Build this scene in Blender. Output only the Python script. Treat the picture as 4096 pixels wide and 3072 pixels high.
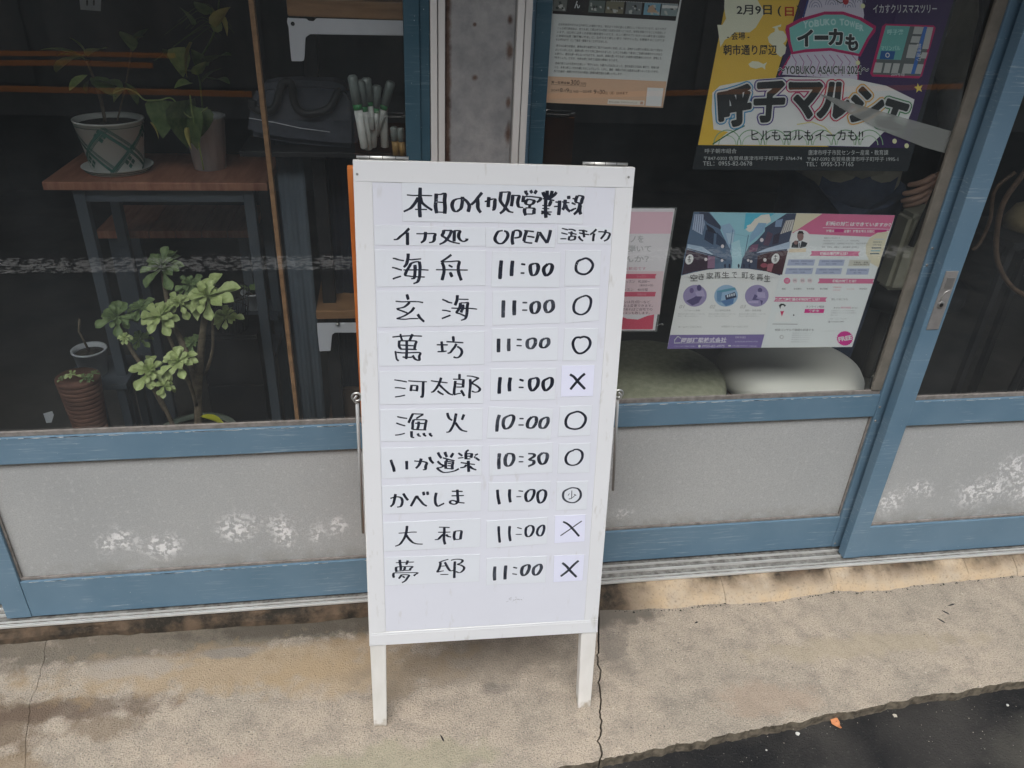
import bpy, bmesh, math, random
from mathutils import Vector, Matrix, noise
R_ = math.radians
random.seed(7)
sc = bpy.context.scene
COL = sc.collection
for o in list(bpy.data.objects): bpy.data.objects.remove(o)

# ------------------------------------------------------------------ camera
F, CX, CY = 3077.0, 2048.0, 1536.0
RC = Matrix(((0.98850923, -0.03336961, 0.14743123), (-0.1444333, -0.49623306, 0.85609098), (0.04459283, -0.86754782, -0.49535065)))
CAM = Vector((0, 0, 1.45))
cd = bpy.data.cameras.new('camera'); co = bpy.data.objects.new('camera', cd); COL.objects.link(co)
cd.sensor_width = 36; cd.lens = 36 * F / 4096; cd.clip_start = .05; cd.clip_end = 500
m = Matrix.Identity(4)
for i in range(3):
    m[i][0] = RC[i][0]; m[i][1] = -RC[i][1]; m[i][2] = -RC[i][2]; m[i][3] = CAM[i]
co.matrix_world = m
sc.camera = co
# ------------------------------------------------------------------ light
SUN_EL, SUN_AZ = 58, 200
w = bpy.data.worlds.new('World'); sc.world = w; w.use_nodes = True
nt = w.node_tree; nt.nodes.clear()
sky = nt.nodes.new('ShaderNodeTexSky'); sky.sky_type = 'NISHITA'; sky.sun_disc = False
sky.sun_elevation = R_(SUN_EL); sky.sun_rotation = R_(SUN_AZ); sky.dust_density = 3.0; sky.ozone_density = 1.0
hs = nt.nodes.new('ShaderNodeHueSaturation'); hs.inputs['Saturation'].default_value = .32
bg = nt.nodes.new('ShaderNodeBackground'); bg.inputs['Strength'].default_value = .15
wo = nt.nodes.new('ShaderNodeOutputWorld')
nt.links.new(sky.outputs[0], hs.inputs['Color']); nt.links.new(hs.outputs[0], bg.inputs[0]); nt.links.new(bg.outputs[0], wo.inputs[0])
sd = bpy.data.lights.new('sun', 'SUN'); so = bpy.data.objects.new('sun', sd); COL.objects.link(so)
sd.energy = .7; sd.angle = R_(60); sd.color = (1, .985, .97)
az = R_(SUN_AZ)
sdir = Vector((math.sin(az) * math.cos(R_(SUN_EL)), math.cos(az) * math.cos(R_(SUN_EL)), math.sin(R_(SUN_EL))))
so.rotation_euler = sdir.to_track_quat('Z', 'Y').to_euler(); so.location = (0, -3, 6)
sc.view_settings.view_transform = 'Standard'; sc.view_settings.look = 'None'
sc.view_settings.gamma = 1; sc.view_settings.exposure = 1.38; sc.view_settings.use_curve_mapping = False
sc.cycles.max_bounces = 8; sc.cycles.transparent_max_bounces = 16; sc.cycles.use_denoising = True

# ------------------------------------------------------------------ helpers
def W(px, py, y):
    """survey: the point of the vertical plane y = const that was sighted at this place of the photograph"""
    d = RC @ Vector((px - CX, py - CY, F)); return CAM + d * (y / d.y)
def G(px, py, z=0.0):
    d = RC @ Vector((px - CX, py - CY, F)); return CAM + d * ((z - CAM.z) / d.z)

def rootloc(o):
    v = Vector((0, 0, 0))
    while o is not None: v += o.location; o = o.parent
    return v
def props(o, label=None, cat=None, group=None, kind=None):
    if label: o['label'] = label
    if cat: o['category'] = cat
    if group: o['group'] = group
    if kind: o['kind'] = kind
    return o
def thing(name, loc, label, cat, group=None):
    o = bpy.data.objects.new(name, None); COL.objects.link(o); o.location = loc; o.empty_display_size = .05
    return props(o, label, cat, group)
def mk(name, verts, faces, mat, parent=None, smooth=False, bevel=0, loc=None):
    """one mesh object from world coordinates"""
    off = rootloc(parent) if parent else (Vector(loc) if loc is not None else Vector((0, 0, 0)))
    me = bpy.data.meshes.new(name)
    me.from_pydata([tuple(Vector(v) - off) for v in verts], [], faces)
    if bevel:
        bm = bmesh.new(); bm.from_mesh(me)
        bmesh.ops.recalc_face_normals(bm, faces=bm.faces)
        es = [e for e in bm.edges if len(e.link_faces) == 2 and e.calc_face_angle(0) > .6]
        bmesh.ops.bevel(bm, geom=es, offset=bevel, segments=2, affect='EDGES', profile=.6)
        bm.to_mesh(me); bm.free()
    me.materials.append(mat)
    if smooth:
        for p in me.polygons: p.use_smooth = True
    o = bpy.data.objects.new(name, me); COL.objects.link(o)
    if parent: o.parent = parent
    elif loc is not None: o.location = loc
    return o
BF = [(0, 3, 2, 1), (4, 5, 6, 7), (0, 1, 5, 4), (1, 2, 6, 5), (2, 3, 7, 6), (3, 0, 4, 7)]
def hexa(name, p8, mat, parent=None, bevel=.0012, **k):
    return mk(name, p8, BF, mat, parent, bevel=bevel, **k)
def box(name, x0, x1, y0, y1, z0, z1, mat, parent=None, bevel=.0012, **k):
    return hexa(name, [(x0, y0, z0), (x1, y0, z0), (x1, y1, z0), (x0, y1, z0), (x0, y0, z1), (x1, y0, z1), (x1, y1, z1), (x0, y1, z1)], mat, parent, bevel, **k)
def prism(name, pts, d, mat, parent=None, bevel=0, **k):
    """polygon pts (3-D, planar) extruded along vector d"""
    n = len(pts); d = Vector(d); P = [Vector(p) for p in pts]
    V = P + [p + d for p in P]
    Fs = [tuple(range(n)), tuple(range(2 * n - 1, n - 1, -1))] + [(i, i + n, (i + 1) % n + n, (i + 1) % n) for i in range(n)]
    o = mk(name, V, Fs, mat, parent, bevel=0, **k)
    bm = bmesh.new(); bm.from_mesh(o.data); bmesh.ops.recalc_face_normals(bm, faces=bm.faces)
    if bevel:
        es = [e for e in bm.edges if e.calc_face_angle(0) > .6]
        bmesh.ops.bevel(bm, geom=es, offset=bevel, segments=2, affect='EDGES')
    bm.to_mesh(o.data); bm.free()
    return o
def tube(name, pts, rad, mat, parent=None, seg=10, closed=False, **k):
    P = [Vector(p) for p in pts]; n = len(P); V = []; Fs = []
    rs = rad if isinstance(rad, (list, tuple)) else [rad] * n
    up = None
    for i, p in enumerate(P):
        if closed: t = P[(i + 1) % n] - P[i - 1]
        else: t = P[min(i + 1, n - 1)] - P[max(i - 1, 0)]
        t.normalize()
        if up is None: up = t.orthogonal()
        up = (up - t * up.dot(t)).normalized(); b = t.cross(up)
        for j in range(seg):
            a = 2 * math.pi * j / seg; V.append(p + (up * math.cos(a) + b * math.sin(a)) * rs[i])
    for i in range(n if closed else n - 1):
        for j in range(seg):
            i2 = (i + 1) % n
            Fs.append((i * seg + j, i * seg + (j + 1) % seg, i2 * seg + (j + 1) % seg, i2 * seg + j))
    if not closed:
        Fs += [tuple(range(seg - 1, -1, -1)), tuple(range((n - 1) * seg, n * seg))]
    return mk(name, V, Fs, mat, parent, smooth=True, **k)
def lathe(name, c, prof, mat, parent=None, seg=40, sx=1, sy=1, smooth=True, **k):
    c = Vector(c); V = []; Fs = []; n = len(prof)
    for r, z in prof:
        for j in range(seg):
            a = 2 * math.pi * j / seg; V.append(c + Vector((r * sx * math.cos(a), r * sy * math.sin(a), z)))
    for i in range(n - 1):
        for j in range(seg):
            Fs.append((i * seg + j, i * seg + (j + 1) % seg, (i + 1) * seg + (j + 1) % seg, (i + 1) * seg + j))
    if prof[0][0] > 1e-5: Fs.append(tuple(range(seg - 1, -1, -1)))
    return mk(name, V, Fs, mat, parent, smooth=smooth, **k)
def spline(P, n=6):
    P = [Vector(p) for p in P]; out = []
    for i in range(len(P) - 1):
        a, b, c, d = P[max(i - 1, 0)], P[i], P[i + 1], P[min(i + 2, len(P) - 1)]
        for k in range(n):
            t = k / n
            out.append(.5 * ((2 * b) + (c - a) * t + (2 * a - 5 * b + 4 * c - d) * t * t + (3 * b - a - 3 * c + d) * t ** 3))
    out.append(P[-1]); return out

# ------------------------------------------------------------------ materials
MATS = {}
def base_mat(name, color, rough=.5, metal=0, spec=.5):
    m = bpy.data.materials.new(name); m.use_nodes = True; nt = m.node_tree
    b = nt.nodes['Principled BSDF']
    b.inputs['Base Color'].default_value = (*color, 1); b.inputs['Roughness'].default_value = rough
    b.inputs['Metallic'].default_value = metal; b.inputs['Specular IOR Level'].default_value = spec
    MATS[name] = m; return m
def N(nt, t, **k):
    n = nt.nodes.new('ShaderNode' + t)
    for a, v in k.items():
        if a in n.inputs: n.inputs[a].default_value = v
        else: setattr(n, a, v)
    return n
def coords(nt, scale=(1, 1, 1)):
    tc = N(nt, 'NewGeometry'); mp = N(nt, 'Mapping'); mp.inputs['Scale'].default_value = scale
    nt.links.new(tc.outputs['Position'], mp.inputs['Vector']); return mp.outputs[0]
def ramp(nt, fac, stops, interp='LINEAR'):
    r = N(nt, 'ValToRGB'); r.color_ramp.interpolation = interp
    e = r.color_ramp.elements
    while len(e) < len(stops): e.new(.5)
    for i, (p, c) in enumerate(stops):
        e[i].position = p; e[i].color = (c, c, c, 1) if isinstance(c, (int, float)) else (*c, 1)
    nt.links.new(fac, r.inputs[0]); return r.outputs[0]
def mix(nt, fac, a, b, mode='MIX'):
    m = N(nt, 'Mix', data_type='RGBA', blend_type=mode)
    for sock, v in ((m.inputs[0], fac), (m.inputs[6], a), (m.inputs[7], b)):
        if isinstance(v, bpy.types.NodeSocket): nt.links.new(v, sock)
        elif isinstance(v, (int, float)): sock.default_value = v
        else: sock.default_value = (*v, 1)
    return m.outputs[2]
def noise_(nt, vec, scale, detail=4, rough=.55, dist=0):
    n = N(nt, 'TexNoise'); n.inputs['Scale'].default_value = scale; n.inputs['Detail'].default_value = detail
    n.inputs['Roughness'].default_value = rough; n.inputs['Distortion'].default_value = dist
    nt.links.new(vec, n.inputs['Vector']); return n.outputs['Fac']
def bumpn(nt, h, strength, dist=.001):
    b = N(nt, 'Bump'); b.inputs['Strength'].default_value = strength; b.inputs['Distance'].default_value = dist
    nt.links.new(h, b.inputs['Height']); nt.links.new(b.outputs[0], nt.nodes['Principled BSDF'].inputs['Normal'])
def vmask(nt, cx, cy, cz, rx, ry, rz, wob=.5, ns=18, edge=.35):
    """soft blob mask round a point, with a ragged edge"""
    g = N(nt, 'NewGeometry'); s = N(nt, 'VectorMath', operation='SUBTRACT'); s.inputs[1].default_value = (cx, cy, cz)
    nt.links.new(g.outputs['Position'], s.inputs[0])
    d = N(nt, 'VectorMath', operation='DIVIDE'); d.inputs[1].default_value = (rx, ry, rz); nt.links.new(s.outputs[0], d.inputs[0])
    l = N(nt, 'VectorMath', operation='LENGTH'); nt.links.new(d.outputs[0], l.inputs[0])
    nz = noise_(nt, g.outputs['Position'], ns, 5, .6)
    a = N(nt, 'Math', operation='MULTIPLY_ADD'); nt.links.new(nz, a.inputs[0]); a.inputs[1].default_value = wob * 2; nt.links.new(l.outputs['Value'], a.inputs[2])
    a2 = N(nt, 'Math', operation='SUBTRACT'); nt.links.new(a.outputs[0], a2.inputs[0]); a2.inputs[1].default_value = wob
    return ramp(nt, a2.outputs[0], [(edge, 1.0), (1.0, 0.0)])

def mottled(name, c1, c2, scale=20, rough=.6, bump=.2, bscale=200, metal=0, spec=.5, stretch=(1, 1, 1), lo=.35, hi=.65, detail=5):
    m = base_mat(name, c1, rough, metal, spec); nt = m.node_tree; b = nt.nodes['Principled BSDF']
    v = coords(nt, stretch); f = noise_(nt, v, scale, detail, .6)
    nt.links.new(mix(nt, ramp(nt, f, [(lo, 0.0), (hi, 1.0)]), c1, c2), b.inputs['Base Color'])
    if bump: bumpn(nt, noise_(nt, v, bscale, 3), bump)
    return m

def make_blue(name, c1, c2, cs):
    m = base_mat(name, c1, .42, 0, .5); nt = m.node_tree; b = nt.nodes['Principled BSDF']
    v = coords(nt, (1, 1, 1)); f = noise_(nt, v, 7, 4, .6)
    col = mix(nt, ramp(nt, f, [(.3, 0.0), (.7, 1.0)]), c1, c2)
    vs = coords(nt, (10, 40, 260)); s = noise_(nt, vs, 1.0, 4, .75)
    v3 = noise_(nt, coords(nt), 9, 2)
    mm = N(nt, 'Math', operation='MULTIPLY'); nt.links.new(ramp(nt, s, [(.56, 0.0), (.68, 1.0)]), mm.inputs[0]); nt.links.new(ramp(nt, v3, [(.45, 0.0), (.62, 1.0)]), mm.inputs[1])
    m2 = N(nt, 'Math', operation='MULTIPLY'); nt.links.new(mm.outputs[0], m2.inputs[0]); m2.inputs[1].default_value = cs
    col = mix(nt, m2.outputs[0], col, (.42, .5, .56))
    sp = noise_(nt, coords(nt), 240, 2, .5)
    col = mix(nt, ramp(nt, sp, [(.735, 0.0), (.76, .8)]), col, (.5, .56, .6))
    nt.links.new(col, b.inputs['Base Color'])
    nt.links.new(ramp(nt, f, [(.3, .34), (.7, .55)]), b.inputs['Roughness'])
    bumpn(nt, noise_(nt, v, 60, 4), .08)
    return m
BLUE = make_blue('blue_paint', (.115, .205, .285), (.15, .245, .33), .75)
BLUE_SHADED = make_blue('shaded_blue_paint', (.03, .075, .105), (.045, .10, .135), .35)  # darker copy of the frame blue, eave shade put into the colour
ALU = mottled('aluminium', (.74, .75, .73), (.58, .58, .56), 30, .4, .1, 80, metal=.3, stretch=(.3, 1, 1))
ALUD = mottled('dirty_track_bed', (.10, .095, .085), (.26, .26, .24), 60, .8, .3, 200)
STEEL = base_mat('bright_steel', (.62, .62, .6), .3, .9)
DULLSTEEL = base_mat('dull_steel', (.36, .36, .35), .42, .7)
GASKET = mottled('gasket_rubber', (.17, .155, .14), (.27, .25, .23), 60, .7)
KHAKI = mottled('khaki_anodised', (.16, .15, .125), (.22, .2, .17), 25, .45)
WHITETRIM = mottled('white_trim_paint', (.52, .52, .5), (.62, .61, .59), 14, .5, .1, 90, stretch=(1, 1, .3))
BLACK = base_mat('black', (.012, .012, .014), .55)

def make_frost():
    m = base_mat('frosted_wired_glass', (.5, .5, .5), .4, 0, .5); nt = m.node_tree; b = nt.nodes['Principled BSDF']
    v = coords(nt)
    f = noise_(nt, v, 3.2, 4, .5); fine = noise_(nt, v, 330, 2, .5); mid = noise_(nt, v, 90, 3, .6)
    col = mix(nt, ramp(nt, f, [(.3, 0.0), (.7, 1.0)]), (.60, .625, .63), (.70, .72, .715))
    col = mix(nt, ramp(nt, fine, [(.42, 0.0), (.68, .5)]), col, (.46, .47, .47), 'MIX')
    col = mix(nt, ramp(nt, mid, [(.56, 0.0), (.70, .5)]), col, (.82, .83, .83))
    # limescale flakes along the bottom, at their own places
    tot = None
    for (x, z, rx, rz) in ((-.66, .24, .03, .03), (-.62, .25, .04, .04), (-.545, .225, .045, .045), (-.37, .265, .045, .045), (-.27, .255, .035, .05), (-.195, .235, .03, .03), (-.15, .245, .03, .03),
                           (.56, .2, .035, .02), (1.27, .225, .05, .045), (1.34, .26, .05, .03), (1.53, .245, .09, .06), (1.6, .3, .07, .06), (1.66, .26, .1, .07)):
        mk_ = vmask(nt, x, 1.44, z, rx * 1.15, .2, rz * 1.15, .9, 22)
        if tot is None: tot = mk_
        else:
            a = N(nt, 'Math', operation='MAXIMUM'); nt.links.new(tot, a.inputs[0]); nt.links.new(mk_, a.inputs[1]); tot = a.outputs[0]
    fl = noise_(nt, v, 105, 5, .6, .4)
    a = N(nt, 'Math', operation='MULTIPLY'); nt.links.new(tot, a.inputs[0]); nt.links.new(ramp(nt, fl, [(.515, 0.0), (.54, 1.0)]), a.inputs[1])
    a.use_clamp = True
    col = mix(nt, a.outputs[0], col, (.83, .84, .84)); flk = a.outputs[0]
    # dirt line above the bottom gasket
    g = N(nt, 'NewGeometry'); sx = N(nt, 'SeparateXYZ'); nt.links.new(g.outputs['Position'], sx.inputs[0])
    mr = N(nt, 'MapRange'); mr.inputs['From Min'].default_value = .15; mr.inputs['From Max'].default_value = .2; mr.inputs['To Min'].default_value = .45; mr.inputs['To Max'].default_value = 0
    nt.links.new(sx.outputs['Z'], mr.inputs['Value'])
    a2 = N(nt, 'Math', operation='MULTIPLY'); nt.links.new(mr.outputs[0], a2.inputs[0]); nt.links.new(ramp(nt, noise_(nt, v, 25, 4), [(.4, .2), (.6, 1.0)]), a2.inputs[1])
    col = mix(nt, a2.outputs[0], col, (.33, .31, .26))
    nt.links.new(col, b.inputs['Base Color'])
    vs = coords(nt, (420, 1, 1)); wv = N(nt, 'TexWave'); wv.inputs['Scale'].default_value = 1.0; wv.inputs['Distortion'].default_value = 1.0
    nt.links.new(vs, wv.inputs['Vector'])
    a3 = N(nt, 'Math', operation='MULTIPLY_ADD'); nt.links.new(fine, a3.inputs[0]); a3.inputs[1].default_value = .8; nt.links.new(wv.outputs['Fac'], a3.inputs[2])
    bumpn(nt, a3.outputs[0], .35, .0006)
    tr = N(nt, 'BsdfTranslucent'); nt.links.new(col, tr.inputs[0]); mx = N(nt, 'MixShader'); iv = N(nt, 'MapRange'); iv.inputs['To Min'].default_value = .34; iv.inputs['To Max'].default_value = .0; nt.links.new(flk, iv.inputs['Value']); nt.links.new(iv.outputs[0], mx.inputs[0])
    nt.links.new(b.outputs[0], mx.inputs[1]); nt.links.new(tr.outputs[0], mx.inputs[2]); nt.links.new(mx.outputs[0], nt.nodes['Material Output'].inputs[0])
    return m
FROST = make_frost()

def make_glass():
    m = bpy.data.materials.new('window_glass'); m.use_nodes = True; nt = m.node_tree; nt.nodes.clear()
    o = N(nt, 'OutputMaterial'); mx = N(nt, 'MixShader'); t = N(nt, 'BsdfTransparent'); g = N(nt, 'BsdfGlossy'); f = N(nt, 'Fresnel')
    t.inputs[0].default_value = (.94, .955, .95, 1); g.inputs['Roughness'].default_value = 0.0; g.inputs[0].default_value = (1, 1, 1, 1); f.inputs['IOR'].default_value = 1.52
    gm = N(nt, 'NewGeometry'); q = N(nt, 'Math', operation='SUBTRACT'); q.inputs[0].default_value = 1; nt.links.new(gm.outputs['Backfacing'], q.inputs[1])
    q2 = N(nt, 'Math', operation='MULTIPLY'); nt.links.new(f.outputs[0], q2.inputs[0]); nt.links.new(q.outputs[0], q2.inputs[1])
    q3 = N(nt, 'Math', operation='MULTIPLY'); nt.links.new(q2.outputs[0], q3.inputs[0]); q3.inputs[1].default_value = 1.95; q3.use_clamp = True
    nt.links.new(q3.outputs[0], mx.inputs[0]); nt.links.new(t.outputs[0], mx.inputs[1]); nt.links.new(g.outputs[0], mx.inputs[2]); df = N(nt, 'BsdfDiffuse'); df.inputs[0].default_value = (.62, .70, .74, 1); m3 = N(nt, 'MixShader')
    dn = noise_(nt, coords(nt, (1, 1, .6)), 5, 5, .6); dm = N(nt, 'Math', operation='MULTIPLY'); nt.links.new(ramp(nt, dn, [(.3, .014), (.7, .036)]), dm.inputs[0]); nt.links.new(q.outputs[0], dm.inputs[1])
    nt.links.new(dm.outputs[0], m3.inputs[0]); nt.links.new(mx.outputs[0], m3.inputs[1]); nt.links.new(df.outputs[0], m3.inputs[2]); nt.links.new(m3.outputs[0], o.inputs[0])
    return m
GLASS = make_glass()

def make_concrete():
    m = base_mat('pavement_concrete', (.36, .33, .28), .85, 0, .25); nt = m.node_tree; b = nt.nodes['Principled BSDF']
    v = coords(nt)
    big = noise_(nt, v, 3.5, 5, .6, .3); mid = noise_(nt, v, 22, 4, .6); grit = noise_(nt, v, 300, 3, .6)
    col = mix(nt, ramp(nt, big, [(.32, 0.0), (.68, 1.0)]), (.37, .325, .26), (.49, .415, .325))
    col = mix(nt, ramp(nt, mid, [(.32, .55), (.56, 0.0)]), col, (.215, .195, .165))
    col = mix(nt, ramp(nt, grit, [(.36, .7), (.52, 0.0)]), col, (.15, .135, .115))
    gr2 = noise_(nt, v, 210, 3, .6)
    col = mix(nt, ramp(nt, gr2, [(.54, 0.0), (.70, .55)]), col, (.58, .50, .41))
    # aggregate: pale and dark chips
    vo = N(nt, 'TexVoronoi'); vo.inputs['Scale'].default_value = 150; nt.links.new(v, vo.inputs['Vector'])
    sep = N(nt, 'SeparateColor'); nt.links.new(vo.outputs['Color'], sep.inputs[0])
    expo = noise_(nt, v, 6, 4, .6); near_ = N(nt, 'Math', operation='MULTIPLY'); nt.links.new(ramp(nt, vo.outputs['Distance'], [(.22, 1.0), (.36, 0.0)]), near_.inputs[0]); nt.links.new(ramp(nt, expo, [(.42, .15), (.6, 1.0)]), near_.inputs[1]); near = near_.outputs[0]
    for lo, c in ((.95, (.58, .52, .43)), ):
        a = N(nt, 'Math', operation='MULTIPLY'); nt.links.new(near, a.inputs[0]); nt.links.new(ramp(nt, sep.outputs[0], [(lo, 0.0), (lo + .01, .75)]), a.inputs[1])
        col = mix(nt, a.outputs[0], col, c)
    a = N(nt, 'Math', operation='MULTIPLY'); nt.links.new(near, a.inputs[0]); nt.links.new(ramp(nt, sep.outputs[1], [(.95, 0.0), (.97, .8)]), a.inputs[1])
    col = mix(nt, a.outputs[0], col, (.09, .085, .08))
    # stains with places of their own
    for (x, y, rx, ry, c, k) in ((-.55, 1.36, .75, .075, (.12, .105, .082), .75), (-.2, 1.37, .35, .05, (.085, .075, .06), .8), (.5, 1.34, .14, .05, (.12, .11, .095), .8),
                                 (-.85, 1.16, .17, .085, (.15, .108, .07), .75), (-.70, 1.19, .24, .035, (.12, .085, .062), .7), (-.62, 1.14, .08, .035, (.17, .125, .08), .55), (-.79, 1.06, .1, .04, (.22, .16, .095), .6), (-.35, 1.27, .5, .08, (.36, .265, .155), .6), (-.1, 1.22, .28, .07, (.37, .28, .17), .6),
                                 (-.4, 1.31, .1, .02, (.22, .22, .21), .6), (-.62, 1.29, .14, .035, (.36, .33, .29), .6), (.15, 1.22, .3, .08, (.235, .205, .165), .5), (.49, 1.24, .05, .12, (.17, .155, .135), .55), (.42, 1.32, .2, .05, (.16, .14, .115), .6),
                                 (.19, 1.14, .05, .02, (.13, .12, .11), .5), (1.1, 1.17, .35, .04, (.37, .315, .22), .5), (.8, 1.05, .14, .05, (.36, .27, .2), .45), (-.03, .99, .25, .05, (.31, .3, .2), .5), (-.35, 1.0, .13, .05, (.40, .29, .23), .35)):
        mkk = vmask(nt, x, y, 0, rx, ry, 1, 1.1, 17, .55)
        a = N(nt, 'Math', operation='MULTIPLY'); nt.links.new(mkk, a.inputs[0]); a.inputs[1].default_value = k
        col = mix(nt, a.outputs[0], col, c)
    nt.links.new(col, b.inputs['Base Color'])
    hh = N(nt, 'Math', operation='MULTIPLY_ADD'); nt.links.new(grit, hh.inputs[0]); hh.inputs[1].default_value = .7; nt.links.new(mid, hh.inputs[2])
    bumpn(nt, hh.outputs[0], .9, .006)
    return m
CONC = make_concrete()
def make_curb():
    m = base_mat('curb_mortar', (.35, .28, .2), .85, 0, .2); nt = m.node_tree; b = nt.nodes['Principled BSDF']
    v = coords(nt); g = N(nt, 'NewGeometry'); sx = N(nt, 'SeparateXYZ'); nt.links.new(g.outputs['Position'], sx.inputs[0])
    n1 = noise_(nt, v, 13, 5, .65); n2 = noise_(nt, v, 160, 3, .6)
    tan = mix(nt, ramp(nt, n1, [(.35, 0.0), (.65, 1.0)]), (.50, .38, .245), (.44, .37, .28))
    dark = mix(nt, ramp(nt, n1, [(.4, 0.0), (.62, 1.0)]), (.03, .027, .022), (.14, .10, .068))
    # mould: all of the left run, and the top of the right run
    mx = N(nt, 'MapRange'); mx.inputs['From Min'].default_value = .54; mx.inputs['From Max'].default_value = .66; mx.inputs['To Min'].default_value = 1; mx.inputs['To Max'].default_value = 0
    nt.links.new(sx.outputs['X'], mx.inputs['Value'])
    mz = N(nt, 'MapRange'); mz.inputs['From Min'].default_value = .012; mz.inputs['From Max'].default_value = .036; mz.inputs['To Min'].default_value = 0; mz.inputs['To Max'].default_value = 1.1
    nt.links.new(sx.outputs['Z'], mz.inputs['Value'])
    lo = noise_(nt, coords(nt, (1, 1, .2)), 6, 5, .6)
    a = N(nt, 'Math', operation='MULTIPLY_ADD'); nt.links.new(lo, a.inputs[0]); a.inputs[1].default_value = 5; a.inputs[2].default_value = -1.9; a.use_clamp = True
    a1 = N(nt, 'Math', operation='MULTIPLY'); nt.links.new(a.outputs[0], a1.inputs[0]); nt.links.new(mz.outputs[0], a1.inputs[1]); a1.use_clamp = True
    a2 = N(nt, 'Math', operation='MAXIMUM'); nt.links.new(a1.outputs[0], a2.inputs[0]); nt.links.new(mx.outputs[0], a2.inputs[1])
    col = mix(nt, a2.outputs[0], tan, dark)
    col = mix(nt, ramp(nt, n2, [(.28, .5), (.45, 0.0)]), col, (.1, .08, .06))
    nt.links.new(col, b.inputs['Base Color']); bumpn(nt, n2, .6, .003)
    return m
CURB = make_curb()
def make_asphalt():
    m = base_mat('asphalt', (.03, .03, .031), .8, 0, .2); nt = m.node_tree; b = nt.nodes['Principled BSDF']
    v = coords(nt); big = noise_(nt, v, 4, 5, .6, .4); fine = noise_(nt, v, 190, 4, .7)
    col = mix(nt, ramp(nt, big, [(.38, 0.0), (.65, 1.0)]), (.016, .0165, .0175), (.06, .057, .052))
    mk_ = vmask(nt, 1.5, .86, 0, .3, .12, 1, .4, 9)
    col = mix(nt, mk_, col, (.10, .095, .08))
    col = mix(nt, ramp(nt, fine, [(.58, 0.0), (.76, .4)]), col, (.17, .165, .15))
    nt.links.new(col, b.inputs['Base Color'])
    nt.links.new(ramp(nt, big, [(.35, .7), (.65, .9)]), b.inputs['Roughness'])
    bumpn(nt, fine, .9, .008)
    return m
ASPH = make_asphalt()
def make_pillar():
    m = base_mat('weathered_steel_post', (.2, .2, .2), .55, 0, .4); nt = m.node_tree; b = nt.nodes['Principled BSDF']
    v = coords(nt); f = noise_(nt, v, 38, 5, .65); g2 = noise_(nt, v, 6, 3)
    col = mix(nt, ramp(nt, f, [(.35, 0.0), (.65, 1.0)]), (.22, .225, .23), (.33, .33, .325))
    col = mix(nt, ramp(nt, g2, [(.4, 0.0), (.7, .5)]), col, (.14, .145, .15))
    rust = None
    for (x, z, rx, rz) in ((.104, 1.2, .008, .5), (.152, 1.245, .007, .007), (.212, 1.29, .008, .02), (.15, 1.33, .004, .004), (.213, 1.205, .006, .012), (.215, 1.15, .008, .025), (.21, 1.34, .006, .01)):
        q = vmask(nt, x, 1.43, z, rx, .2, rz, .5, 60)
        if rust is None: rust = q
        else:
            a = N(nt, 'Math', operation='MAXIMUM'); nt.links.new(rust, a.inputs[0]); nt.links.new(q, a.inputs[1]); rust = a.outputs[0]
    col = mix(nt, rust, col, mix(nt, ramp(nt, f, [(.4, 0.0), (.6, 1.0)]), (.055, .032, .025), (.11, .075, .06)))
    nt.links.new(col, b.inputs['Base Color']); bumpn(nt, f, .3, .003)
    return m
PILLAR = make_pillar()
WOODR = mottled('red_brown_wood', (.32, .13, .08), (.46, .21, .13), 9, .45, .15, 60, stretch=(7, 1, 1))
WOODT = mottled('tan_wood', (.25, .135, .065), (.36, .2, .1), 8, .45, .15, 60, stretch=(1, 1, 9))
LEG = base_mat('dark_grey_enamel', (.075, .09, .11), .5)
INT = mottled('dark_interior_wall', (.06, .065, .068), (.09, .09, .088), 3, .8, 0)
INTF = mottled('dark_interior_floor', (.05, .048, .046), (.08, .074, .068), 5, .55, 0)
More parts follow.
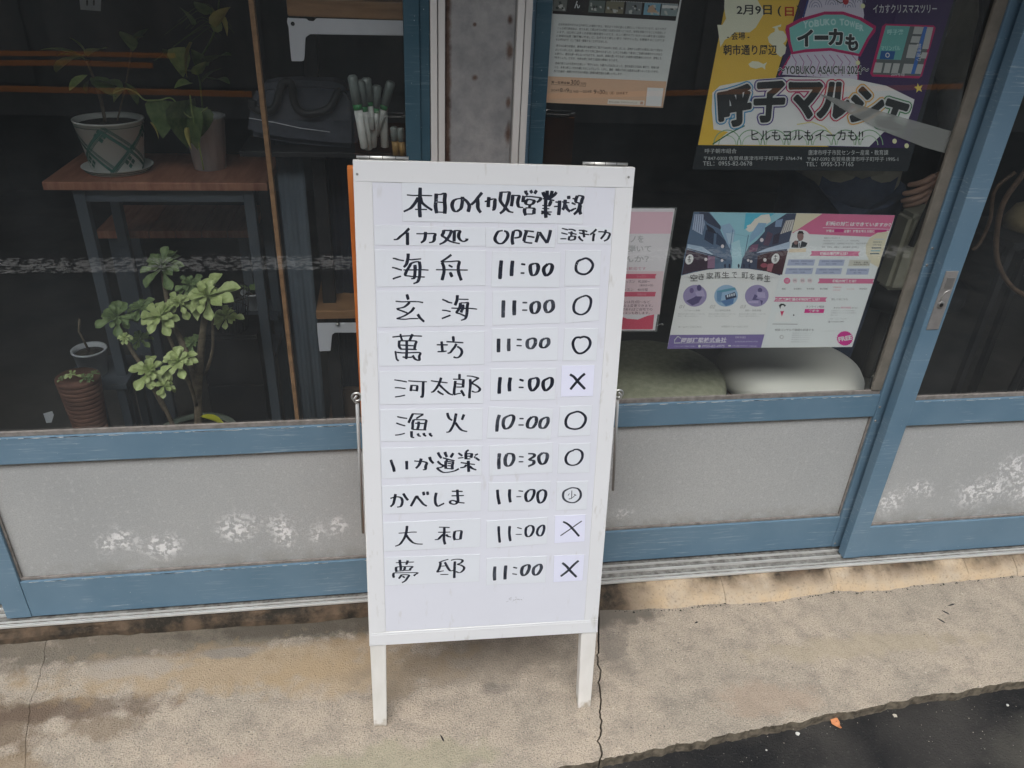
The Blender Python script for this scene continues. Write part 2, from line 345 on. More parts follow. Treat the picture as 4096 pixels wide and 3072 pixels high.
BOARD_CARDS = {
 'title': ([[17.7,1124.5],[319.1,1119.0],[318.0,1057.9],[17.4,1063.1]], [[5.52,1.89,46.9,1117.0,46.3,1103.3,45.2,1089.0,45.9,1069.4],[5.51,1.89,25.3,1105.3,36.1,1104.4,47.0,1104.6,66.1,1104.1],[5.54,1.89,43.3,1101.2,38.8,1093.3,32.0,1085.3,26.1,1081.7,19.5,1078.8],[5.55,1.9,46.9,1101.2,49.0,1094.0,54.7,1088.3,61.2,1083.9,65.7,1081.0],[5.57,1.9,37.8,1082.3,46.6,1082.3,57.5,1082.3],[5.58,1.91,72.5,1107.7,72.0,1096.2,71.2,1087.5,72.9,1075.9],[5.58,1.91,72.5,1106.1,79.8,1106.3,86.4,1107.4,85.9,1096.2,86.6,1084.6,85.8,1075.2],[5.59,1.91,74.6,1094.1,84.1,1093.3],[5.62,1.92,74.4,1078.1,83.2,1077.7],[5.63,1.93,115.1,1102.7,114.7,1093.4,112.8,1084.7,109.1,1081.0,104.6,1078.8,100.2,1081.7,98.0,1089.0,100.3,1095.5,105.5,1098.8,112.8,1099.9],[5.63,1.93,115.1,1100.6,121.0,1096.3,125.4,1090.5,126.2,1086.1,124.3,1078.1],[5.68,1.94,147.2,1109.4,141.7,1102.9,135.1,1094.9,129.1,1089.8],[5.68,1.94,139.5,1100.0,140.3,1092.7,140.3,1086.1,141.9,1081.7,145.3,1077.0],[5.7,1.95,151.4,1094.9,155.9,1096.0,161.1,1098.2,167.8,1098.9,168.3,1094.2,168.0,1087.6,166.6,1082.5,164.0,1081.0],[5.69,1.95,158.5,1102.3,157.8,1094.9,157.5,1085.8],[5.42,1.96,178.5,1110.6,177.9,1104.8,177.3,1096.7,182.3,1089.4,186.9,1084.3,192.3,1079.1,199.6,1077.3],[5.4,1.95,178.2,1110.2,184.9,1110.2,191.7,1109.9,191.0,1103.3,189.7,1095.3,186.1,1086.5,183.2,1080.6,176.9,1075.5],[5.43,1.96,197.8,1105.5,197.2,1096.8,195.9,1087.2],[5.44,1.97,195.5,1105.2,202.3,1104.8,208.3,1104.1,207.0,1098.3,206.4,1092.4,208.8,1086.5,216.0,1085.4],[5.46,1.97,219.0,1112.9,219.9,1109.2,223.0,1105.6],[5.47,1.97,226.9,1113.3,230.1,1108.6],[5.48,1.98,237.5,1113.3,233.9,1107.8],[5.47,1.97,216.6,1104.5,215.6,1099.7,215.0,1093.9],[5.47,1.97,218.2,1103.4,225.7,1103.4,234.1,1102.6,244.0,1100.9,242.7,1096.9,238.2,1093.9],[5.48,1.98,224.0,1099.0,220.7,1096.1,220.0,1092.4,223.1,1090.2,228.4,1090.2,232.2,1092.4,233.6,1096.1,229.7,1097.9,224.0,1098.9],[5.49,1.98,228.5,1089.5,224.8,1085.8],[5.51,1.99,218.7,1084.3,218.1,1079.1,220.6,1072.4],[5.49,1.98,219.5,1084.7,227.1,1084.7,233.6,1083.6,234.1,1079.1,233.9,1074.7],[5.52,1.99,221.3,1074.7,233.5,1074.7],[5.49,1.98,248.2,1110.8,249.9,1105.7,254.0,1099.8],[5.49,1.98,255.0,1113.0,255.2,1107.2,255.9,1099.8],[5.51,1.99,263.4,1112.7,262.1,1105.7,257.8,1099.1],[5.52,1.99,271.1,1110.5,266.7,1105.0,260.1,1099.8],[5.51,1.99,247.9,1099.8,257.1,1098.7,267.9,1096.9],[5.52,1.99,253.3,1098.4,253.3,1088.8,253.7,1077.6,254.8,1068.3],[5.53,2.0,247.5,1088.9,261.4,1087.9],[5.53,2.0,262.5,1096.5,259.8,1088.8],[5.53,2.0,247.7,1083.9,260.0,1083.4],[5.53,2.0,246.4,1079.5,250.3,1077.6,246.5,1075.0],[5.56,2.01,250.2,1078.0,264.5,1078.0],[5.56,2.01,256.5,1075.8,262.7,1073.2],[5.55,2.0,276.7,1096.9,276.8,1085.1,276.2,1072.8],[5.55,2.0,269.5,1094.7,274.1,1094.0],[5.56,2.01,267.5,1086.9,274.4,1087.3],[5.56,2.01,281.0,1094.7,289.5,1093.6,293.8,1093.3],[5.56,2.01,286.2,1098.4,286.1,1092.5,285.2,1086.6,282.4,1081.4],[5.59,2.02,287.4,1089.5,290.0,1083.6,295.7,1078.4],[5.56,2.01,291.7,1104.7,292.3,1099.2],[5.59,2.02,298.4,1100.3,303.9,1099.2],[5.59,2.02,297.3,1093.3,304.4,1090.3],[5.61,2.03,296.4,1079.9,301.7,1082.8,305.9,1084.0],[5.59,2.02,306.7,1104.4,304.6,1099.9,304.9,1094.8,309.6,1092.9,313.5,1092.5,314.8,1097.7,316.0,1102.9,311.3,1104.8,306.7,1104.4],[5.61,2.03,311.6,1092.5,311.4,1088.8,308.8,1080.6,302.1,1073.9],[5.61,2.03,312.5,1089.6,311.9,1080.6,314.2,1073.9]]),
 'head_name': ([[-28.1,1057.3],[153.2,1052.3],[153.5,1021.6],[-28.8,1024.7]], [[5.02,1.92,27.8,1051.8,21.4,1045.2,13.9,1039.3,7.9,1034.2,2.0,1033.5],[5.02,1.92,24.7,1045.2,24.5,1036.3,24.4,1024.4],[5.04,1.93,39.0,1042.9,53.8,1042.8,69.0,1042.8,68.6,1037.6,68.1,1032.3,64.7,1029.0,59.5,1028.3],[5.05,1.93,54.2,1045.9,53.7,1038.4,51.4,1031.7,46.1,1028.0],[5.09,1.95,84.3,1048.6,83.5,1044.2,81.6,1039.7,86.4,1036.0,92.4,1031.4,99.9,1028.4,110.8,1026.2],[5.08,1.94,83.6,1048.3,91.0,1048.0,96.2,1047.5,93.9,1040.4,89.4,1033.7,84.1,1028.5,76.6,1025.2],[5.1,1.95,101.5,1047.5,101.4,1038.9,101.0,1029.9],[5.1,1.95,100.0,1047.5,110.4,1047.4,108.9,1041.8,108.9,1036.6,111.9,1032.1,117.2,1029.8,121.7,1032.0,122.4,1034.7]]),
 'head_open': ([[153.6,1052.3],[271.6,1050.6],[271.8,1018.5],[154.0,1020.2]], [[5.16,2.29,182.5,1047.5,174.9,1045.7,170.3,1038.2,169.9,1031.6,175.2,1026.3,181.9,1026.3,187.6,1031.5,191.2,1039.0,189.2,1044.7,184.4,1047.1],[5.2,2.31,200.6,1046.5,198.9,1038.0,198.6,1030.5,200.2,1023.8],[5.2,2.31,200.6,1046.5,207.3,1047.9,212.2,1044.6,211.9,1038.0,207.6,1035.6,201.9,1035.2],[5.21,2.32,222.7,1046.4,220.1,1037.9,218.4,1029.4],[5.21,2.32,218.3,1047.4,227.5,1046.4,235.4,1045.4],[5.24,2.33,223.9,1037.9,230.7,1036.9,236.5,1035.8],[5.24,2.33,217.9,1028.9,225.2,1027.0,233.0,1026.3],[5.25,2.33,243.4,1045.4,241.4,1035.9,239.2,1027.4],[5.25,2.33,244.9,1044.5,250.0,1036.8,258.2,1026.3],[5.26,2.34,263.4,1048.2,261.7,1037.7,258.2,1026.3]]),
 'head_live': ([[276.0,1055.6],[369.3,1050.9],[370.0,1023.8],[276.2,1025.4]], [[3.91,1.95,282.7,1050.9,293.8,1048.1],[3.92,1.96,281.8,1043.5,293.2,1040.6],[3.92,1.96,280.9,1033.3,291.6,1033.3],[3.93,1.97,294.2,1049.2,301.1,1048.8,307.1,1046.1],[3.93,1.97,294.0,1043.5,301.4,1042.3,308.9,1040.6],[3.93,1.97,300.3,1045.7,299.5,1042.3,299.7,1038.5],[3.94,1.97,296.8,1037.6,295.6,1032.8,297.1,1030.8],[3.94,1.97,296.8,1037.1,305.6,1037.5,306.3,1034.6,304.9,1031.8,297.1,1030.8],[3.94,1.97,311.9,1047.5,320.8,1047.0,327.3,1045.1],[3.94,1.97,312.7,1043.2,321.1,1041.3,331.1,1039.8],[3.95,1.98,319.7,1048.4,321.1,1041.3,322.5,1035.5],[3.95,1.98,312.5,1037.5,315.7,1032.7,320.8,1029.3],[3.97,1.98,342.8,1049.3,338.7,1045.0,332.1,1039.8],[3.98,1.99,339.3,1042.1,338.3,1035.4,338.2,1028.7],[3.97,1.98,346.1,1045.0,355.5,1044.5,366.1,1042.0,365.1,1035.3,362.4,1031.4,357.0,1029.0],[3.99,1.99,359.2,1048.3,357.7,1041.1,351.3,1032.5]]),
 'n1': ([[-29.1,1016.8],[154.0,1014.3],[153.7,954.3],[-28.8,954.6]], [[4.95,2.01,-0.5,1002.6,3.5,1001.9,8.8,1000.1,18.1,998.3],[4.96,2.01,-2.3,987.2,3.0,986.2,9.0,984.0,14.3,982.6],[4.99,2.02,-1.6,967.6,3.1,969.6,12.3,972.3],[4.96,2.01,25.1,1010.4,24.6,1003.7,23.1,996.9,21.3,992.1,17.1,987.4],[4.97,2.02,24.2,1000.3,30.2,999.9,36.9,1000.5,46.3,1001.3],[5.0,2.03,42.9,996.7,36.1,996.1,29.4,993.4,26.5,988.6,23.0,983.2,20.2,977.7,20.1,973.5,26.1,972.4,32.9,971.3,51.8,970.4],[5.0,2.03,42.9,996.7,44.1,988.4,43.5,979.5,43.0,971.9,40.9,964.9,38.1,961.5,32.2,959.5],[5.01,2.03,35.7,991.3,35.9,985.1,35.4,977.5,34.6,972.0,32.8,968.5,28.7,967.9],[5.0,2.03,16.3,982.9,33.1,982.7,46.6,982.9,58.2,982.1],[5.05,2.05,96.5,1007.8,90.3,1003.1,84.2,999.0,78.7,995.7],[5.06,2.05,80.7,994.9,83.4,988.0,84.0,979.7,82.6,972.8,80.4,964.4],[5.06,2.05,81.4,995.6,94.4,996.2,108.7,996.4,108.0,987.7,108.0,980.8,110.0,972.4,113.1,963.6],[5.07,2.06,91.6,990.3,98.4,986.5],[5.1,2.07,93.9,978.2,97.6,969.8],[5.06,2.05,70.4,982.6,87.4,982.3,104.5,981.9,124.1,981.4]]),
 't1': ([[165.5,1013.1],[282.8,1009.8],[282.5,949.0],[164.0,951.7]], [[5.95,2.59,180.8,997.4,179.7,982.6,179.0,965.0],[5.98,2.6,200.1,996.8,199.1,983.6,198.8,969.9],[3.13,3.13,214.9,990.9,222.3,989.6],[2.62,2.62,214.3,975.2,221.1,975.0],[6.03,2.62,237.3,991.3,231.5,988.5,231.1,980.7,233.3,972.8,236.7,971.0,241.8,974.0,244.8,983.1,242.5,990.3,237.3,991.3],[6.07,2.64,260.9,990.1,255.2,984.3,254.5,977.8,257.7,971.2,261.0,970.7,266.7,976.3,269.0,985.5,266.1,990.1,260.9,990.1]]),
 'o1': ([[291.4,1013.2],[353.3,1012.7],[354.9,951.3],[292.0,951.0]], [[4.54,3.2,319.9,997.4,313.5,994.2,310.6,985.7,312.4,977.1,320.0,972.4,329.4,972.2,337.1,978.1,340.5,987.3,336.0,995.2,327.8,999.5,319.9,997.4]]),
 'n2': ([[-29.1,947.7],[153.8,944.3],[153.0,883.3],[-29.4,884.4]], [[4.79,1.91,21.1,941.2,23.2,931.6],[4.79,1.91,1.7,929.5,12.9,928.2,26.6,928.4,40.3,927.8,48.1,926.2],[4.81,1.92,25.5,927.7,21.0,922.8,14.7,918.6,4.4,916.0,12.4,912.2,21.3,908.5],[4.83,1.93,32.8,918.3,28.9,912.6,22.6,907.7,14.2,902.9,2.4,898.8],[4.83,1.93,2.4,898.8,15.5,897.6,25.8,898.3,39.6,898.3],[4.85,1.94,38.4,906.0,42.4,899.4,49.2,892.3],[4.87,1.95,80.3,931.3,86.5,928.7,91.3,926.1,97.6,924.6],[4.9,1.96,79.7,912.3,86.3,911.5,94.7,909.5],[4.91,1.96,79.2,897.5,84.1,899.2,94.3,903.2],[4.89,1.96,106.3,938.4,105.9,931.2,104.5,926.2,102.1,920.2],[4.9,1.96,108.7,931.2,116.4,930.7,125.5,930.5],[4.91,1.96,111.5,924.7,110.8,918.2,108.0,912.5,105.2,907.5,110.8,905.2,119.9,900.6],[4.91,1.96,111.5,924.7,118.5,924.5,123.7,924.4,123.0,916.5,122.7,907.8,121.3,899.9,118.5,895.6,112.2,893.5],[4.92,1.97,115.7,921.7,115.7,915.2,113.6,910.9,112.5,907.3],[4.9,1.96,95.8,915.8,112.9,914.7,126.9,914.6,140.3,912.9]]),
 't2': ([[167.2,944.1],[284.6,944.6],[286.9,884.5],[167.3,883.5]], [[6.07,2.64,185.8,927.8,185.6,912.3,185.6,896.7],[6.1,2.65,205.0,927.4,204.7,914.6,205.3,900.4],[2.66,2.66,219.0,923.1,227.6,922.7],[2.41,2.41,218.7,909.6,228.0,909.4],[6.16,2.68,240.9,923.7,235.7,919.5,234.6,912.7,237.5,904.5,244.2,904.4,248.6,912.4,248.3,920.6,244.9,924.0,240.9,923.7],[6.2,2.69,264.1,925.7,259.7,920.4,259.3,912.2,263.0,905.3,268.3,905.9,273.4,912.0,273.0,921.5,269.5,925.9,264.1,925.7]]),
 'o2': ([[293.7,945.7],[354.8,946.4],[357.4,887.9],[296.7,884.3]], [[4.62,2.72,325.0,932.1,314.5,926.2,310.4,915.3,313.0,904.3,324.2,899.3,334.8,903.9,340.3,914.8,340.2,927.1,333.0,933.3,325.0,932.1]]),
 'n3': ([[-29.3,875.9],[153.1,872.7],[153.2,811.0],[-29.9,813.8]], [[4.32,2.23,-5.7,866.2,9.0,867.4,25.4,867.7,45.1,866.5],[3.15,3.15,8.2,871.6,9.0,865.7,11.1,859.4],[4.35,2.24,28.8,870.7,26.0,864.6,23.5,859.1],[4.34,2.24,6.2,859.5,5.3,854.0,5.8,847.7,9.6,843.4],[4.35,2.24,6.1,859.2,15.3,858.9,25.2,858.7,34.4,857.4,32.9,851.1,31.4,843.4],[4.36,2.25,7.2,851.5,31.6,849.4],[4.36,2.25,7.7,844.1,21.5,843.4,35.4,842.3],[4.36,2.25,18.6,858.1,18.4,850.1,18.1,839.6,17.1,829.0,16.4,825.5],[3.04,3.04,-1.3,840.9,-0.6,833.1,0.5,826.0,4.1,822.7],[4.36,2.25,0.9,838.3,11.4,837.0,24.6,836.9,40.6,836.5,39.4,829.8,39.3,822.7,32.3,825.0,27.8,832.3],[4.39,2.26,10.5,829.6,17.8,828.7,27.1,828.7],[4.42,2.28,78.5,856.2,79.1,848.5,80.0,837.8],[4.41,2.27,70.1,850.3,79.4,849.9,89.4,849.6],[4.44,2.29,71.2,837.5,80.0,837.5,87.3,838.3],[4.42,2.28,98.6,865.2,99.5,855.7],[4.43,2.28,86.8,855.4,98.2,854.6,116.6,852.7],[4.46,2.3,104.2,851.3,101.5,845.7,96.7,839.5,93.4,835.3,88.6,834.0],[4.47,2.3,105.5,846.3,111.6,841.9,113.9,836.2,112.2,830.5,108.2,826.3,103.4,825.4,99.0,827.3]]),
 't3': ([[166.9,876.5],[284.1,876.2],[285.6,815.1],[167.2,816.2]], [[5.92,2.69,178.5,858.8,178.5,846.6,178.7,833.2],[5.94,2.7,196.6,858.3,196.6,846.1,197.0,834.8],[2.98,2.98,210.8,856.2,219.8,855.5],[2.44,2.44,210.4,845.0,220.1,844.3],[5.98,2.72,236.4,857.3,230.4,853.6,230.0,843.7,234.2,839.1,239.6,840.0,244.1,847.6,243.9,854.6,240.4,857.5,236.4,857.3],[6.02,2.74,260.8,856.7,255.5,852.9,253.8,844.5,257.4,839.9,262.8,840.7,268.0,846.9,267.7,854.0,264.9,856.9,260.8,856.7]]),
 'o3': ([[296.4,874.9],[357.6,872.7],[357.3,811.9],[295.7,813.8]], [[4.73,3.34,325.1,857.4,316.9,856.2,312.6,847.2,315.3,835.7,322.6,827.6,332.3,828.1,341.6,836.4,344.5,846.3,340.5,854.9,332.0,858.2,323.8,856.0]]),
 'n4': ([[-30.2,804.2],[152.9,797.7],[151.9,736.7],[-31.1,741.5]], [[4.35,1.95,-4.9,787.6,4.0,785.9,17.0,782.8],[4.36,1.95,-4.6,772.8,4.3,772.1,14.4,770.2],[4.38,1.96,-4.8,755.1,3.9,756.1,13.3,758.0],[4.38,1.96,18.9,784.9,32.4,783.4,52.0,781.9],[4.4,1.97,45.6,782.4,45.0,771.4,44.4,759.9,43.1,753.0,39.7,754.7],[4.39,1.97,25.1,777.0,23.9,771.3,23.3,765.2],[4.39,1.97,25.5,776.2,32.2,775.5,34.5,774.2,34.4,769.3,33.5,764.4],[4.4,1.97,25.3,767.2,33.5,766.1],[4.42,1.98,58.8,783.7,70.2,781.5,88.4,778.6],[4.43,1.98,77.1,789.0,74.7,781.0,71.6,774.5,67.0,767.3,62.3,762.5,58.5,762.0],[4.44,1.99,73.9,775.3,79.2,769.3,86.0,762.5,91.3,757.7,98.2,755.0],[4.45,1.99,70.3,763.9,75.2,759.6,81.3,756.2],[4.45,1.99,109.7,794.8,109.4,785.0],[4.45,1.99,98.0,785.3,108.3,784.7,119.0,783.3],[4.47,2.0,116.7,783.2,116.3,776.2,115.5,768.4],[4.46,2.0,102.2,782.0,101.4,773.4,100.2,765.3,99.7,756.2],[4.47,2.0,103.7,776.5,114.4,775.0],[4.48,2.01,103.6,770.1,115.9,769.6],[4.49,2.01,99.0,755.0,105.1,756.8,112.1,757.8],[4.49,2.01,112.1,763.6,115.2,758.1,118.2,752.1],[4.47,2.0,122.4,790.6,131.3,789.6,141.3,786.4,142.0,784.7,136.7,781.2,132.1,776.5,139.0,772.1,146.0,765.2,143.8,760.3,137.6,758.9,131.4,761.2],[4.48,2.01,128.6,784.4,129.0,774.1,128.3,764.2,127.5,755.1,127.5,747.2]]),
 't4': ([[165.4,802.4],[284.3,800.1],[284.0,738.7],[165.7,741.5]], [[6.02,2.74,182.5,786.3,181.4,770.4,181.2,754.1],[6.06,2.76,200.9,785.0,199.4,771.2,200.1,758.0],[3.88,3.88,217.5,780.5,225.4,777.6],[2.78,2.78,216.5,765.4,225.8,764.7],[6.13,2.79,245.0,782.0,237.5,779.4,236.5,768.4,239.5,759.5,243.7,758.6,250.4,766.5,252.1,776.7,249.1,782.2,245.0,782.0],[6.16,2.8,270.7,781.1,262.5,776.3,261.5,766.1,265.3,757.8,270.2,759.1,276.8,767.0,277.8,777.2,274.8,781.7,269.3,781.2]]),
 'x4': ([[294.1,804.5],[355.3,803.6],[355.8,742.9],[295.2,743.7]], [[4.79,3.94,310.2,787.1,318.1,781.7,325.7,772.6,340.0,757.3],[4.82,3.97,338.2,787.6,330.8,781.3,321.6,769.8,312.4,757.6]]),
 'n5': ([[-31.4,731.8],[151.5,726.9],[150.8,663.6],[-32.7,669.0]], [[4.51,2.05,-2.2,717.0,5.5,714.8,15.7,712.7],[4.52,2.05,-4.3,704.7,3.1,701.4,11.9,698.3],[4.55,2.07,-7.1,680.9,0.4,681.3,10.8,683.7],[4.54,2.06,26.2,721.8,23.3,716.3,17.5,703.7],[4.54,2.06,24.8,721.5,33.0,720.8,43.3,719.6,37.7,715.7,31.5,711.8],[4.55,2.07,27.3,710.1,25.1,704.2,24.9,696.6,24.1,690.5],[4.55,2.07,27.3,710.1,36.2,709.3,48.6,708.0,48.1,700.9,46.1,688.7],[4.56,2.07,29.2,702.8,38.1,702.1,46.4,701.3],[4.56,2.07,35.8,706.0,35.3,697.6,33.0,690.1],[4.57,2.08,24.1,690.9,35.8,689.6,49.3,688.6],[4.58,2.08,22.6,687.5,22.5,680.7,23.0,676.0,27.2,674.3],[4.59,2.09,33.6,682.4,35.5,677.7,39.3,676.4],[4.6,2.09,44.3,682.7,45.3,678.8,48.7,676.0],[4.62,2.1,55.7,682.2,56.4,678.3,59.8,675.2],[4.6,2.09,87.4,720.7,88.8,714.2,91.5,708.8,96.4,705.4],[4.61,2.1,103.4,718.9,102.0,711.4,100.5,703.1,97.7,694.8,93.4,686.6,89.9,682.9,85.0,682.3],[4.64,2.11,101.9,700.7,106.1,693.7,111.0,687.3,115.9,684.0,123.6,682.1],[4.64,2.11,117.6,716.4,115.9,711.6,113.8,705.6]]),
 't5': ([[162.7,729.1],[281.8,719.9],[279.7,658.8],[159.6,666.8]], [[5.88,2.8,182.3,712.8,179.1,699.4,178.0,678.9],[5.89,2.81,199.1,709.8,191.5,704.8,189.7,692.8,194.0,684.3,202.4,687.7,207.7,698.1,208.9,707.1,204.6,711.1,199.1,709.8],[2.83,2.83,219.5,703.6,227.5,703.0],[2.55,2.55,218.0,690.8,227.9,690.3],[5.97,2.84,242.6,705.6,237.2,699.8,234.7,690.8,237.0,684.6,244.8,684.2,250.8,693.1,251.2,702.2,248.3,705.7,242.6,705.6],[6.01,2.86,267.4,703.4,260.5,698.8,258.0,689.7,260.4,683.2,267.5,683.2,272.9,692.1,273.2,700.5,271.0,703.7,267.4,703.4]]),
 'o5': ([[294.8,724.8],[355.9,723.9],[355.0,663.0],[293.7,663.7]], [[4.9,3.17,323.3,712.1,312.1,707.2,307.0,695.2,310.4,682.8,323.7,677.5,336.5,680.0,343.9,690.5,344.0,701.3,336.3,710.0,327.5,712.9,317.7,710.0]]),
 'n6': ([[-32.7,656.0],[150.9,651.7],[150.2,590.5],[-33.6,594.0]], [[4.92,2.13,-16.3,631.7,-14.0,622.3,-11.8,614.8,-10.8,606.8],[4.97,2.15,12.2,627.9,12.2,619.0,12.1,610.2],[4.97,2.15,26.0,627.1,34.6,625.7,42.8,624.8,48.6,621.7,46.8,615.3,45.9,608.8,41.3,608.1],[4.99,2.16,38.8,631.5,37.0,624.2,33.6,616.9,28.5,611.6],[5.0,2.17,54.2,634.0,56.1,626.9,61.4,620.1],[5.01,2.17,69.6,642.4,72.0,636.3,76.1,630.0],[5.01,2.17,82.5,642.7,83.7,637.5,86.1,631.8],[5.03,2.18,97.9,639.6,92.8,630.5],[5.03,2.18,78.6,630.8,88.6,627.0,100.3,623.1],[5.04,2.18,86.9,626.7,84.4,623.5],[5.04,2.18,84.0,624.0,83.5,616.1,83.8,607.6],[5.04,2.18,84.4,623.1,92.7,621.7,96.9,620.0,95.6,613.5,96.0,605.5],[5.05,2.19,86.9,619.2,93.6,617.9],[5.06,2.19,86.8,614.0,95.2,613.1],[5.06,2.19,84.3,608.5,96.0,606.9],[5.02,2.18,68.6,624.4,73.5,618.5,79.3,614.4,74.2,611.0,68.4,609.9,74.2,603.4,80.8,600.2,90.9,600.6,101.0,602.9,108.2,606.7],[5.06,2.19,126.3,644.6,120.4,640.3],[5.06,2.19,121.3,640.2,120.9,633.7,121.3,625.3],[5.07,2.2,120.4,636.5,130.5,636.5,131.8,634.1,130.5,627.6],[5.07,2.2,123.0,631.7,130.5,631.3],[5.07,2.2,121.3,626.2,129.7,625.8],[5.05,2.19,107.0,639.1,114.6,632.6],[5.05,2.19,106.2,628.4,116.7,629.3],[5.08,2.2,143.6,635.3,137.7,632.8],[5.1,2.21,136.0,630.1,146.6,621.6],[5.07,2.2,111.2,619.3,122.1,616.8,138.2,613.6],[5.09,2.2,125.5,622.3,125.9,611.9,126.4,598.6],[5.1,2.21,122.1,614.0,117.9,609.5,110.3,608.5],[5.11,2.21,128.1,610.8,133.1,605.8,140.8,602.1]]),
 't6': ([[164.8,651.0],[283.9,651.3],[285.8,588.6],[165.1,588.3]], [[6.0,2.85,183.7,634.6,182.8,619.0,183.5,601.3],[6.02,2.87,197.9,631.6,194.9,623.1,195.4,612.0,199.8,607.0,206.2,609.9,211.0,620.7,209.3,630.2,203.6,632.8,197.2,632.4],[2.6,2.6,220.6,625.7,229.8,624.4],[2.6,2.6,220.4,614.9,229.5,614.5],[6.07,2.89,237.9,631.0,248.0,629.7,249.6,624.9,241.2,618.3,248.5,615.5,248.7,609.1,238.7,604.1],[6.11,2.91,265.9,631.2,259.0,624.4,260.1,613.3,265.4,607.4,271.8,611.1,275.0,622.0,273.2,629.2,265.9,631.2]]),
 'o6': ([[296.3,647.8],[356.5,647.1],[358.5,584.5],[296.5,586.0]], [[4.71,2.65,326.0,633.6,316.0,629.4,310.7,618.5,313.5,607.2,323.3,601.9,334.9,604.4,342.4,615.3,341.7,628.0,333.2,634.8,324.5,634.5]]),
 'n7': ([[-33.7,578.5],[149.8,575.6],[149.5,513.8],[-34.7,518.9]], [[4.69,2.27,-9.9,560.4,-11.2,554.3,-12.9,546.3,-15.2,539.0,-20.4,534.0],[4.7,2.28,-19.8,551.6,-12.6,553.6,-5.5,554.0,0.1,551.2,2.0,545.3,1.1,538.0,-1.9,533.2,-8.3,532.4],[4.72,2.29,4.2,560.7,7.9,553.1,12.7,545.5],[4.76,2.31,17.4,532.4,21.9,540.8,26.4,549.5,29.3,553.4,31.4,549.2,36.3,542.3,41.1,535.4,47.5,530.9],[4.75,2.3,41.3,562.1,42.6,554.2],[4.76,2.31,48.8,562.0,49.8,554.6],[4.78,2.32,65.6,558.6,63.7,549.7,63.2,541.4,64.2,534.8,67.8,529.5,73.6,531.7,80.1,535.0],[4.8,2.33,94.5,559.7,102.8,559.2,115.1,558.2],[4.82,2.34,94.0,550.2,104.2,549.6,117.6,549.4],[4.81,2.33,105.0,562.7,105.3,553.7,106.0,544.5,106.0,537.1,101.9,532.3,96.8,531.8,91.8,534.6,91.8,538.0,95.4,539.8,101.2,538.2,106.3,535.4,118.7,532.9]]),
 't7': ([[164.5,573.3],[283.4,569.8],[282.8,508.0],[163.9,512.2]], [[5.24,2.62,181.1,557.9,182.6,541.5,185.7,525.7],[5.27,2.64,204.7,557.3,204.6,543.4,206.7,528.5],[2.35,2.35,221.6,553.0,230.9,551.3],[2.06,2.06,217.8,540.5,227.3,539.9],[5.32,2.66,242.3,553.4,236.6,546.3,236.2,536.5,240.1,528.8,247.3,532.5,252.1,543.7,251.8,552.0,248.1,553.8,242.3,553.9],[5.35,2.67,267.2,552.3,260.1,546.5,259.8,533.4,263.9,524.0,271.1,527.7,275.1,539.0,274.0,549.0,267.2,552.7]]),
 'o7': ([[296.2,567.6],[356.9,566.1],[357.9,504.0],[296.9,504.9]], [[4.2,2.4,320.5,551.9,310.4,545.1,310.3,531.9,318.9,523.0,332.6,520.4,342.7,528.2,344.3,539.7,338.4,550.0,327.8,553.1,320.5,551.9],[1.36,1.36,326.2,547.4,326.5,530.8,324.6,529.3,320.9,529.2],[1.05,1.05,319.0,536.3,321.8,541.1],[1.36,1.36,330.8,538.9,335.5,535.6],[1.21,1.21,334.6,537.8,327.5,530.8,321.7,528.6]]),
 'n8': ([[-35.0,500.5],[149.2,496.5],[148.2,433.6],[-36.0,436.7]], [[4.79,1.92,9.3,490.6,8.4,481.9,6.8,473.3,3.8,464.7,-1.2,456.2,-6.2,450.1,-14.5,447.1],[4.79,1.92,-7.1,475.5,4.1,475.5,17.8,476.1,27.4,475.4],[4.81,1.92,7.4,470.8,10.6,464.2,15.3,457.4,20.6,452.1,27.5,449.2,38.2,447.8],[4.87,1.95,69.4,483.5,79.8,482.5,90.2,481.1],[4.87,1.95,67.6,472.3,79.7,471.4,91.5,471.1],[4.87,1.95,79.8,481.7,79.7,471.3,78.9,461.6,79.2,452.7,81.2,444.0],[4.89,1.96,77.6,467.4,72.7,462.1,67.7,456.8,61.1,456.3],[4.9,1.96,83.1,466.2,86.6,461.9,92.8,459.8],[4.9,1.96,99.9,472.2,98.8,465.8,98.4,458.6,100.1,452.3],[4.9,1.96,99.9,472.2,106.1,472.6,112.4,471.5,111.7,462.5,110.6,453.2],[4.94,1.97,99.8,453.6,111.0,453.4]]),
 't8': ([[161.5,490.3],[280.4,490.9],[281.6,430.5],[162.2,429.1]], [[4.76,2.38,184.9,477.4,185.7,459.5,187.8,440.0],[4.78,2.39,206.5,476.4,206.1,459.8,208.6,441.9],[2.1,2.1,221.0,472.0,230.4,468.6],[1.81,1.81,218.7,456.6,230.8,455.8],[4.82,2.41,244.7,474.0,239.2,469.3,238.5,457.4,241.7,450.3,248.4,451.6,253.4,461.5,253.1,470.0,249.2,474.1,243.2,474.5],[4.84,2.42,270.2,473.6,263.6,467.6,261.0,457.5,265.0,450.4,271.0,451.6,274.8,463.4,274.0,472.0,270.2,474.0]]),
 'x8': ([[295.5,493.0],[356.6,491.6],[358.0,430.4],[296.8,430.4]], [[4.58,3.05,312.1,478.7,321.4,473.0,331.1,462.8,346.6,443.0],[2.16,2.16,350.0,477.8,338.3,469.2,328.1,461.3,308.3,446.9]]),
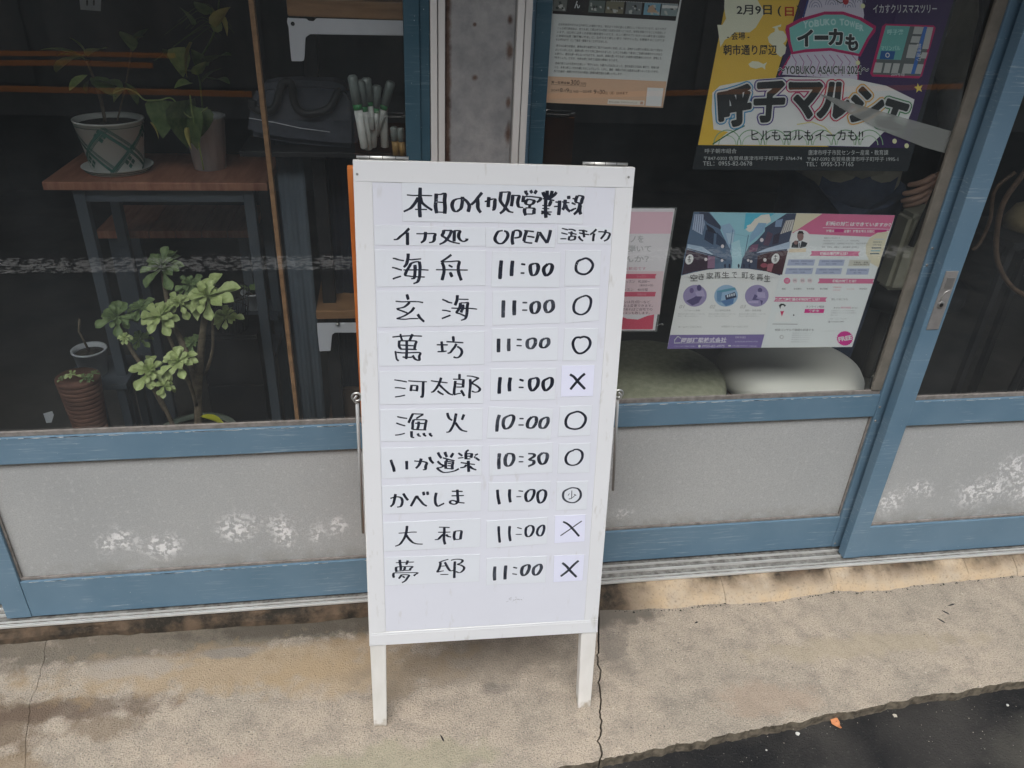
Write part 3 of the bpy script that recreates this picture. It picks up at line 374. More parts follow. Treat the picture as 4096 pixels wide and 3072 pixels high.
 'n9': ([[-35.0,423.0],[148.3,416.3],[147.3,353.0],[-36.8,358.8]], [[4.58,1.77,-6.5,415.9,-6.3,408.4,-5.1,399.5,-5.4,391.6],[4.58,1.77,-14.4,409.9,2.9,409.4,20.6,408.7],[4.6,1.78,8.5,413.4,7.3,408.2,5.0,404.0],[4.6,1.78,-13.6,400.2,-14.5,394.1,-13.2,388.7],[4.6,1.78,-13.6,400.2,-1.1,399.9,16.7,398.7,13.6,394.5,12.0,390.2],[4.62,1.79,3.3,398.9,0.9,391.1],[4.62,1.79,-2.8,391.4,13.5,390.3],[4.6,1.78,-14.6,390.6,0.1,390.3],[4.61,1.78,-19.2,386.6,-20.1,381.3,-18.8,375.9],[4.6,1.78,-19.9,387.1,2.2,385.5,26.0,383.7,22.1,379.6,19.5,376.7],[4.63,1.79,-3.8,381.7,-6.9,376.7,-10.0,372.9],[4.62,1.79,-4.5,381.8,9.5,379.7,7.1,373.7,2.5,366.9,-4.0,363.0],[4.63,1.79,-2.4,378.1,1.9,374.1],[4.68,1.81,87.2,409.8,79.3,407.8,68.1,403.8],[4.67,1.81,71.8,404.0,71.0,396.9,68.7,389.1,65.6,382.2,71.6,383.1,78.0,383.9],[4.67,1.81,80.1,403.7,83.0,396.9,86.7,388.6,91.2,382.8,98.0,383.6],[4.68,1.81,72.5,395.0,83.0,395.1],[4.7,1.82,70.8,375.8,87.0,374.9],[4.7,1.82,99.9,403.9,99.1,391.1,98.7,377.7,98.3,365.2],[4.68,1.81,92.1,406.8,98.8,408.5,107.1,408.2,113.1,406.4,114.6,403.2,110.9,399.1,105.6,396.8,112.4,393.6,117.6,388.7,116.9,383.4,112.3,378.4,107.8,377.0,101.7,380.2]]),
 't9': ([[162.4,405.8],[282.7,401.7],[282.1,339.0],[162.5,343.1]], [[6.08,2.74,178.9,385.9,178.1,369.6,178.8,352.6],[6.11,2.75,200.7,386.4,199.7,369.6,199.6,353.2],[2.76,2.76,215.4,381.1,223.7,378.0],[2.46,2.46,213.8,365.8,223.7,363.2],[6.17,2.78,242.2,383.9,234.7,379.2,232.8,366.9,236.8,359.8,243.6,364.2,248.1,376.4,246.8,383.6,241.4,384.0],[6.19,2.79,265.9,382.9,257.7,375.6,256.6,364.9,260.6,358.9,267.4,362.3,272.7,374.4,270.5,382.6,265.1,383.0]]),
 'x9': ([[297.7,401.2],[359.8,399.2],[359.3,337.2],[298.9,338.3]], [[5.31,3.44,315.1,383.4,324.8,373.7,333.2,362.2,346.5,346.6],[5.36,3.47,348.7,385.8,340.2,377.9,326.9,362.8,313.2,351.2]]),
}
# ================================================================== the setting
# pavement slabs, parted by the cracks
def px3(x, y): return (2300 + x * .812, 2200 + y * .812)
def px2(x, y): return (x * .678, 2300 + y * .678)
main_crack = [G(*px3(*p)) for p in ((118, 280), (116, 410), (112, 480), (117, 530), (112, 560), (126, 590), (119, 625), (121, 660), (129, 700), (126, 745), (119, 790), (122, 820), (129, 850), (124, 900), (122, 940), (129, 1000), (122, 1030))]
left_crack = [G(*px2(*p)) for p in ((272, 400), (262, 460), (258, 500), (243, 570), (236, 610), (213, 665), (190, 720), (175, 780), (168, 860), (158, 930), (150, 1030), (148, 1138))]
edge_pts = [G(*px3(*p)) for p in ((122, 1036), (210, 1016), (300, 1000), (390, 978), (480, 965), (560, 945), (640, 935), (720, 912), (800, 900), (880, 880), (960, 870), (1030, 852), (1100, 845), (1200, 815), (1300, 800), (1380, 790), (1450, 775), (1520, 755), (1600, 745), (1680, 722), (1750, 712), (1830, 702), (1900, 700), (1960, 680), (2050, 668), (2120, 655), (2212, 645))]
def rough_line(P, n, amp, seed):
    out = []
    for i in range(len(P) - 1):
        a, b = P[i], P[i + 1]; t = (b - a); k = Vector((-t.y, t.x, 0)).normalized()
        for j in range(n):
            q = a + t * (j / n); s = noise.noise(q * 45 + Vector((seed, 0, 0))) * amp + noise.noise(q * 140 + Vector((0, seed, 0))) * amp * .6
            out.append(q + k * s)
    out.append(P[-1]); return out
mc = rough_line(main_crack, 4, .005, 1); lc = rough_line(left_crack, 3, .004, 5)
ed = rough_line(edge_pts, 6, .0045, 9)
ed = ed + [Vector((2.4, 1.12, 0)), Vector((4.5, 1.3, 0))]
dl = lc[-1]; lc2 = lc + [Vector((dl.x - .02, .8, 0))]
E0 = mc[-1]
left_edge = rough_line([Vector((E0.x - .003, E0.y, 0)), Vector((.1, .925, 0)), Vector((-.3, .86, 0)), Vector((lc2[-1].x, .8, 0))], 20, .006, 12)
SIDE = mottled('mossy_slab_side', (.06, .05, .035), (.2, .17, .125), 60, .95, .8, 150)
BEV = .0012
def slab(name, outline, parent, zt=0.0, zb=-.12):
    pts = [Vector((p.x, p.y, zt)) for p in outline]
    me = mk(name, pts, [tuple(range(len(pts)))], CONC, parent)
    bm = bmesh.new(); bm.from_mesh(me.data)
    r = bmesh.ops.extrude_face_region(bm, geom=list(bm.faces))
    bmesh.ops.translate(bm, verts=[v for v in r['geom'] if isinstance(v, bmesh.types.BMVert)], vec=(0, 0, zb - zt))
    bmesh.ops.recalc_face_normals(bm, faces=bm.faces)
    es = [e for e in bm.edges if all(abs(v.co.z - (zt - rootloc(parent).z)) < 1e-4 for v in e.verts)]
    bmesh.ops.bevel(bm, geom=es, offset=BEV, segments=1, affect='EDGES')
    for f in bm.faces:
        if abs(f.normal.z) < .5: f.material_index = 1
    bm.to_mesh(me.data); bm.free(); me.data.materials.append(SIDE); return me
pav = bpy.data.objects.new('pavement', None); COL.objects.link(pav); pav['kind'] = 'structure'
gap = .0017
slab('concrete_slab', [v + Vector((gap, 0, 0)) for v in mc] + ed[1:] + [Vector((4.5, 1.5, 0)), Vector((mc[0].x + gap, 1.5, 0))], pav)
slab('concrete_slab', [v + Vector((.00015, 0, 0)) for v in lc2] + list(reversed(left_edge)) [1:] + [v - Vector((gap, 0, 0)) for v in reversed(mc)] + [Vector((mc[0].x - gap, 1.5, 0)), Vector((lc[0].x, 1.5, 0))], pav)
slab('concrete_slab', [Vector((-5, .5, 0)), Vector((lc2[-1].x - .001, .8, 0))] + [v - Vector((.00015, 0, 0)) for v in reversed(lc)] + [Vector((lc[0].x - .001, 1.5, 0)), Vector((-5, 1.5, 0))], pav)
road = mk('road', [(-40, -60, -.028), (40, -60, -.028), (40, 1.45, -.028), (-40, 1.45, -.028)], [(0, 1, 2, 3)], ASPH); road['kind'] = 'structure'

LINE = mottled('worn_road_paint', (.62, .61, .58), (.5, .49, .46), 30, .7)
def worn_line():
    # chips of worn white edge paint on the road
    V = []; Fs = []; random.seed(3)
    x = -2.6
    for i in range(3600):
        cx = random.uniform(-3, 3.2); cy = random.uniform(-1.1, -.9); r = random.uniform(.007, .022) * (1 - abs(cy + 1.0) * 3)
        n = random.randint(5, 7); b = len(V); a0 = random.random() * 6
        for k in range(n):
            a = a0 + k * 2 * math.pi / n; q = r * random.uniform(.6, 1.2)
            V.append((cx + q * math.cos(a), cy + q * math.sin(a) * .7, -.0235 + random.random() * .0012))
        Fs.append(tuple(range(b, b + n)))
    o = mk('road_edge_line', V, Fs, LINE); o['kind'] = 'stuff'; o['label'] = 'worn white edge line across the street'
worn_line()

# curb under the windows
curb = bpy.data.objects.new('curb', None); COL.objects.link(curb); curb['kind'] = 'structure'
def curb_run(base, x_end0, x_end1, seed):
    """sloped mortar from its ragged foot (base points) up under the track"""
    n = len(base); V = []; rows = 5; Fs = []
    for i, p in enumerate(base):
        for r in range(rows):
            t = r / (rows - 1)
            y = p.y + (1.401 - p.y) * (t ** 1.0); z = -.002 + .0395 * (t ** .62)
            nz = noise.noise(Vector((p.x * 22, r * 1.3, seed))) * .0035 * (1 if 0 < r < rows - 1 else 0)
            V.append((p.x, y + nz, z + nz * .5))
        V.append((p.x, 1.52, .0375)); V.append((p.x, 1.52, -.05)); V.append((p.x, p.y, -.05))
    m_ = rows + 3
    for i in range(n - 1):
        for r in range(m_):
            Fs.append((i * m_ + r, (i + 1) * m_ + r, (i + 1) * m_ + (r + 1) % m_, i * m_ + (r + 1) % m_))
    Fs.append(tuple(range(m_))); Fs.append(tuple(range((n - 1) * m_ + m_ - 1, (n - 1) * m_ - 1, -1)))
    o = mk('curb_block', V, Fs, CURB, curb)
    bm = bmesh.new(); bm.from_mesh(o.data); bmesh.ops.recalc_face_normals(bm, faces=bm.faces); bm.to_mesh(o.data); bm.free()
rb = [G(*px3(*p)) for p in ((60, 302), (130, 300), (300, 296), (500, 290), (620, 272), (740, 265), (760, 268), (900, 262), (1000, 255), (1080, 238), (1160, 225), (1270, 206), (1290, 201), (1400, 208), (1520, 203), (1620, 186), (1700, 175), (1830, 162), (1940, 150), (1955, 150), (2060, 140), (2160, 128), (2200, 126))]
rb = rough_line(rb, 3, .004, 21)
def seg(P, x0, x1):
    def at(x):
        for a, b in zip(P, P[1:]):
            if a.x <= x <= b.x: return a.lerp(b, (x - a.x) / (b.x - a.x + 1e-9))
        return P[0].copy() if x < P[0].x else P[-1].copy()
    return [at(x0)] + [p for p in P if x0 < p.x < x1] + [at(x1)]
cr = [G(*px3(745, 262)).x, G(*px3(1275, 203)).x, G(*px3(1945, 150)).x, G(*px3(2185, 130)).x]
b0 = rb[0].x
for a_, b_ in zip([b0] + cr, [c - .0012 for c in cr]): curb_run(seg(rb, a_, b_), 0, 0, a_ * 7)
tail = [Vector((cr[-1] + .0, seg(rb, cr[-1], cr[-1] + .001)[0].y, 0)), Vector((2.6, 1.35, 0)), Vector((4.4, 1.35, 0))]
curb_run(rough_line(tail, 14, .004, 31), 0, 0, 3)
lb = [Vector((-5, 1.385, 0)), Vector((-1.2, 1.387, 0))] + [G(*px2(*p)) for p in ((0, 410), (110, 405), (280, 388), (400, 376), (600, 358), (760, 352), (900, 345), (1080, 332), (1220, 322), (1400, 305), (1600, 295), (1850, 285), (2000, 265), (2165, 248))] + [Vector((.2, 1.375, 0)), Vector((b0 - .0012, rb[0].y, 0))]
curb_run(rough_line(lb, 4, .003, 41), 0, 0, 8)

# ================================================================== the shop building
shop = thing('shop_building', (0, 1.5, 0), 'small shop with blue framed sliding windows and a grey steel post behind the sign board', 'building')
def st(o): o['kind'] = 'structure'; return o
st(box('shop_floor', -4, 4.5, 1.525, 6, -.05, .03, INTF, bevel=0))
# walls of the room behind the glass
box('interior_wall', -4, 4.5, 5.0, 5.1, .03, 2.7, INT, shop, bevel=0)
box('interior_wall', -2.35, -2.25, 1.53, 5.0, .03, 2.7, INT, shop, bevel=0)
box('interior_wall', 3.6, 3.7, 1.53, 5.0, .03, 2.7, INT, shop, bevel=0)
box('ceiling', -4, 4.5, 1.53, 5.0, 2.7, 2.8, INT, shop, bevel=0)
WALLM = mottled('old_plaster', (.27, .26, .24), (.36, .34, .31), 5, .85, .3, 90)
box('upper_wall', -5, 5, 1.39, 1.53, 2.02, 5.5, WALLM, shop, bevel=0)
box('side_wall', -5, -2.3, 1.41, 1.53, .0375, 2.02, WALLM, shop, bevel=0)
box('side_wall', 3.2, 5, 1.41, 1.53, .0375, 2.02, WALLM, shop, bevel=0)
EAVE = mottled('dark_eave_board', (.05, .04, .03), (.08, .065, .05), 6, .7)
hexa('eave', [(-5, .68, 2.12), (5, .68, 2.12), (5, 1.389, 2.32), (-5, 1.389, 2.32), (-5, .68, 2.17), (5, .68, 2.17), (5, 1.389, 2.37), (-5, 1.389, 2.37)], EAVE, shop, 0)
# post
prism('post', [(.1, 1.428, .0375), (.221, 1.428, .0375), (.221, 1.52, .0375), (.1, 1.52, .0375)], (0, 0, 1.98), PILLAR, shop, bevel=.003)
for a_, b_ in ((.0745, .0995), (.2215, .2475)):
    md = (a_ + b_) / 2
    box('white_trim', a_, md - .0008, 1.418, 1.52, .0375, 2.018, WHITETRIM, shop, .0015)
    box('white_trim', md + .0008, b_, 1.4215, 1.52, .0375, 2.018, WHITETRIM, shop, .0015)
# tracks
def track(x0, x1):
    t = box('window_track', x0, x1, 1.399, 1.524, .0376, .0400, ALUD, shop, 0)
    for y0, y1, z in ((1.397, 1.3995, .0455), (1.4045, 1.4062, .043), (1.4125, 1.414, .0445), (1.4335, 1.4355, .0478), (1.4565, 1.458, .0465), (1.4785, 1.4805, .0485), (1.508, 1.5105, .052)):
        r = box('track_rib', x0, x1, y0, y1, .0398, z, ALU, t, .0004)
track(-2.3, .0735); track(.2485, 3.2)
box('window_head', -2.3, .0735, 1.41, 1.52, 1.93, 2.019, BLUE_SHADED, shop); box('window_head', .2485, 3.2, 1.41, 1.52, 1.93, 2.019, BLUE_SHADED, shop)

# ---- sliding sashes
def sash(name, label, yf, x0, xl, xr, x1, zr, step=None, bead=None, lmat=None, grp='blue sliding sashes'):
    """x0..xl left stile, xr..x1 right stile; zr = (bottom, rail, rail, glass) heights"""
    t = thing(name, ((x0 + x1) / 2, yf, .04), label, 'sliding window', grp)
    z0, z1, z2, z3 = zr; yb = yf + .028; top = 1.925
    box('stile', x0, xl, yf, yb, z0, top, BLUE, t, .0015)
    if step:
        box('stile', xr, x1 - step, yf, yb, z0, top, BLUE_SHADED, t, .0015); box('stile_edge', x1 - step + .0003, x1, yf + .006, yb, z0, top, BLUE_SHADED, t, .001)
    else: box('stile', xr, x1, yf, yb, z0, top, BLUE, t, .0015)
    e = .0004
    box('bottom_rail', xl + e, xr - e, yf + .0015, yb, z0, z1, BLUE, t, .0015)
    box('middle_rail', xl + e, xr - e, yf + .0015, yb, z2, z3, BLUE, t, .0015)
    box('top_rail', xl + e, xr - e, yf + .0015, yb, 1.86, top, BLUE, t, .0015)
    ym = yf + .013
    box('frosted_panel', xl + e, xr - e, ym, ym + .004, z1 + e, z2 - e, FROST, t, 0)
    box('glass_pane', xl + e, xr - e, ym, ym + .004, z3 + e, 1.859, GLASS, t, 0)
    for (za, zb, n) in ((z1 + e, z1 + .007, 'g'), (z3 + e, z3 + .011, 'g')):
        box('gasket', xl + e, xr - e, ym - .006, ym - .0003, za, zb, GASKET, t, .0008)
    box('gasket', xl + e, xl + .005, ym - .006, ym - .0003, z1 + .0075, z2 - .0006, GASKET, t, .0006)
    box('gasket', xr - .005, xr - e, ym - .006, ym - .0003, z1 + .0075, z2 - .0006, GASKET, t, .0006)
    box('gasket', xl + e, xr - e, ym - .006, ym - .0003, z2 - .0033, z2 - .0006, GASKET, t, .0005)
    if bead:
        box('glazing_bead', xr - bead, xr - e, ym - .009, ym - .0003, z3 + .0115, 1.858, KHAKI, t, .002)
    return t
OUT, INN = 1.42, 1.465
s1 = sash('sliding_window', 'blue sliding window left of the sign board with potted plants behind its glass', OUT, -.909, -.856, .030, .0735, (.0475, .154, .476, .540), step=.017)
s2 = sash('sliding_window', 'blue sliding door with the posters, recessed between the sign board and the lock stile', INN, .2495, .2885, 1.168, 1.226, (.0495, .152, .473, .535), bead=.026)
box('stile_step', .2605, .2885, INN - .006, INN - .0003, .0495, 1.925, BLUE_SHADED, s2, .001)
s3 = sash('sliding_window', 'blue sliding door with the lock plate at the right edge of the picture', OUT, 1.1785, 1.2275, 2.12, 2.17, (.0475, .151, .471, .5405))
s4 = sash('sliding_window', 'blue sliding window beyond the lower left corner, recessed behind its neighbour', INN, -1.86, -1.81, -.93, -.885, (.0495, .153, .475, .5375))
# rivets
for (px, py, y) in ((3789, 993, INN), (3760, 1060, INN), (3560, 1627, INN), (3535, 1682, INN), (3358, 2172, INN), (3355, 2196, INN)):
    p = W(px, py, y); p.x = min(max(p.x, 1.1712), 1.175)
    q = lathe('rivet', (0, 0, 0), [(.0033, 0), (.0033, .0006), (.0022, .0014), (0, .0017)], DULLSTEEL, None, 12)
    q.parent = s2; q.matrix_local = Matrix.Translation(Vector((p.x, y, p.z)) - s2.location) @ Matrix.Rotation(R_(90), 4, 'X')
# lock
lk = box('lock_plate', 1.1895, 1.2195, OUT - .0022, OUT - .0001, .735, .876, mottled('satin_lock_steel', (.33, .32, .31), (.43, .42, .41), 30, .4, .1, 60, metal=.5), s3, .0008)
box('lock_slider', 1.197, 1.2145, OUT - .0035, OUT - .0023, .836, .861, DULLSTEEL, lk, .0005)
tube('lock_cover', spline([(1.2, OUT - .0032, .79), (1.1985, OUT - .0032, .808), (1.203, OUT - .0032, .826), (1.2135, OUT - .0032, .831)], 5), .0011, STEEL, lk, 6)
def disc_xz(name, c, r, t, mat, par, seg=20):
    q = lathe(name, (0, 0, 0), [(r, 0), (r, t * .7), (r * .85, t), (0, t)], mat, None, seg)
    q.parent = par; q.matrix_local = Matrix.Translation(Vector(c) - rootloc(par)) @ Matrix.Rotation(R_(90), 4, 'X'); return q
disc_xz('lock_cylinder', (1.2035, OUT - .0024, .7965), .0085, .0022, DULLSTEEL, lk); disc_xz('keyhole', (1.2035, OUT - .0047, .7965), .0045, .0006, BLACK, lk)

# chipped white paint along top edges of the rails
CHIP = base_mat('chipped_paint', (.6, .63, .64), .6)
def chips(par, x0, x1, y, z, n, seed):
    random.seed(seed); V = []; Fs = []
    for i in range(n):
        cx = random.uniform(x0, x1); L = random.uniform(.003, .03); h = random.uniform(.0006, .0016); b = len(V)
        V += [(cx, y, z - h), (cx + L * .5, y, z - h * 1.4), (cx + L, y, z - h * .6), (cx + L, y, z), (cx, y, z)]
        Fs.append((b, b + 1, b + 2, b + 3, b + 4))
    o = mk('chipped_paint', V, Fs, CHIP, par); o['kind'] = 'stuff'
chips(s1, -.855, .0, OUT + .0009, .5394, 60, 1); chips(s1, -.855, 0, OUT + .0009, .1536, 45, 2)
chips(s2, .51, 1.14, INN + .0009, .5344, 45, 3); chips(s3, 1.23, 1.7, OUT + .0009, .5399, 30, 4)

# ================================================================== far side of the street (seen in the glass)
DWALL = mottled('dark_board_wall', (.13, .135, .13), (.2, .19, .175), 2.5, .75, 0, stretch=(3, 1, .4))
ORANGE = base_mat('orange_rail_paint', (.88, .30, .06), .5)
opp = thing('opposite_building', (0, -4.6, 0), 'dark timber building across the street, mirrored in the shop glass', 'building')
box('wall', -30, 30, -4.9, -4.6, -.02, 5.2, DWALL, opp, 0)
box('roof', -30, 30, -5.2, -4.0, 5.2, 5.35, EAVE, opp, 0)
for i in range(-4, 5):
    box('door_panel', i * 1.9 - .86, i * 1.9 + .86, -4.6, -4.57, .25, 2.1, DWALL, opp, .004)
def M_(px, py, yr, g=OUT + .013):
    p = W(px, py, 2 * g - yr); p.y = yr; return p
def bandy(name, pts, yr, h, mat, par):
    P = [M_(x, y, yr) for x, y in pts]
    for a, b in zip(P, P[1:]):
        hexa(name, [(a.x, yr, a.z - h), (b.x, yr, b.z - h), (b.x, yr - .03, b.z - h), (a.x, yr - .03, a.z - h), (a.x, yr, a.z + h), (b.x, yr, b.z + h), (b.x, yr - .03, b.z + h), (a.x, yr - .03, a.z + h)], mat, par, .002)
bandy('orange_bar', [(-900, 335), (1006, 378)], -4.3, .022, ORANGE, opp)
bandy('orange_bar', [(1960, 398), (3900, 352)], -4.3, .022, ORANGE, opp)
bandy('orange_bar', [(-900, 208), (300, 216), (700, 224)], -4.35, .018, ORANGE, opp)
bandy('orange_bar', [(-900, 255), (300, 252), (610, 264)], -4.35, .020, ORANGE, opp)
# ================================================================== folding sign board
WHITEP = mottled('white_board_paint', (.70, .70, .68), (.76, .76, .74), 10, .45, .05, 60)
def make_sheet(name, c, dirt=.5):
    m = base_mat(name, c, .38, 0, .45); nt = m.node_tree; b = nt.nodes['Principled BSDF']; v = coords(nt)
    f = noise_(nt, v, 5, 4, .6); g = noise_(nt, coords(nt, (1, 1, .25)), 60, 3, .6)
    col = mix(nt, ramp(nt, f, [(.35, 0.0), (.7, .5)]), c, tuple(x * .93 for x in c))
    col = mix(nt, ramp(nt, g, [(.62, 0.0), (.8, dirt)]), col, (.5, .49, .45))
    nt.links.new(col, b.inputs['Base Color']); bumpn(nt, noise_(nt, v, 30, 3), .06); return m
SHEET = make_sheet('lavender_white_sheet', (.69, .71, .775))
FRAMEW = make_sheet('white_frame_vinyl', (.72, .735, .75), .8)
CARDM = make_sheet('white_card', (.70, .735, .78), .2)
CARDX = make_sheet('bright_paper_card', (.74, .76, .90), .1)
LEGW = mottled('white_leg_paint', (.66, .65, .61), (.76, .75, .72), 18, .5, .15, 90, stretch=(1, 1, .4))
def _feet():
    nt = LEGW.node_tree; b = nt.nodes['Principled BSDF']; old = b.inputs['Base Color'].links[0].from_socket
    g = N(nt, 'NewGeometry'); sx = N(nt, 'SeparateXYZ'); nt.links.new(g.outputs['Position'], sx.inputs[0])
    a = N(nt, 'Math', operation='MULTIPLY_ADD'); nt.links.new(noise_(nt, coords(nt), 55, 4, .65), a.inputs[0]); a.inputs[1].default_value = .07; nt.links.new(sx.outputs['Z'], a.inputs[2])
    nt.links.new(mix(nt, ramp(nt, a.outputs[0], [(.036, .75), (.055, 0.0)]), old, (.30, .24, .16)), b.inputs['Base Color'])
_feet()
ORG = mottled('orange_board_back', (.5, .13, .025), (.6, .19, .045), 20, .55)
def ink(name, c1, c2):
    m = base_mat(name, c1, .4, 0, .5); nt = m.node_tree; b = nt.nodes['Principled BSDF']; v = coords(nt)
    f = noise_(nt, v, 40, 3, .6); col = mix(nt, ramp(nt, f, [(.4, 0.0), (.65, 1.0)]), c1, c2)
    g = noise_(nt, v, 130, 3, .7); col = mix(nt, ramp(nt, g, [(.66, 0.0), (.72, .7)]), col, (.35, .37, .42))
    nt.links.new(col, b.inputs['Base Color']); return m
INK = ink('dark_marker_ink', (.010, .013, .022), (.020, .025, .042))
INKF = ink('faded_marker_ink', (.018, .022, .033), (.07, .08, .10))
B0 = Vector((0, 1.0725, 0)); BV = Vector((0, .14834, .98894)); BN = Vector((0, -.98894, .14834))
def BP(u, v, n=0): return B0 + Vector((u / 1000, 0, 0)) + BV * (v / 1000) + BN * (n / 1000)
board = thing('folding_sign_board', (.16, 1.2, 0), 'white A-frame board listing opening times of squid restaurants in black marker', 'sign board')
def bslab(name, q, n0, n1, mat, par=board, bevel=.0004):
    a = [BP(u, v, n0) for u, v in q]; b_ = [BP(u, v, n1) for u, v in q]
    return hexa(name, a + b_, mat, par, bevel)
# quads given bottom-left, bottom-right, top-right, top-left
bp = bslab('front_panel', [(-73, 217), (399, 204), (402.5, 1151), (-57.5, 1159)], -12, 0, WHITEP, bevel=.001)
bslab('leg', [(-73, 4), (-46, 3), (-40, 217), (-72, 217)], -24, -1, LEGW, bevel=.002)
bslab('leg', [(369, -5), (397.5, -6), (398.5, 206), (365, 207)], -24, -1, LEGW, bevel=.002)
# vinyl strips over the panel
bslab('top_strip', [(-57.6, 1126), (401.8, 1118), (402.4, 1150.5), (-57.2, 1158.5)], .1, 1.5, FRAMEW)
bslab('side_strip', [(-70.5, 247.8), (-39.2, 249.2), (-29, 1125.2), (-57.8, 1125.7)], .1, 1.3, FRAMEW)
bslab('side_strip', [(369.2, 237.8), (397.8, 237.3), (401.5, 1117.6), (371.5, 1118.2)], .1, 1.3, FRAMEW)
bslab('bottom_strip', [(-73, 217.3), (399.5, 204.3), (398, 236.9), (-70.8, 247.3)], .1, 1.6, FRAMEW)
bslab('bottom_strip', [(-71.3, 240.3), (398.3, 230.1), (398, 232), (-71, 242.3)], 1.61, 2.0, FRAMEW, bevel=0)
sheet = bslab('inner_sheet', [(-38.9, 248.9), (368.8, 237.9), (371.1, 1117.9), (-28.7, 1124.9)], .1, .7, SHEET)
for u, v in ((-51.5, 1137.3), (392.1, 1135.4)):
    o = mk('screw', [BP(u + 2.1 * math.cos(a), v + 2.1 * math.sin(a), 1.9) for a in [k * math.pi / 5 for k in range(10)]], [tuple(range(10))], DULLSTEEL, board)
def pen(card, S, lift, mat, par, kind=None):
    """chisel marker: one flat ribbon per stroke, its width following the direction"""
    V = []; Fs = []
    for si, s in enumerate(S):
        wv, wh = s[0], s[1]; P = [Vector((s[i], s[i + 1], 0)) for i in range(2, len(s), 2)]
        Q = spline(P, 5) if len(P) > 2 else [P[0].lerp(P[1], k / 4) for k in range(5)]
        n = len(Q); b = len(V); z = lift + (si % 9) * .012
        for i, q in enumerate(Q):
            t = (Q[min(i + 1, n - 1)] - Q[max(i - 1, 0)]).normalized()
            c, sn = abs(t.x), abs(t.y); wd = .56 * math.hypot(wv * sn, wh * c)
            wd *= 1 + .10 * noise.noise(Vector((q.x * .11, q.y * .11, si)))
            if i == 0 or i == n - 1: wd *= .8
            k = Vector((-t.y, t.x, 0))
            e1 = q + k * wd; e2 = q - k * wd; V.append(BP(e1.x, e1.y, z)); V.append(BP(e2.x, e2.y, z))
        for i in range(n - 1): Fs.append((b + 2 * i, b + 2 * i + 1, b + 2 * i + 3, b + 2 * i + 2))
    o = mk('handwriting', V, Fs, mat, par); o['kind'] = 'stuff'; return o
EDGE_SHADOW = base_mat('card_edge_shadow', (.56, .57, .61), .6)  # grey sheet edge and thin outline shadow, painted as one backing plate
def cardmesh(name, q, S):
    BLr = [q[3], q[2], q[1], q[0]]
    x = name[0] == 'x'
    mu = sum(p[0] for p in BLr) / 4; mv = sum(p[1] for p in BLr) / 4; g = .42
    c = bslab('card', BLr, .76, 1.3, CARDX if x else CARDM, board, .0002)
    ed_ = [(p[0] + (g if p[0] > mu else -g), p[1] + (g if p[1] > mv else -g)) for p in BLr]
    bslab('card_outline_shadow', ed_, .71, 1.0, EDGE_SHADOW, c, 0)
    pen(name, S, 1.34, INKF if name in ('t2', 't3', 't5', 't6', 't9', 'o7', 'x9', 'x8') else INK, c)
    return c
for nm, (q, S) in BOARD_CARDS.items(): cardmesh(nm, q, S)
# smudges on the empty lower part
sm = []
random.seed(5); V = []; Fs = []
for i in range(26):
    u = random.gauss(215, 9); v = random.gauss(302, 2.5); L = random.uniform(1, 4); b = len(V)
    V += [BP(u, v, .75), BP(u + L, v + .6, .75), BP(u + L, v + 1.3, .75), BP(u, v + .8, .75)]; Fs.append((b, b + 1, b + 2, b + 3))
SM = base_mat('grey_smudge', (.36, .37, .4), .7)
mk('smudge', V, Fs, SM, board)['kind'] = 'stuff'
# rear frame
RB0 = Vector((0, 1.34, 0)); rl = Vector((0, -.075, 1)).normalized(); rn = Vector((0, 1, .075)).normalized()
def RP(x, s, n): return RB0 + Vector((x, 0, 0)) + rl * s + rn * n
def rslab(name, x0, x1, s0, s1, n0, n1, mat, bevel=.001, dx=0):
    return hexa(name, [RP(x0, s0, n0), RP(x1, s0, n0), RP(x1, s0, n1), RP(x0, s0, n1), RP(x0 + dx, s1, n0), RP(x1 + dx, s1, n0), RP(x1 + dx, s1, n1), RP(x0 + dx, s1, n1)], mat, board, bevel)
rslab('rear_panel', -.0755, .39, .2, 1.134, 0, .014, ORG, dx=.008)
rslab('leg', -.079, -.05, 0, .199, 0, .02, ORG, .002); rslab('leg', .36, .39, 0, .199, 0, .02, ORG, .002)
# hinges over the top edge
def hinge(u0, u1, dv):
    v = 1160 - (u0 + 57) * .0175 + dv
    h = tube('hinge', [BP(u0, v + 2, -9), BP((u0 + u1) / 2, v + 2 - .6, -9), BP(u1, v + .6, -9)], .0025, STEEL, board, 10)
    n = 4; L = (u1 - u0) / n
    for k in range(1, n):
        q = u0 + L * k; tube('hinge_joint', [BP(q - .4, v + 1.4, -9), BP(q + .4, v + 1.4, -9)], .0028, BLACK, h, 10)
    for nn, m0 in ((-8, -1), (-12, -22)):
        V = []; a0 = BP(u0 + 1, v - 3.0, nn); 
        prism('hinge_leaf', [BP(u0 + 1, v - 2.2, nn), BP(u1 - 1, v - 3.2, nn), BP(u1 - 6, v - 3.2, m0), BP(u0 + 6, v - 2.2, m0)], BV * .0012, STEEL, h)
hinge(-52, 30, 1); hinge(315, 392, 1)
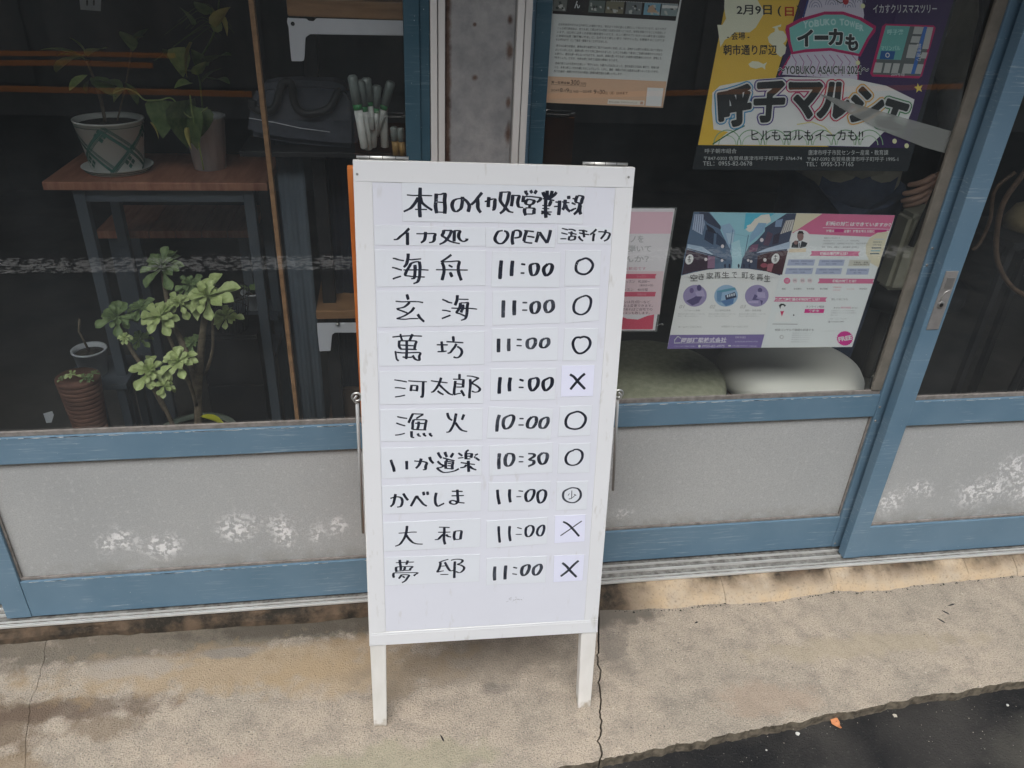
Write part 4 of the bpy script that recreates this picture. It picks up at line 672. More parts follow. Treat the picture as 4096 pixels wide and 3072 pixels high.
# eye screws and stay rods either side
ROD = base_mat('zinc_rod', (.42, .43, .43), .5)
def eye(px, py, sgn, q):
    c = BP(*q, -9)
    d = Vector((sgn, 0, 0))
    e = tube('screw_eye', [c + d * .006 + Vector((.008 * math.cos(a), 0, .008 * math.sin(a))) + Vector((0, -.004, 0)) for a in [k * math.pi / 8 for k in range(16)]], .0021, STEEL, board, 8, closed=True)
    tube('eye_shank', [c + Vector((0, -.004, 0)), c - d * .006 + Vector((0, -.004, 0))], .0014, STEEL, e, 8)
    end = W(px, py, 1.315)
    k0 = c + d * .006 + Vector((0, -.003, -.014))
    tube('rod_hook', spline([c + d * .006 + Vector((0, -.004, .003)), c + d * .0105 + Vector((0, -.007, -.005)), k0], 6), .0022, STEEL, board, 8)
    return tube('stay_rod', [k0, k0.lerp(end, .5), end], .0030, ROD, board, 8)
eye(1452, 2130, -1, (-65.6, 755.9)); eye(2452, 1960, 1, (400.4, 743.8))
# ================================================================== posters on the inside of the glass
PY = INN + .0205          # plane of the posters, just behind the pane
def cmat(c, rough=.6):
    k = 'print_%02x%02x%02x' % tuple(int(255 * max(0, min(1, x)) ** .4545) for x in c)
    if k in MATS: return MATS[k]
    return base_mat(k, c, rough, 0, .25)
def S(r, g, b, k=1.0):
    """printed colour from its sRGB value"""
    f = lambda x: ((x / 255 + .055) / 1.055) ** 2.4 if x > 10 else x / 255 / 12.92
    return tuple(min(.84, f(x) * k * 1.15) for x in (r, g, b))
class Poster:
    def __init__(s, label, cat, outline, col, tf=lambda x, y: (x, y), group='posters taped inside the glass', y=None, th=.0004):
        s.y = y if y is not None else PY
        s.tf = tf; s.B = []
        P = [W(*tf(*p), s.y) for p in outline]
        c = sum(P, Vector()) / len(P)
        s.o = prism('poster', P, (0, th, 0), cmat(col), None, loc=Vector((c.x, s.y, min(p.z for p in P))))
        props(s.o, label, cat, group)
    def lay(s, pts):
        x0 = min(p[0] for p in pts); x1 = max(p[0] for p in pts); y0 = min(p[1] for p in pts); y1 = max(p[1] for p in pts)
        L = 1 + max([b[4] for b in s.B if b[0] < x1 and b[1] > x0 and b[2] < y1 and b[3] > y0] or [0])
        s.B.append((x0, x1, y0, y1, L)); return s.y - .00010 - L * .00006
    def poly(s, pts, col, name='printed_shape', par=None):
        y = s.lay(pts); P = [W(*s.tf(*p), s.y) for p in pts]; P = [Vector((p.x, y, p.z)) for p in P]
        return mk(name, P, [tuple(range(len(P)))], cmat(col), par or s.o)
    def rect(s, x0, y0, x1, y1, col, sk=0, name='printed_shape'):
        """upright rectangle on the sheet: sk = sideways shift per unit down the page"""
        return s.poly([(x0, y0), (x1, y0), (x1 + sk * (y1 - y0), y1), (x0 + sk * (y1 - y0), y1)], col, name)
    def ell(s, cx, cy, rx, ry, col, n=28, name='printed_shape', rot=0):
        return s.poly([(cx + rx * math.cos(a) * math.cos(rot) - ry * math.sin(a) * math.sin(rot), cy + rx * math.cos(a) * math.sin(rot) + ry * math.sin(a) * math.cos(rot)) for a in [k * 2 * math.pi / n for k in range(n)]], col, name)
    def line(s, pts, wd, col, name='printed_line', closed=False):
        Q = [Vector((x, y, 0)) for x, y in pts]; y = s.lay([(px_ + d, py_ + d) for px_, py_ in pts for d in (-wd / 2, wd / 2)]); V = []; Fs = []; n = len(Q)
        for i, q in enumerate(Q):
            t = (Q[(i + 1) % n] - Q[i - 1]) if closed else (Q[min(i + 1, n - 1)] - Q[max(i - 1, 0)])
            t.normalize(); k = Vector((-t.y, t.x, 0)) * wd / 2
            for r in (q + k, q - k):
                p = W(*s.tf(r.x, r.y), s.y); V.append((p.x, y, p.z))
        for i in range(n if closed else n - 1): j = (i + 1) % n; Fs.append((2 * i, 2 * i + 1, 2 * j + 1, 2 * j))
        return mk(name, V, Fs, cmat(col), s.o)
    def text(s, body, q, col, bold=0, name='lettering', shear=0, fixy=None):
        """q = (x0,y0,x1,y1) box or 4 corner points TL TR BR BL in survey units"""
        cu = bpy.data.curves.new('t', 'FONT'); cu.body = body; cu.size = 1; cu.offset = bold; cu.resolution_u = 3; cu.shear = shear
        ob = bpy.data.objects.new('t', cu); COL.objects.link(ob); bpy.context.view_layer.update()
        me = bpy.data.meshes.new_from_object(ob.evaluated_get(bpy.context.evaluated_depsgraph_get()))
        bpy.data.objects.remove(ob)
        if len(q) == 4 and not isinstance(q[0], (tuple, list)): x0, y0, x1, y1 = q; q = [(x0, y0), (x1, y0), (x1, y1), (x0, y1)]
        vs = [v.co for v in me.vertices]
        if not vs: return None
        ax, bx = min(v.x for v in vs), max(v.x for v in vs); ay, by = min(v.y for v in vs), max(v.y for v in vs)
        y = s.lay(q) if fixy is None else fixy; off = rootloc(s.o)
        for v in me.vertices:
            u = (v.co.x - ax) / (bx - ax + 1e-9); t = 1 - (v.co.y - ay) / (by - ay + 1e-9)
            X = (q[0][0] * (1 - u) + q[1][0] * u) * (1 - t) + (q[3][0] * (1 - u) + q[2][0] * u) * t
            Y = (q[0][1] * (1 - u) + q[1][1] * u) * (1 - t) + (q[3][1] * (1 - u) + q[2][1] * u) * t
            p = W(*s.tf(X, Y), s.y); v.co = Vector((p.x, y, p.z)) - off
        me.materials.clear(); me.materials.append(cmat(col)); me.name = name
        o = bpy.data.objects.new(name, me); COL.objects.link(o); o.parent = s.o; return o

def halo(P_, ch, q, col, r, n=12):
    """outlined letter: the glyph repeated in a ring, each copy a hair apart"""
    if not isinstance(q[0], (tuple, list)): q = [(q[0], q[1]), (q[2], q[1]), (q[2], q[3]), (q[0], q[3])]
    y = P_.lay([(p[0] + d, p[1] + d) for p in q for d in (-r, r)])
    obs = []
    for k in range(n + 1):
        dx, dy = (0, 0) if k == n else (r * math.cos(k * 2 * math.pi / n), r * math.sin(k * 2 * math.pi / n))
        obs.append(P_.text(ch, [(p[0] + dx, p[1] + dy) for p in q], col, .012, fixy=y - k * .000004))
    V = []; Fs = []
    off = rootloc(P_.o)
    for o in obs:
        b = len(V); V += [v.co + off for v in o.data.vertices]; Fs += [tuple(b + i for i in p.vertices) for p in o.data.polygons]
        bpy.data.objects.remove(o)
    mk('lettering', V, Fs, cmat(col), P_.o)
# ---- A: large market poster
t6 = lambda x, y: (2700 + x * .4973, y * .4973)
YEL, PUR, TEAL, MAG, GRN = S(240, 185, 75), S(58, 40, 84), S(125, 190, 185), S(176, 34, 96), S(130, 165, 130)
WH = (.72, .73, .73); INKK = (.03, .033, .036)
A = Poster('large event poster, yellow and purple, with heavy outlined Japanese lettering above a black address band', 'poster',
           [(530, -600), (2420, -560), (1870, 1378), (138, 1362)], S(38, 42, 46), t6)
A.poly([(525, -590), (1180, -575), (780, 720), (1240, 1180), (185, 1166)], YEL)
A.poly([(1180, -575), (2410, -555), (1878, 1192), (1240, 1180), (700, 1000), (830, 600)], PUR)
for pts in ([(400, -30), (640, -40), (720, 100), (650, 220), (600, 260), (480, 260), (440, 300), (400, 320), (365, 380), (340, 200), (380, 200), (410, 150), (395, 60)],
            [(780, 220), (855, 195), (850, 215), (825, 220), (835, 245), (870, 250), (900, 290), (890, 330), (870, 350), (895, 380), (885, 430), (850, 460), (815, 430), (800, 380), (755, 340), (745, 300), (770, 270), (800, 255), (805, 230)],
            [(590, 515), (620, 492), (670, 495), (710, 515), (740, 500), (725, 530), (725, 560), (700, 540), (650, 552), (605, 540)]):
    A.poly(pts, S(228, 222, 200))
# pale tower with scallops behind a teal plaque
A.poly([(1075, -30), (1500, -30), (1520, 120), (1470, 480), (1470, 640), (860, 600), (930, 440), (1020, 150)], S(205, 200, 215))
for cx, cy in ((1130, 60), (1260, 40), (1400, 60), (1200, -10), (1340, -10), (1480, 20)):
    for r in (50, 32, 14): A.line([(cx + r * math.cos(a), cy - r * 1.3 * math.sin(a)) for a in [k * math.pi / 9 for k in range(10)]], 5, S(120, 125, 155))
for k in range(9):
    A.line([(940 + 60 * k, 440), (975 + 62 * k, 500), (960 + 60 * k, 560), (1000 + 58 * k, 610)], 7, S(165, 120, 160))
A.line([(1475, 470), (1470, 640)], 10, MAG); A.line([(1075, -20), (1030, 140)], 14, S(50, 60, 120)); A.line([(925, 450), (835, 605)], 12, MAG)
A.line([(1290, -5), (1330, 25), (1370, 10)], 8, INKK); A.ell(1372, 8, 24, 30, S(170, 40, 50))
A.poly([(893, 205), (1000, 150), (1200, 92), (1350, 92), (1500, 140), (1615, 210), (1610, 255), (1560, 320), (1490, 455), (1440, 445), (1250, 408), (1050, 420), (935, 438), (905, 330), (885, 240)], MAG)
A.poly([(918, 225), (1010, 175), (1200, 118), (1350, 118), (1480, 160), (1592, 230), (1540, 310), (1478, 432), (1430, 420), (1250, 385), (1050, 395), (950, 415), (928, 330)], TEAL)
for ch, q in zip('YOBUKO', ((1028, 168, 1070, 228), (1072, 165, 1115, 222), (1118, 158, 1160, 214), (1163, 152, 1203, 208), (1206, 150, 1247, 203), (1250, 150, 1294, 203))): A.text(ch, q, S(190, 222, 220), .05)
for ch, q in zip('TOWER', ((1322, 150, 1360, 204), (1360, 158, 1400, 208), (1402, 170, 1448, 220), (1450, 184, 1480, 234), (1482, 196, 1516, 250))): A.text(ch, q, S(190, 222, 220), .05)
def title(ch, q, cols):
    for bold, c, g in cols:
        x0, y0, x1, y1 = q; A.text(ch, (x0 - g, y0 - g, x1 + g, y1 + g), c, bold)
for ch, q in zip('イーカも', ((985, 240, 1105, 370), (1120, 288, 1235, 318), (1235, 235, 1345, 360), (1372, 278, 1468, 405))):
    if ch == 'ー': A.rect(1112, 276, 1240, 330, S(210, 225, 222)); A.rect(1120, 285, 1232, 320, INKK)
    else: halo(A, ch, q, S(210, 225, 222), 12); halo(A, ch, q, INKK, 5, 8)
A.text('2月9日 (', (495, 40, 855, 132), INKK, .02); A.text('日', (882, 55, 955, 130), S(175, 55, 30), .02); A.text(')', (975, 45, 1005, 138), INKK, .02)
A.text('- 会場 -', (418, 258, 598, 322), INKK, .015); A.text('朝市通り周辺', (388, 358, 820, 445), INKK, .02)
A.text('イカすクリスマスツリー', (1592, 35, 2105, 105), S(200, 200, 205), .01)
A.text('〜YOBUKO ASAICHI 2024〜', (825, 525, 1560, 600), WH, .05); A.text('〜YOBUKO ASAICHI 2024〜', (828, 530, 1557, 595), INKK, .012)
# white glow field below the title
A.poly([(300, 745), (360, 690), (620, 640), (900, 618), (1400, 628), (1700, 690), (1925, 800), (1900, 900), (1820, 1090), (1680, 1060), (1560, 1180), (1240, 1172), (300, 1162), (430, 1060), (310, 1040), (295, 880)], S(226, 232, 226))
for k in range(7):
    cx = 420 + k * 190; A.line([(cx + 110 * math.cos(a), 1165 - 120 * math.sin(a)) for a in [j * math.pi / 12 for j in range(13)]], 8, GRN)
    A.line([(cx + 70 * math.cos(a), 1165 - 75 * math.sin(a)) for a in [j * math.pi / 10 for j in range(11)]], 7, S(165, 190, 160))
A.line([(300, 1160), (440, 1070), (560, 1010)], 10, S(60, 110, 70)); A.line([(980, 1000), (1100, 980), (1200, 1020), (1260, 1080)], 9, S(215, 205, 140))
RAIN = [S(60, 140, 185), S(75, 60, 130), S(165, 35, 100), S(190, 45, 75), S(215, 165, 80), S(70, 130, 85)]
TT = [('呼', [(345, 725), (608, 678), (600, 985), (362, 1030)]), ('子', [(642, 672), (895, 655), (850, 975), (640, 975)]), ('マ', [(922, 668), (1182, 668), (1150, 945), (930, 950)]),
      ('ル', [(1205, 665), (1400, 672), (1400, 950), (1140, 940)]), ('シ', [(1440, 690), (1705, 745), (1620, 990), (1395, 970)]), ('ェ', [(1700, 795), (1885, 850), (1800, 1050), (1625, 1005)])]
def grow(q, g):
    cx = sum(p[0] for p in q) / 4; cy = sum(p[1] for p in q) / 4
    return [(p[0] + g * (1 if p[0] > cx else -1), p[1] + g * (1 if p[1] > cy else -1)) for p in q]
for (ch, q), c in zip(TT, RAIN): halo(A, ch, q, c, 34, 18)
for (ch, q), c in zip(TT, RAIN): halo(A, ch, q, WH, 24, 14)
for (ch, q), c in zip(TT, RAIN): halo(A, ch, q, INKK, 12, 10)
A.text('ヒルもヨルもイーカも!!', (612, 1045, 1512, 1130), INKK, .012)
A.poly([(1950, 668), (1962, 695), (1990, 685), (1975, 712), (1985, 738), (1960, 725), (1940, 745), (1943, 715), (1922, 700), (1946, 694)], S(245, 205, 100))
for x, y in ((1510, 48), (1470, 505), (1765, 1135), (1862, 1172)): A.ell(x, y, 18, 20, S(250, 235, 175), 12)
# small map
A.poly([(1690, 190), (2080, 205), (2095, 225), (1985, 610), (1960, 630), (1585, 615), (1568, 590), (1665, 210)], MAG)
A.poly([(1695, 205), (2075, 218), (1970, 612), (1590, 598)], S(92, 98, 100))
A.poly([(1695, 205), (1888, 212), (1815, 482), (1618, 475)], S(105, 170, 165))
for q in ([(1925, 213), (2000, 216), (1980, 275), (1910, 272)], [(2025, 217), (2075, 219), (2035, 395), (1985, 393)], [(1905, 290), (1975, 292), (1960, 345), (1890, 342)], [(1880, 357), (1955, 360), (1925, 468), (1855, 465)], [(1985, 420), (2030, 422), (2015, 470), (1970, 468)],
          [(1610, 502), (1672, 505), (1655, 585), (1590, 582)], [(1690, 506), (1740, 508), (1722, 587), (1672, 585)], [(1755, 508), (1808, 510), (1788, 590), (1735, 588)], [(1840, 512), (1925, 515), (1905, 592), (1820, 590)], [(1950, 515), (1998, 517), (1975, 594), (1925, 592)]):
    A.poly(q, S(178, 180, 178))
A.poly([(2000, 213), (2028, 214), (1925, 595), (1895, 594)], S(55, 105, 180)); A.poly([(1655, 408), (1770, 412), (1755, 478), (1642, 475)], S(35, 90, 150)); A.ell(1707, 443, 18, 20, WH, 14); A.ell(1707, 443, 11, 13, S(35, 90, 150), 12)
A.text('呼子港', (1705, 235, 1835, 280), S(170, 215, 212), .02); A.text('マリンパル', (1655, 368, 1810, 405), S(170, 215, 212), .02); A.text('204号線', (1735, 588, 1845, 612), WH)
A.text('朝市通り', [(1978, 350), (1978, 490), (1940, 490), (1940, 350)], WH)
GRY = (.55, .56, .56)
A.text('呼子朝市組合', (240, 1195, 495, 1233), GRY); A.text('〒847-0303 佐賀県唐津市呼子町呼子 3764-74', (232, 1255, 1020, 1290), GRY); A.text('TEL：0955-82-0678', (225, 1298, 620, 1332), GRY)
A.text('唐津市呼子市民センター産業・教育課', (1072, 1205, 1715, 1248), GRY); A.text('〒847-0392 佐賀県唐津市呼子町呼子 1995-1', (1065, 1260, 1795, 1298), GRY); A.text('TEL：0955-53-7165', (1053, 1303, 1435, 1337), GRY)

# ---- B: donation notice
t5 = lambda x, y: (2000 + x * .4219, y * .4219)
B = Poster('grey notice with small dense print over a salmon band, black photo strip along its top', 'poster',
           [(520, -420), (1790, -390), (1543, 1022), (434, 972)], S(212, 214, 212), t5)
B.poly([(519, -415), (1789, -385), (1664, 198), (497, 130)], S(32, 27, 26))
for x0, x1, c in ((510, 640, S(105, 108, 104)), (850, 1000, S(95, 105, 100)), (1010, 1180, S(120, 115, 95)), (1200, 1350, S(110, 116, 118)), (1372, 1525, S(120, 165, 185)), (1535, 1688, S(135, 150, 152))):
    ya = 0 + (x0 - 500) * .045
    B.poly([(x0, ya - 14), (x1, ya - 8), (x1 - 14, ya + 108), (x0 - 14, ya + 100)], c)
    random.seed(x0)
    for k in range(9):
        cx = random.uniform(x0 + 5, x1 - 25); cy = ya + random.uniform(15, 90); r = random.uniform(6, 17)
        B.poly([(cx - r, cy - r), (cx + r * .6, cy - r * 1.1), (cx + r, cy + r), (cx - r * .7, cy + r * .8)], S(52, 56, 55) if k % 2 else S(185, 185, 180))
B.poly([(1400, 90), (1415, 60), (1450, 45), (1470, 90), (1500, 120), (1395, 118)], S(190, 160, 135)); B.poly([(1540, 48), (1686, 55), (1683, 80), (1536, 78)], S(215, 215, 212))
B.text('ん', (705, 8, 758, 80), WH, .03)
for k in range(40):
    x = 1050 + k * 16; B.rect(x, 4 + (x - 1050) * .05, x + 8, 12 + (x - 1050) * .05, S(190, 190, 190))
B.poly([(449, 722), (1580, 772), (1543, 1022), (434, 972)], S(214, 178, 150))
TG = S(88, 90, 88)
LN = ['佐賀県唐津市呼子は江戸時代には捕鯨で栄え、現在はイカ漁の盛んな港町として知られています。私たち呼子', 'くんち実行委員会は、祭りを通して郷土呼子の歴史と伝統を未来へとつなぎ、地域を発展させることを目指して', 'います。2020年には多くの皆様のご支援をいただき、久しく開かれていなかった山車を曳く伝統の', '「呼子大綱引」の祭り、「呼子くんち」として復活・開催することができました。',
      '', '最初の山車の修復は、唐津出身の皆様のご支援で始まりました。', '山車をはじめ、皆様の思いやりで新しい時代の歩みをつくりました。', '2024年、皆様のあたたかいご支援をお願いいたします。', '「呼子くんち」ですが、今年で三回目の開催になります。']
def para(P_, lines, x0, x1, y0, dy, h, slope, sk, lens, col):
    for i, L in enumerate(lines):
        yy = y0 + dy * i; xx = x0 + sk * dy * i; xe = xx + (x1 - x0) * lens[i]
        P_.text(L, [(xx, yy), (xe, yy + slope * (xe - xx)), (xe - .2 * h, yy + h + slope * (xe - xx)), (xx - .2 * h, yy + h)], col)
para(B, ['佐賀県唐津市呼子は江戸時代には捕鯨で栄え、現在はイカ漁の盛んな港町として知られています。私たち呼子', 'くんち実行委員会は、祭りを通して郷土呼子の歴史と伝統を未来へとつなぎ、地域を発展させることを目指して', 'います。2022年には多くの皆様の御支援をいただき、久しく開かれていなかった山車を曳く伝統の', 'と地域の伝統「獅子舞いやま」に、なぞらえて新しい祭り「呼子くんち」を開催することができ', 'ちと呼びます）として復活・開催することができました。'], 555, 1578, 218, 36, 24, .045, -.16, (1, 1, 1, 1, .48), TG)
para(B, ['祭りの山車の修復は、唐津出身の皆様方のご協力で2020年に完成しました。皆様からは祭りの復活に向けて資金を', 'おいていましたが、皆様の思いやりで共に始められました。しかし今も続いて復活にご支援の皆様方からのお力', 'お借りし、復活の第一歩となったものです。2022年、皆様の思いやりも多くの皆様の御支援をいただき、実現した', '「呼子くんち」ですが、今年も続く今年で3回目の開催になります。'], 535, 1545, 420, 38, 24, .045, -.16, (1, 1, 1, .6), TG)
para(B, ['地域の皆さんから生まれた新しい「呼子くんち」も皆さんのお力によって、世代を超えた交流に繋がり、地域の新', 'たな、未来の新しい文化の種となることでしょう。しかし、継続・発展のためには資金も必要となってまいります。', '祭りを継続・発展させるための資金に皆様の御支援をお願いいたします。'], 525, 1510, 585, 38, 24, .045, -.16, (1, 1, .66), TG)
DK = S(50, 42, 40)
B.text('第一目標金額', [(487, 765), (662, 775), (660, 800), (485, 792)], DK, .01); B.text('300', [(672, 757), (755, 762), (752, 808), (668, 803)], DK); B.text('万円', [(762, 782), (816, 785), (814, 812), (760, 808)], DK)
B.line([(483, 800), (815, 818)], 2.5, DK)
for t, q in (('2024年', (482, 842, 567, 868)), ('8', (570, 835, 594, 872)), ('月', (598, 850, 624, 872)), ('9', (628, 838, 654, 876)), ('日 9:00 〜2024年', (660, 852, 872, 882)), ('9', (888, 850, 914, 890)), ('月', (918, 866, 942, 888)), ('30', (945, 852, 994, 892)), ('日（月）23:00まで', (1000, 868, 1210, 896))):
    B.text(t, q, DK)
B.poly([(1398, 830), (1550, 836), (1528, 1008), (1380, 1002)], S(228, 226, 222)); B.poly([(1025, 940), (1370, 955), (1365, 998), (1018, 985)], S(226, 215, 205))
B.text('呼子くんち2024　クラウドファンディング', [(1035, 955), (1300, 966), (1298, 986), (1032, 975)], S(120, 110, 105)); B.poly([(1332, 962), (1358, 963), (1355, 990), (1328, 989)], S(200, 160, 140))

# ---- C: two page flyer (two sheets side by side)
t2 = lambda x, y: (2650 + x * .3618, 820 + y * .3618)
C_ = Poster('flyer with a painted old street, three round pictures and a violet strip along the bottom', 'flyer',
            [(345, 76), (1480, 92), (1090, 1578), (52, 1590)], S(226, 229, 228), t2, 'flyers taped inside the glass')
C_.poly([(345, 76), (1480, 92), (1300, 780), (1150, 735), (950, 705), (700, 700), (500, 715), (350, 745), (205, 780)], S(150, 195, 208))
C_.poly([(920, 90), (1250, 90), (1080, 190), (990, 215), (900, 270)], S(90, 180, 205)); C_.poly([(920, 270), (1010, 170), (1090, 110), (1180, 100), (1200, 180), (1080, 260), (960, 300)], S(222, 214, 205)); C_.ell(1080, 170, 70, 30, S(228, 218, 206), 16); C_.ell(980, 235, 50, 20, S(225, 216, 206), 14)
C_.poly([(345, 76), (520, 78), (650, 240), (640, 280), (700, 400), (740, 470), (770, 600), (760, 700), (500, 715), (205, 780), (240, 560)], S(92, 112, 138))
C_.poly([(400, 80), (505, 80), (645, 235), (640, 270), (560, 230), (500, 200), (430, 130)], S(62, 68, 88))
C_.poly([(355, 100), (450, 100), (465, 210), (440, 330), (330, 270)], S(170, 182, 205))
for k in range(5): C_.line([(370 + 22 * k, 98), (345 + 24 * k, 280 + 8 * k)], 5, S(70, 80, 105))
C_.poly([(480, 270), (570, 300), (560, 440), (460, 380)], S(52, 62, 84)); C_.poly([(600, 300), (700, 400), (690, 480), (590, 430)], S(60, 72, 95)); C_.poly([(480, 210), (560, 260), (600, 320), (500, 290)], S(45, 50, 66))
C_.poly([(275, 430), (440, 460), (560, 545), (520, 550), (380, 510), (270, 490)], S(165, 185, 205)); C_.line([(272, 480), (390, 510), (540, 552), (700, 610)], 9, S(60, 66, 86))
C_.poly([(265, 490), (500, 555), (560, 600), (570, 700), (350, 735), (215, 770)], S(66, 52, 66)); C_.poly([(500, 560), (580, 570), (575, 695), (495, 700)], S(140, 110, 135)); C_.poly([(620, 600), (700, 620), (695, 700), (620, 700)], S(95, 115, 140))
C_.poly([(640, 230), (740, 200), (800, 280), (780, 420), (760, 520), (700, 400)], S(150, 175, 200)); C_.poly([(700, 310), (790, 300), (775, 440), (730, 430)], S(175, 195, 212))
C_.line([(775, 270), (735, 560)], 7, S(95, 120, 148)); C_.line([(950, 330), (900, 610)], 8, S(85, 105, 130)); C_.line([(960, 350), (700, 300)], 3, S(130, 160, 180))
C_.poly([(1480, 92), (1370, 92), (1130, 250), (1130, 290), (1040, 390), (950, 460), (900, 560), (860, 620), (860, 700), (1150, 735), (1300, 780)], S(70, 78, 100))
C_.poly([(1060, 195), (1150, 200), (1100, 300), (960, 420), (970, 330)], S(140, 172, 200)); C_.poly([(1360, 170), (1455, 160), (1425, 280), (1300, 320)], S(200, 195, 192)); C_.poly([(1250, 170), (1330, 150), (1310, 240), (1240, 240)], S(130, 150, 180))
for k in range(4): C_.line([(1365 + 22 * k, 168), (1320 + 24 * k, 312 - 8 * k)], 4, S(60, 60, 70))
C_.poly([(1230, 330), (1300, 300), (1280, 420), (1210, 440)], S(60, 56, 72)); C_.poly([(1410, 400), (1400, 480), (1180, 510), (1030, 530), (1140, 480), (1280, 440)], S(172, 188, 208)); C_.poly([(1160, 290), (1220, 320), (1170, 450), (1110, 440)], S(92, 72, 90)); C_.poly([(980, 440), (1060, 430), (1040, 510), (950, 520)], S(120, 85, 110))
C_.poly([(1385, 500), (1320, 770), (1200, 745), (1150, 735), (1040, 700), (1050, 560), (1180, 520)], S(72, 44, 52)); C_.poly([(1160, 650), (1230, 640), (1200, 740), (1150, 725)], S(165, 105, 115)); C_.ell(1120, 665, 40, 25, S(150, 80, 95), 12)
C_.poly([(760, 420), (850, 380), (880, 600), (860, 698), (770, 698)], S(175, 208, 218))
for x in (690, 740, 840, 898, 960): C_.ell(x, 672, 11, 24, S(50, 55, 75), 10)
for x, y, r in ((662, 455, 18), (478, 600, 17), (657, 612, 15), (945, 610, 14), (978, 622, 15), (1130, 605, 18), (1095, 385, 20)): C_.ell(x, y, r, r * 1.1, S(232, 215, 218), 14)
for x, y in ((296, 600), (1246, 590)):
    C_.ell(x, y, 42, 58, S(235, 228, 222), 22, rot=.4)
    C_.line([(x - 15, y - 25), (x + 20, y - 28)], 7, INKK); C_.line([(x, y - 40), (x - 5, y + 35)], 7, INKK); C_.line([(x - 22, y + 5), (x + 15, y + 2), (x + 5, y + 30)], 7, INKK)
C_.poly([(202, 792), (205, 778), (350, 742), (500, 712), (700, 698), (950, 703), (1150, 733), (1300, 778), (1296, 800)], S(226, 229, 228))
for ch, q in zip('空き家再生で町を再生', ((305, 765, 385, 840), (395, 757, 460, 825), (482, 745, 560, 815), (572, 740, 640, 808), (655, 736, 735, 805), (765, 738, 820, 805), (875, 742, 945, 810), (960, 755, 1020, 820), (1040, 762, 1110, 832), (1120, 770, 1190, 845))):
    C_.text(ch, q, S(95, 95, 95), .012)
for cx, c1, c2 in ((358, S(150, 140, 178), S(88, 80, 120)), (702, S(150, 178, 205), S(70, 95, 130)), (1042, S(150, 140, 178), S(95, 88, 128))):
    cy = 1003; C_.ell(cx, cy, 132, 120, c1, 34, rot=-.25)
    if c2[2] > .2 and cx == 702:
        C_.poly([(600, 950), (800, 910), (815, 935), (610, 975)], S(95, 150, 170)); C_.poly([(690, 1000), (800, 960), (820, 1020), (700, 1050)], S(60, 70, 95)); C_.poly([(600, 960), (660, 965), (640, 1080), (600, 1060)], S(110, 145, 180)); C_.poly([(640, 1060), (790, 1030), (780, 1090), (700, 1118)], S(90, 125, 170))
        for k in range(4): C_.rect(712 + 24 * k, 992 - 6 * k, 726 + 24 * k, 1020 - 6 * k, S(205, 212, 220))
    elif cx == 358:
        C_.ell(405, 915, 26, 34, c2, 16); C_.ell(322, 945, 24, 30, S(110, 98, 140), 16); C_.poly([(260, 1060), (330, 1030), (400, 990), (440, 1010), (400, 1080), (330, 1112)], c2); C_.poly([(360, 960), (450, 940), (470, 1010), (380, 1010)], S(172, 162, 195))
    else:
        C_.ell(1078, 940, 26, 24, c2, 16); C_.poly([(990, 1050), (1020, 985), (1060, 1010), (1030, 1030), (1110, 1060), (1095, 1110), (1080, 1050)], c2); C_.poly([(1040, 960), (1130, 965), (1140, 1030), (1050, 1020)], S(172, 162, 195)); C_.rect(950, 1060, 1060, 1085, S(175, 165, 200))
FG = S(150, 152, 152)
for i, x in enumerate((185, 522, 860)): C_.text('0%d' % (i + 1), (x, 1105, x + 62, 1142), S(170, 168, 165), 0, shear=.4)
C_.text('リフォーム事業', (245, 1155, 415, 1176), FG); C_.text('空き家再生事業', (580, 1155, 752, 1176), FG); C_.text('相続・事業承継', (912, 1155, 1090, 1176), FG)
for x in (172, 510, 845):
    C_.text('長年住み慣れた家をいつまでも', (x, 1197, x + 295, 1212), S(170, 172, 172)); C_.text('安心して暮らせる住まいに', (x - 3, 1221, x + 225, 1236), S(170, 172, 172))
C_.text('ホームページはこちら', (175, 1336, 428, 1358), FG); C_.text('お問合せフォームはこちら', (652, 1332, 945, 1354), FG)
C_.poly([(84, 1436), (1134, 1430), (1090, 1578), (52, 1590)], S(122, 108, 160))
C_.line([(205, 1475), (170, 1452), (135, 1490), (130, 1526), (195, 1524)], 9, WH); C_.text('岡部建築株式会社', [(215, 1466), (712, 1462), (702, 1518), (200, 1524)], S(215, 210, 226), .025); C_.line([(200, 1526), (704, 1521)], 4, WH)
C_.text('リフォームのご相談はお気軽に', (130, 1553, 365, 1568), S(190, 184, 210)); C_.text('0955-82-4975', (435, 1545, 688, 1573), S(210, 205, 222), shear=.3)
C_.text('【呼子店】', (808, 1452, 915, 1474), S(205, 200, 218)); C_.text('佐賀県唐津市呼子町', (798, 1502, 1055, 1518), S(190, 184, 210)); C_.text('info@okaken.saga.jp', (765, 1548, 1040, 1568), S(205, 200, 218)); C_.rect(728, 1548, 755, 1564, WH); C_.ell(408, 1560, 15, 15, WH, 12)

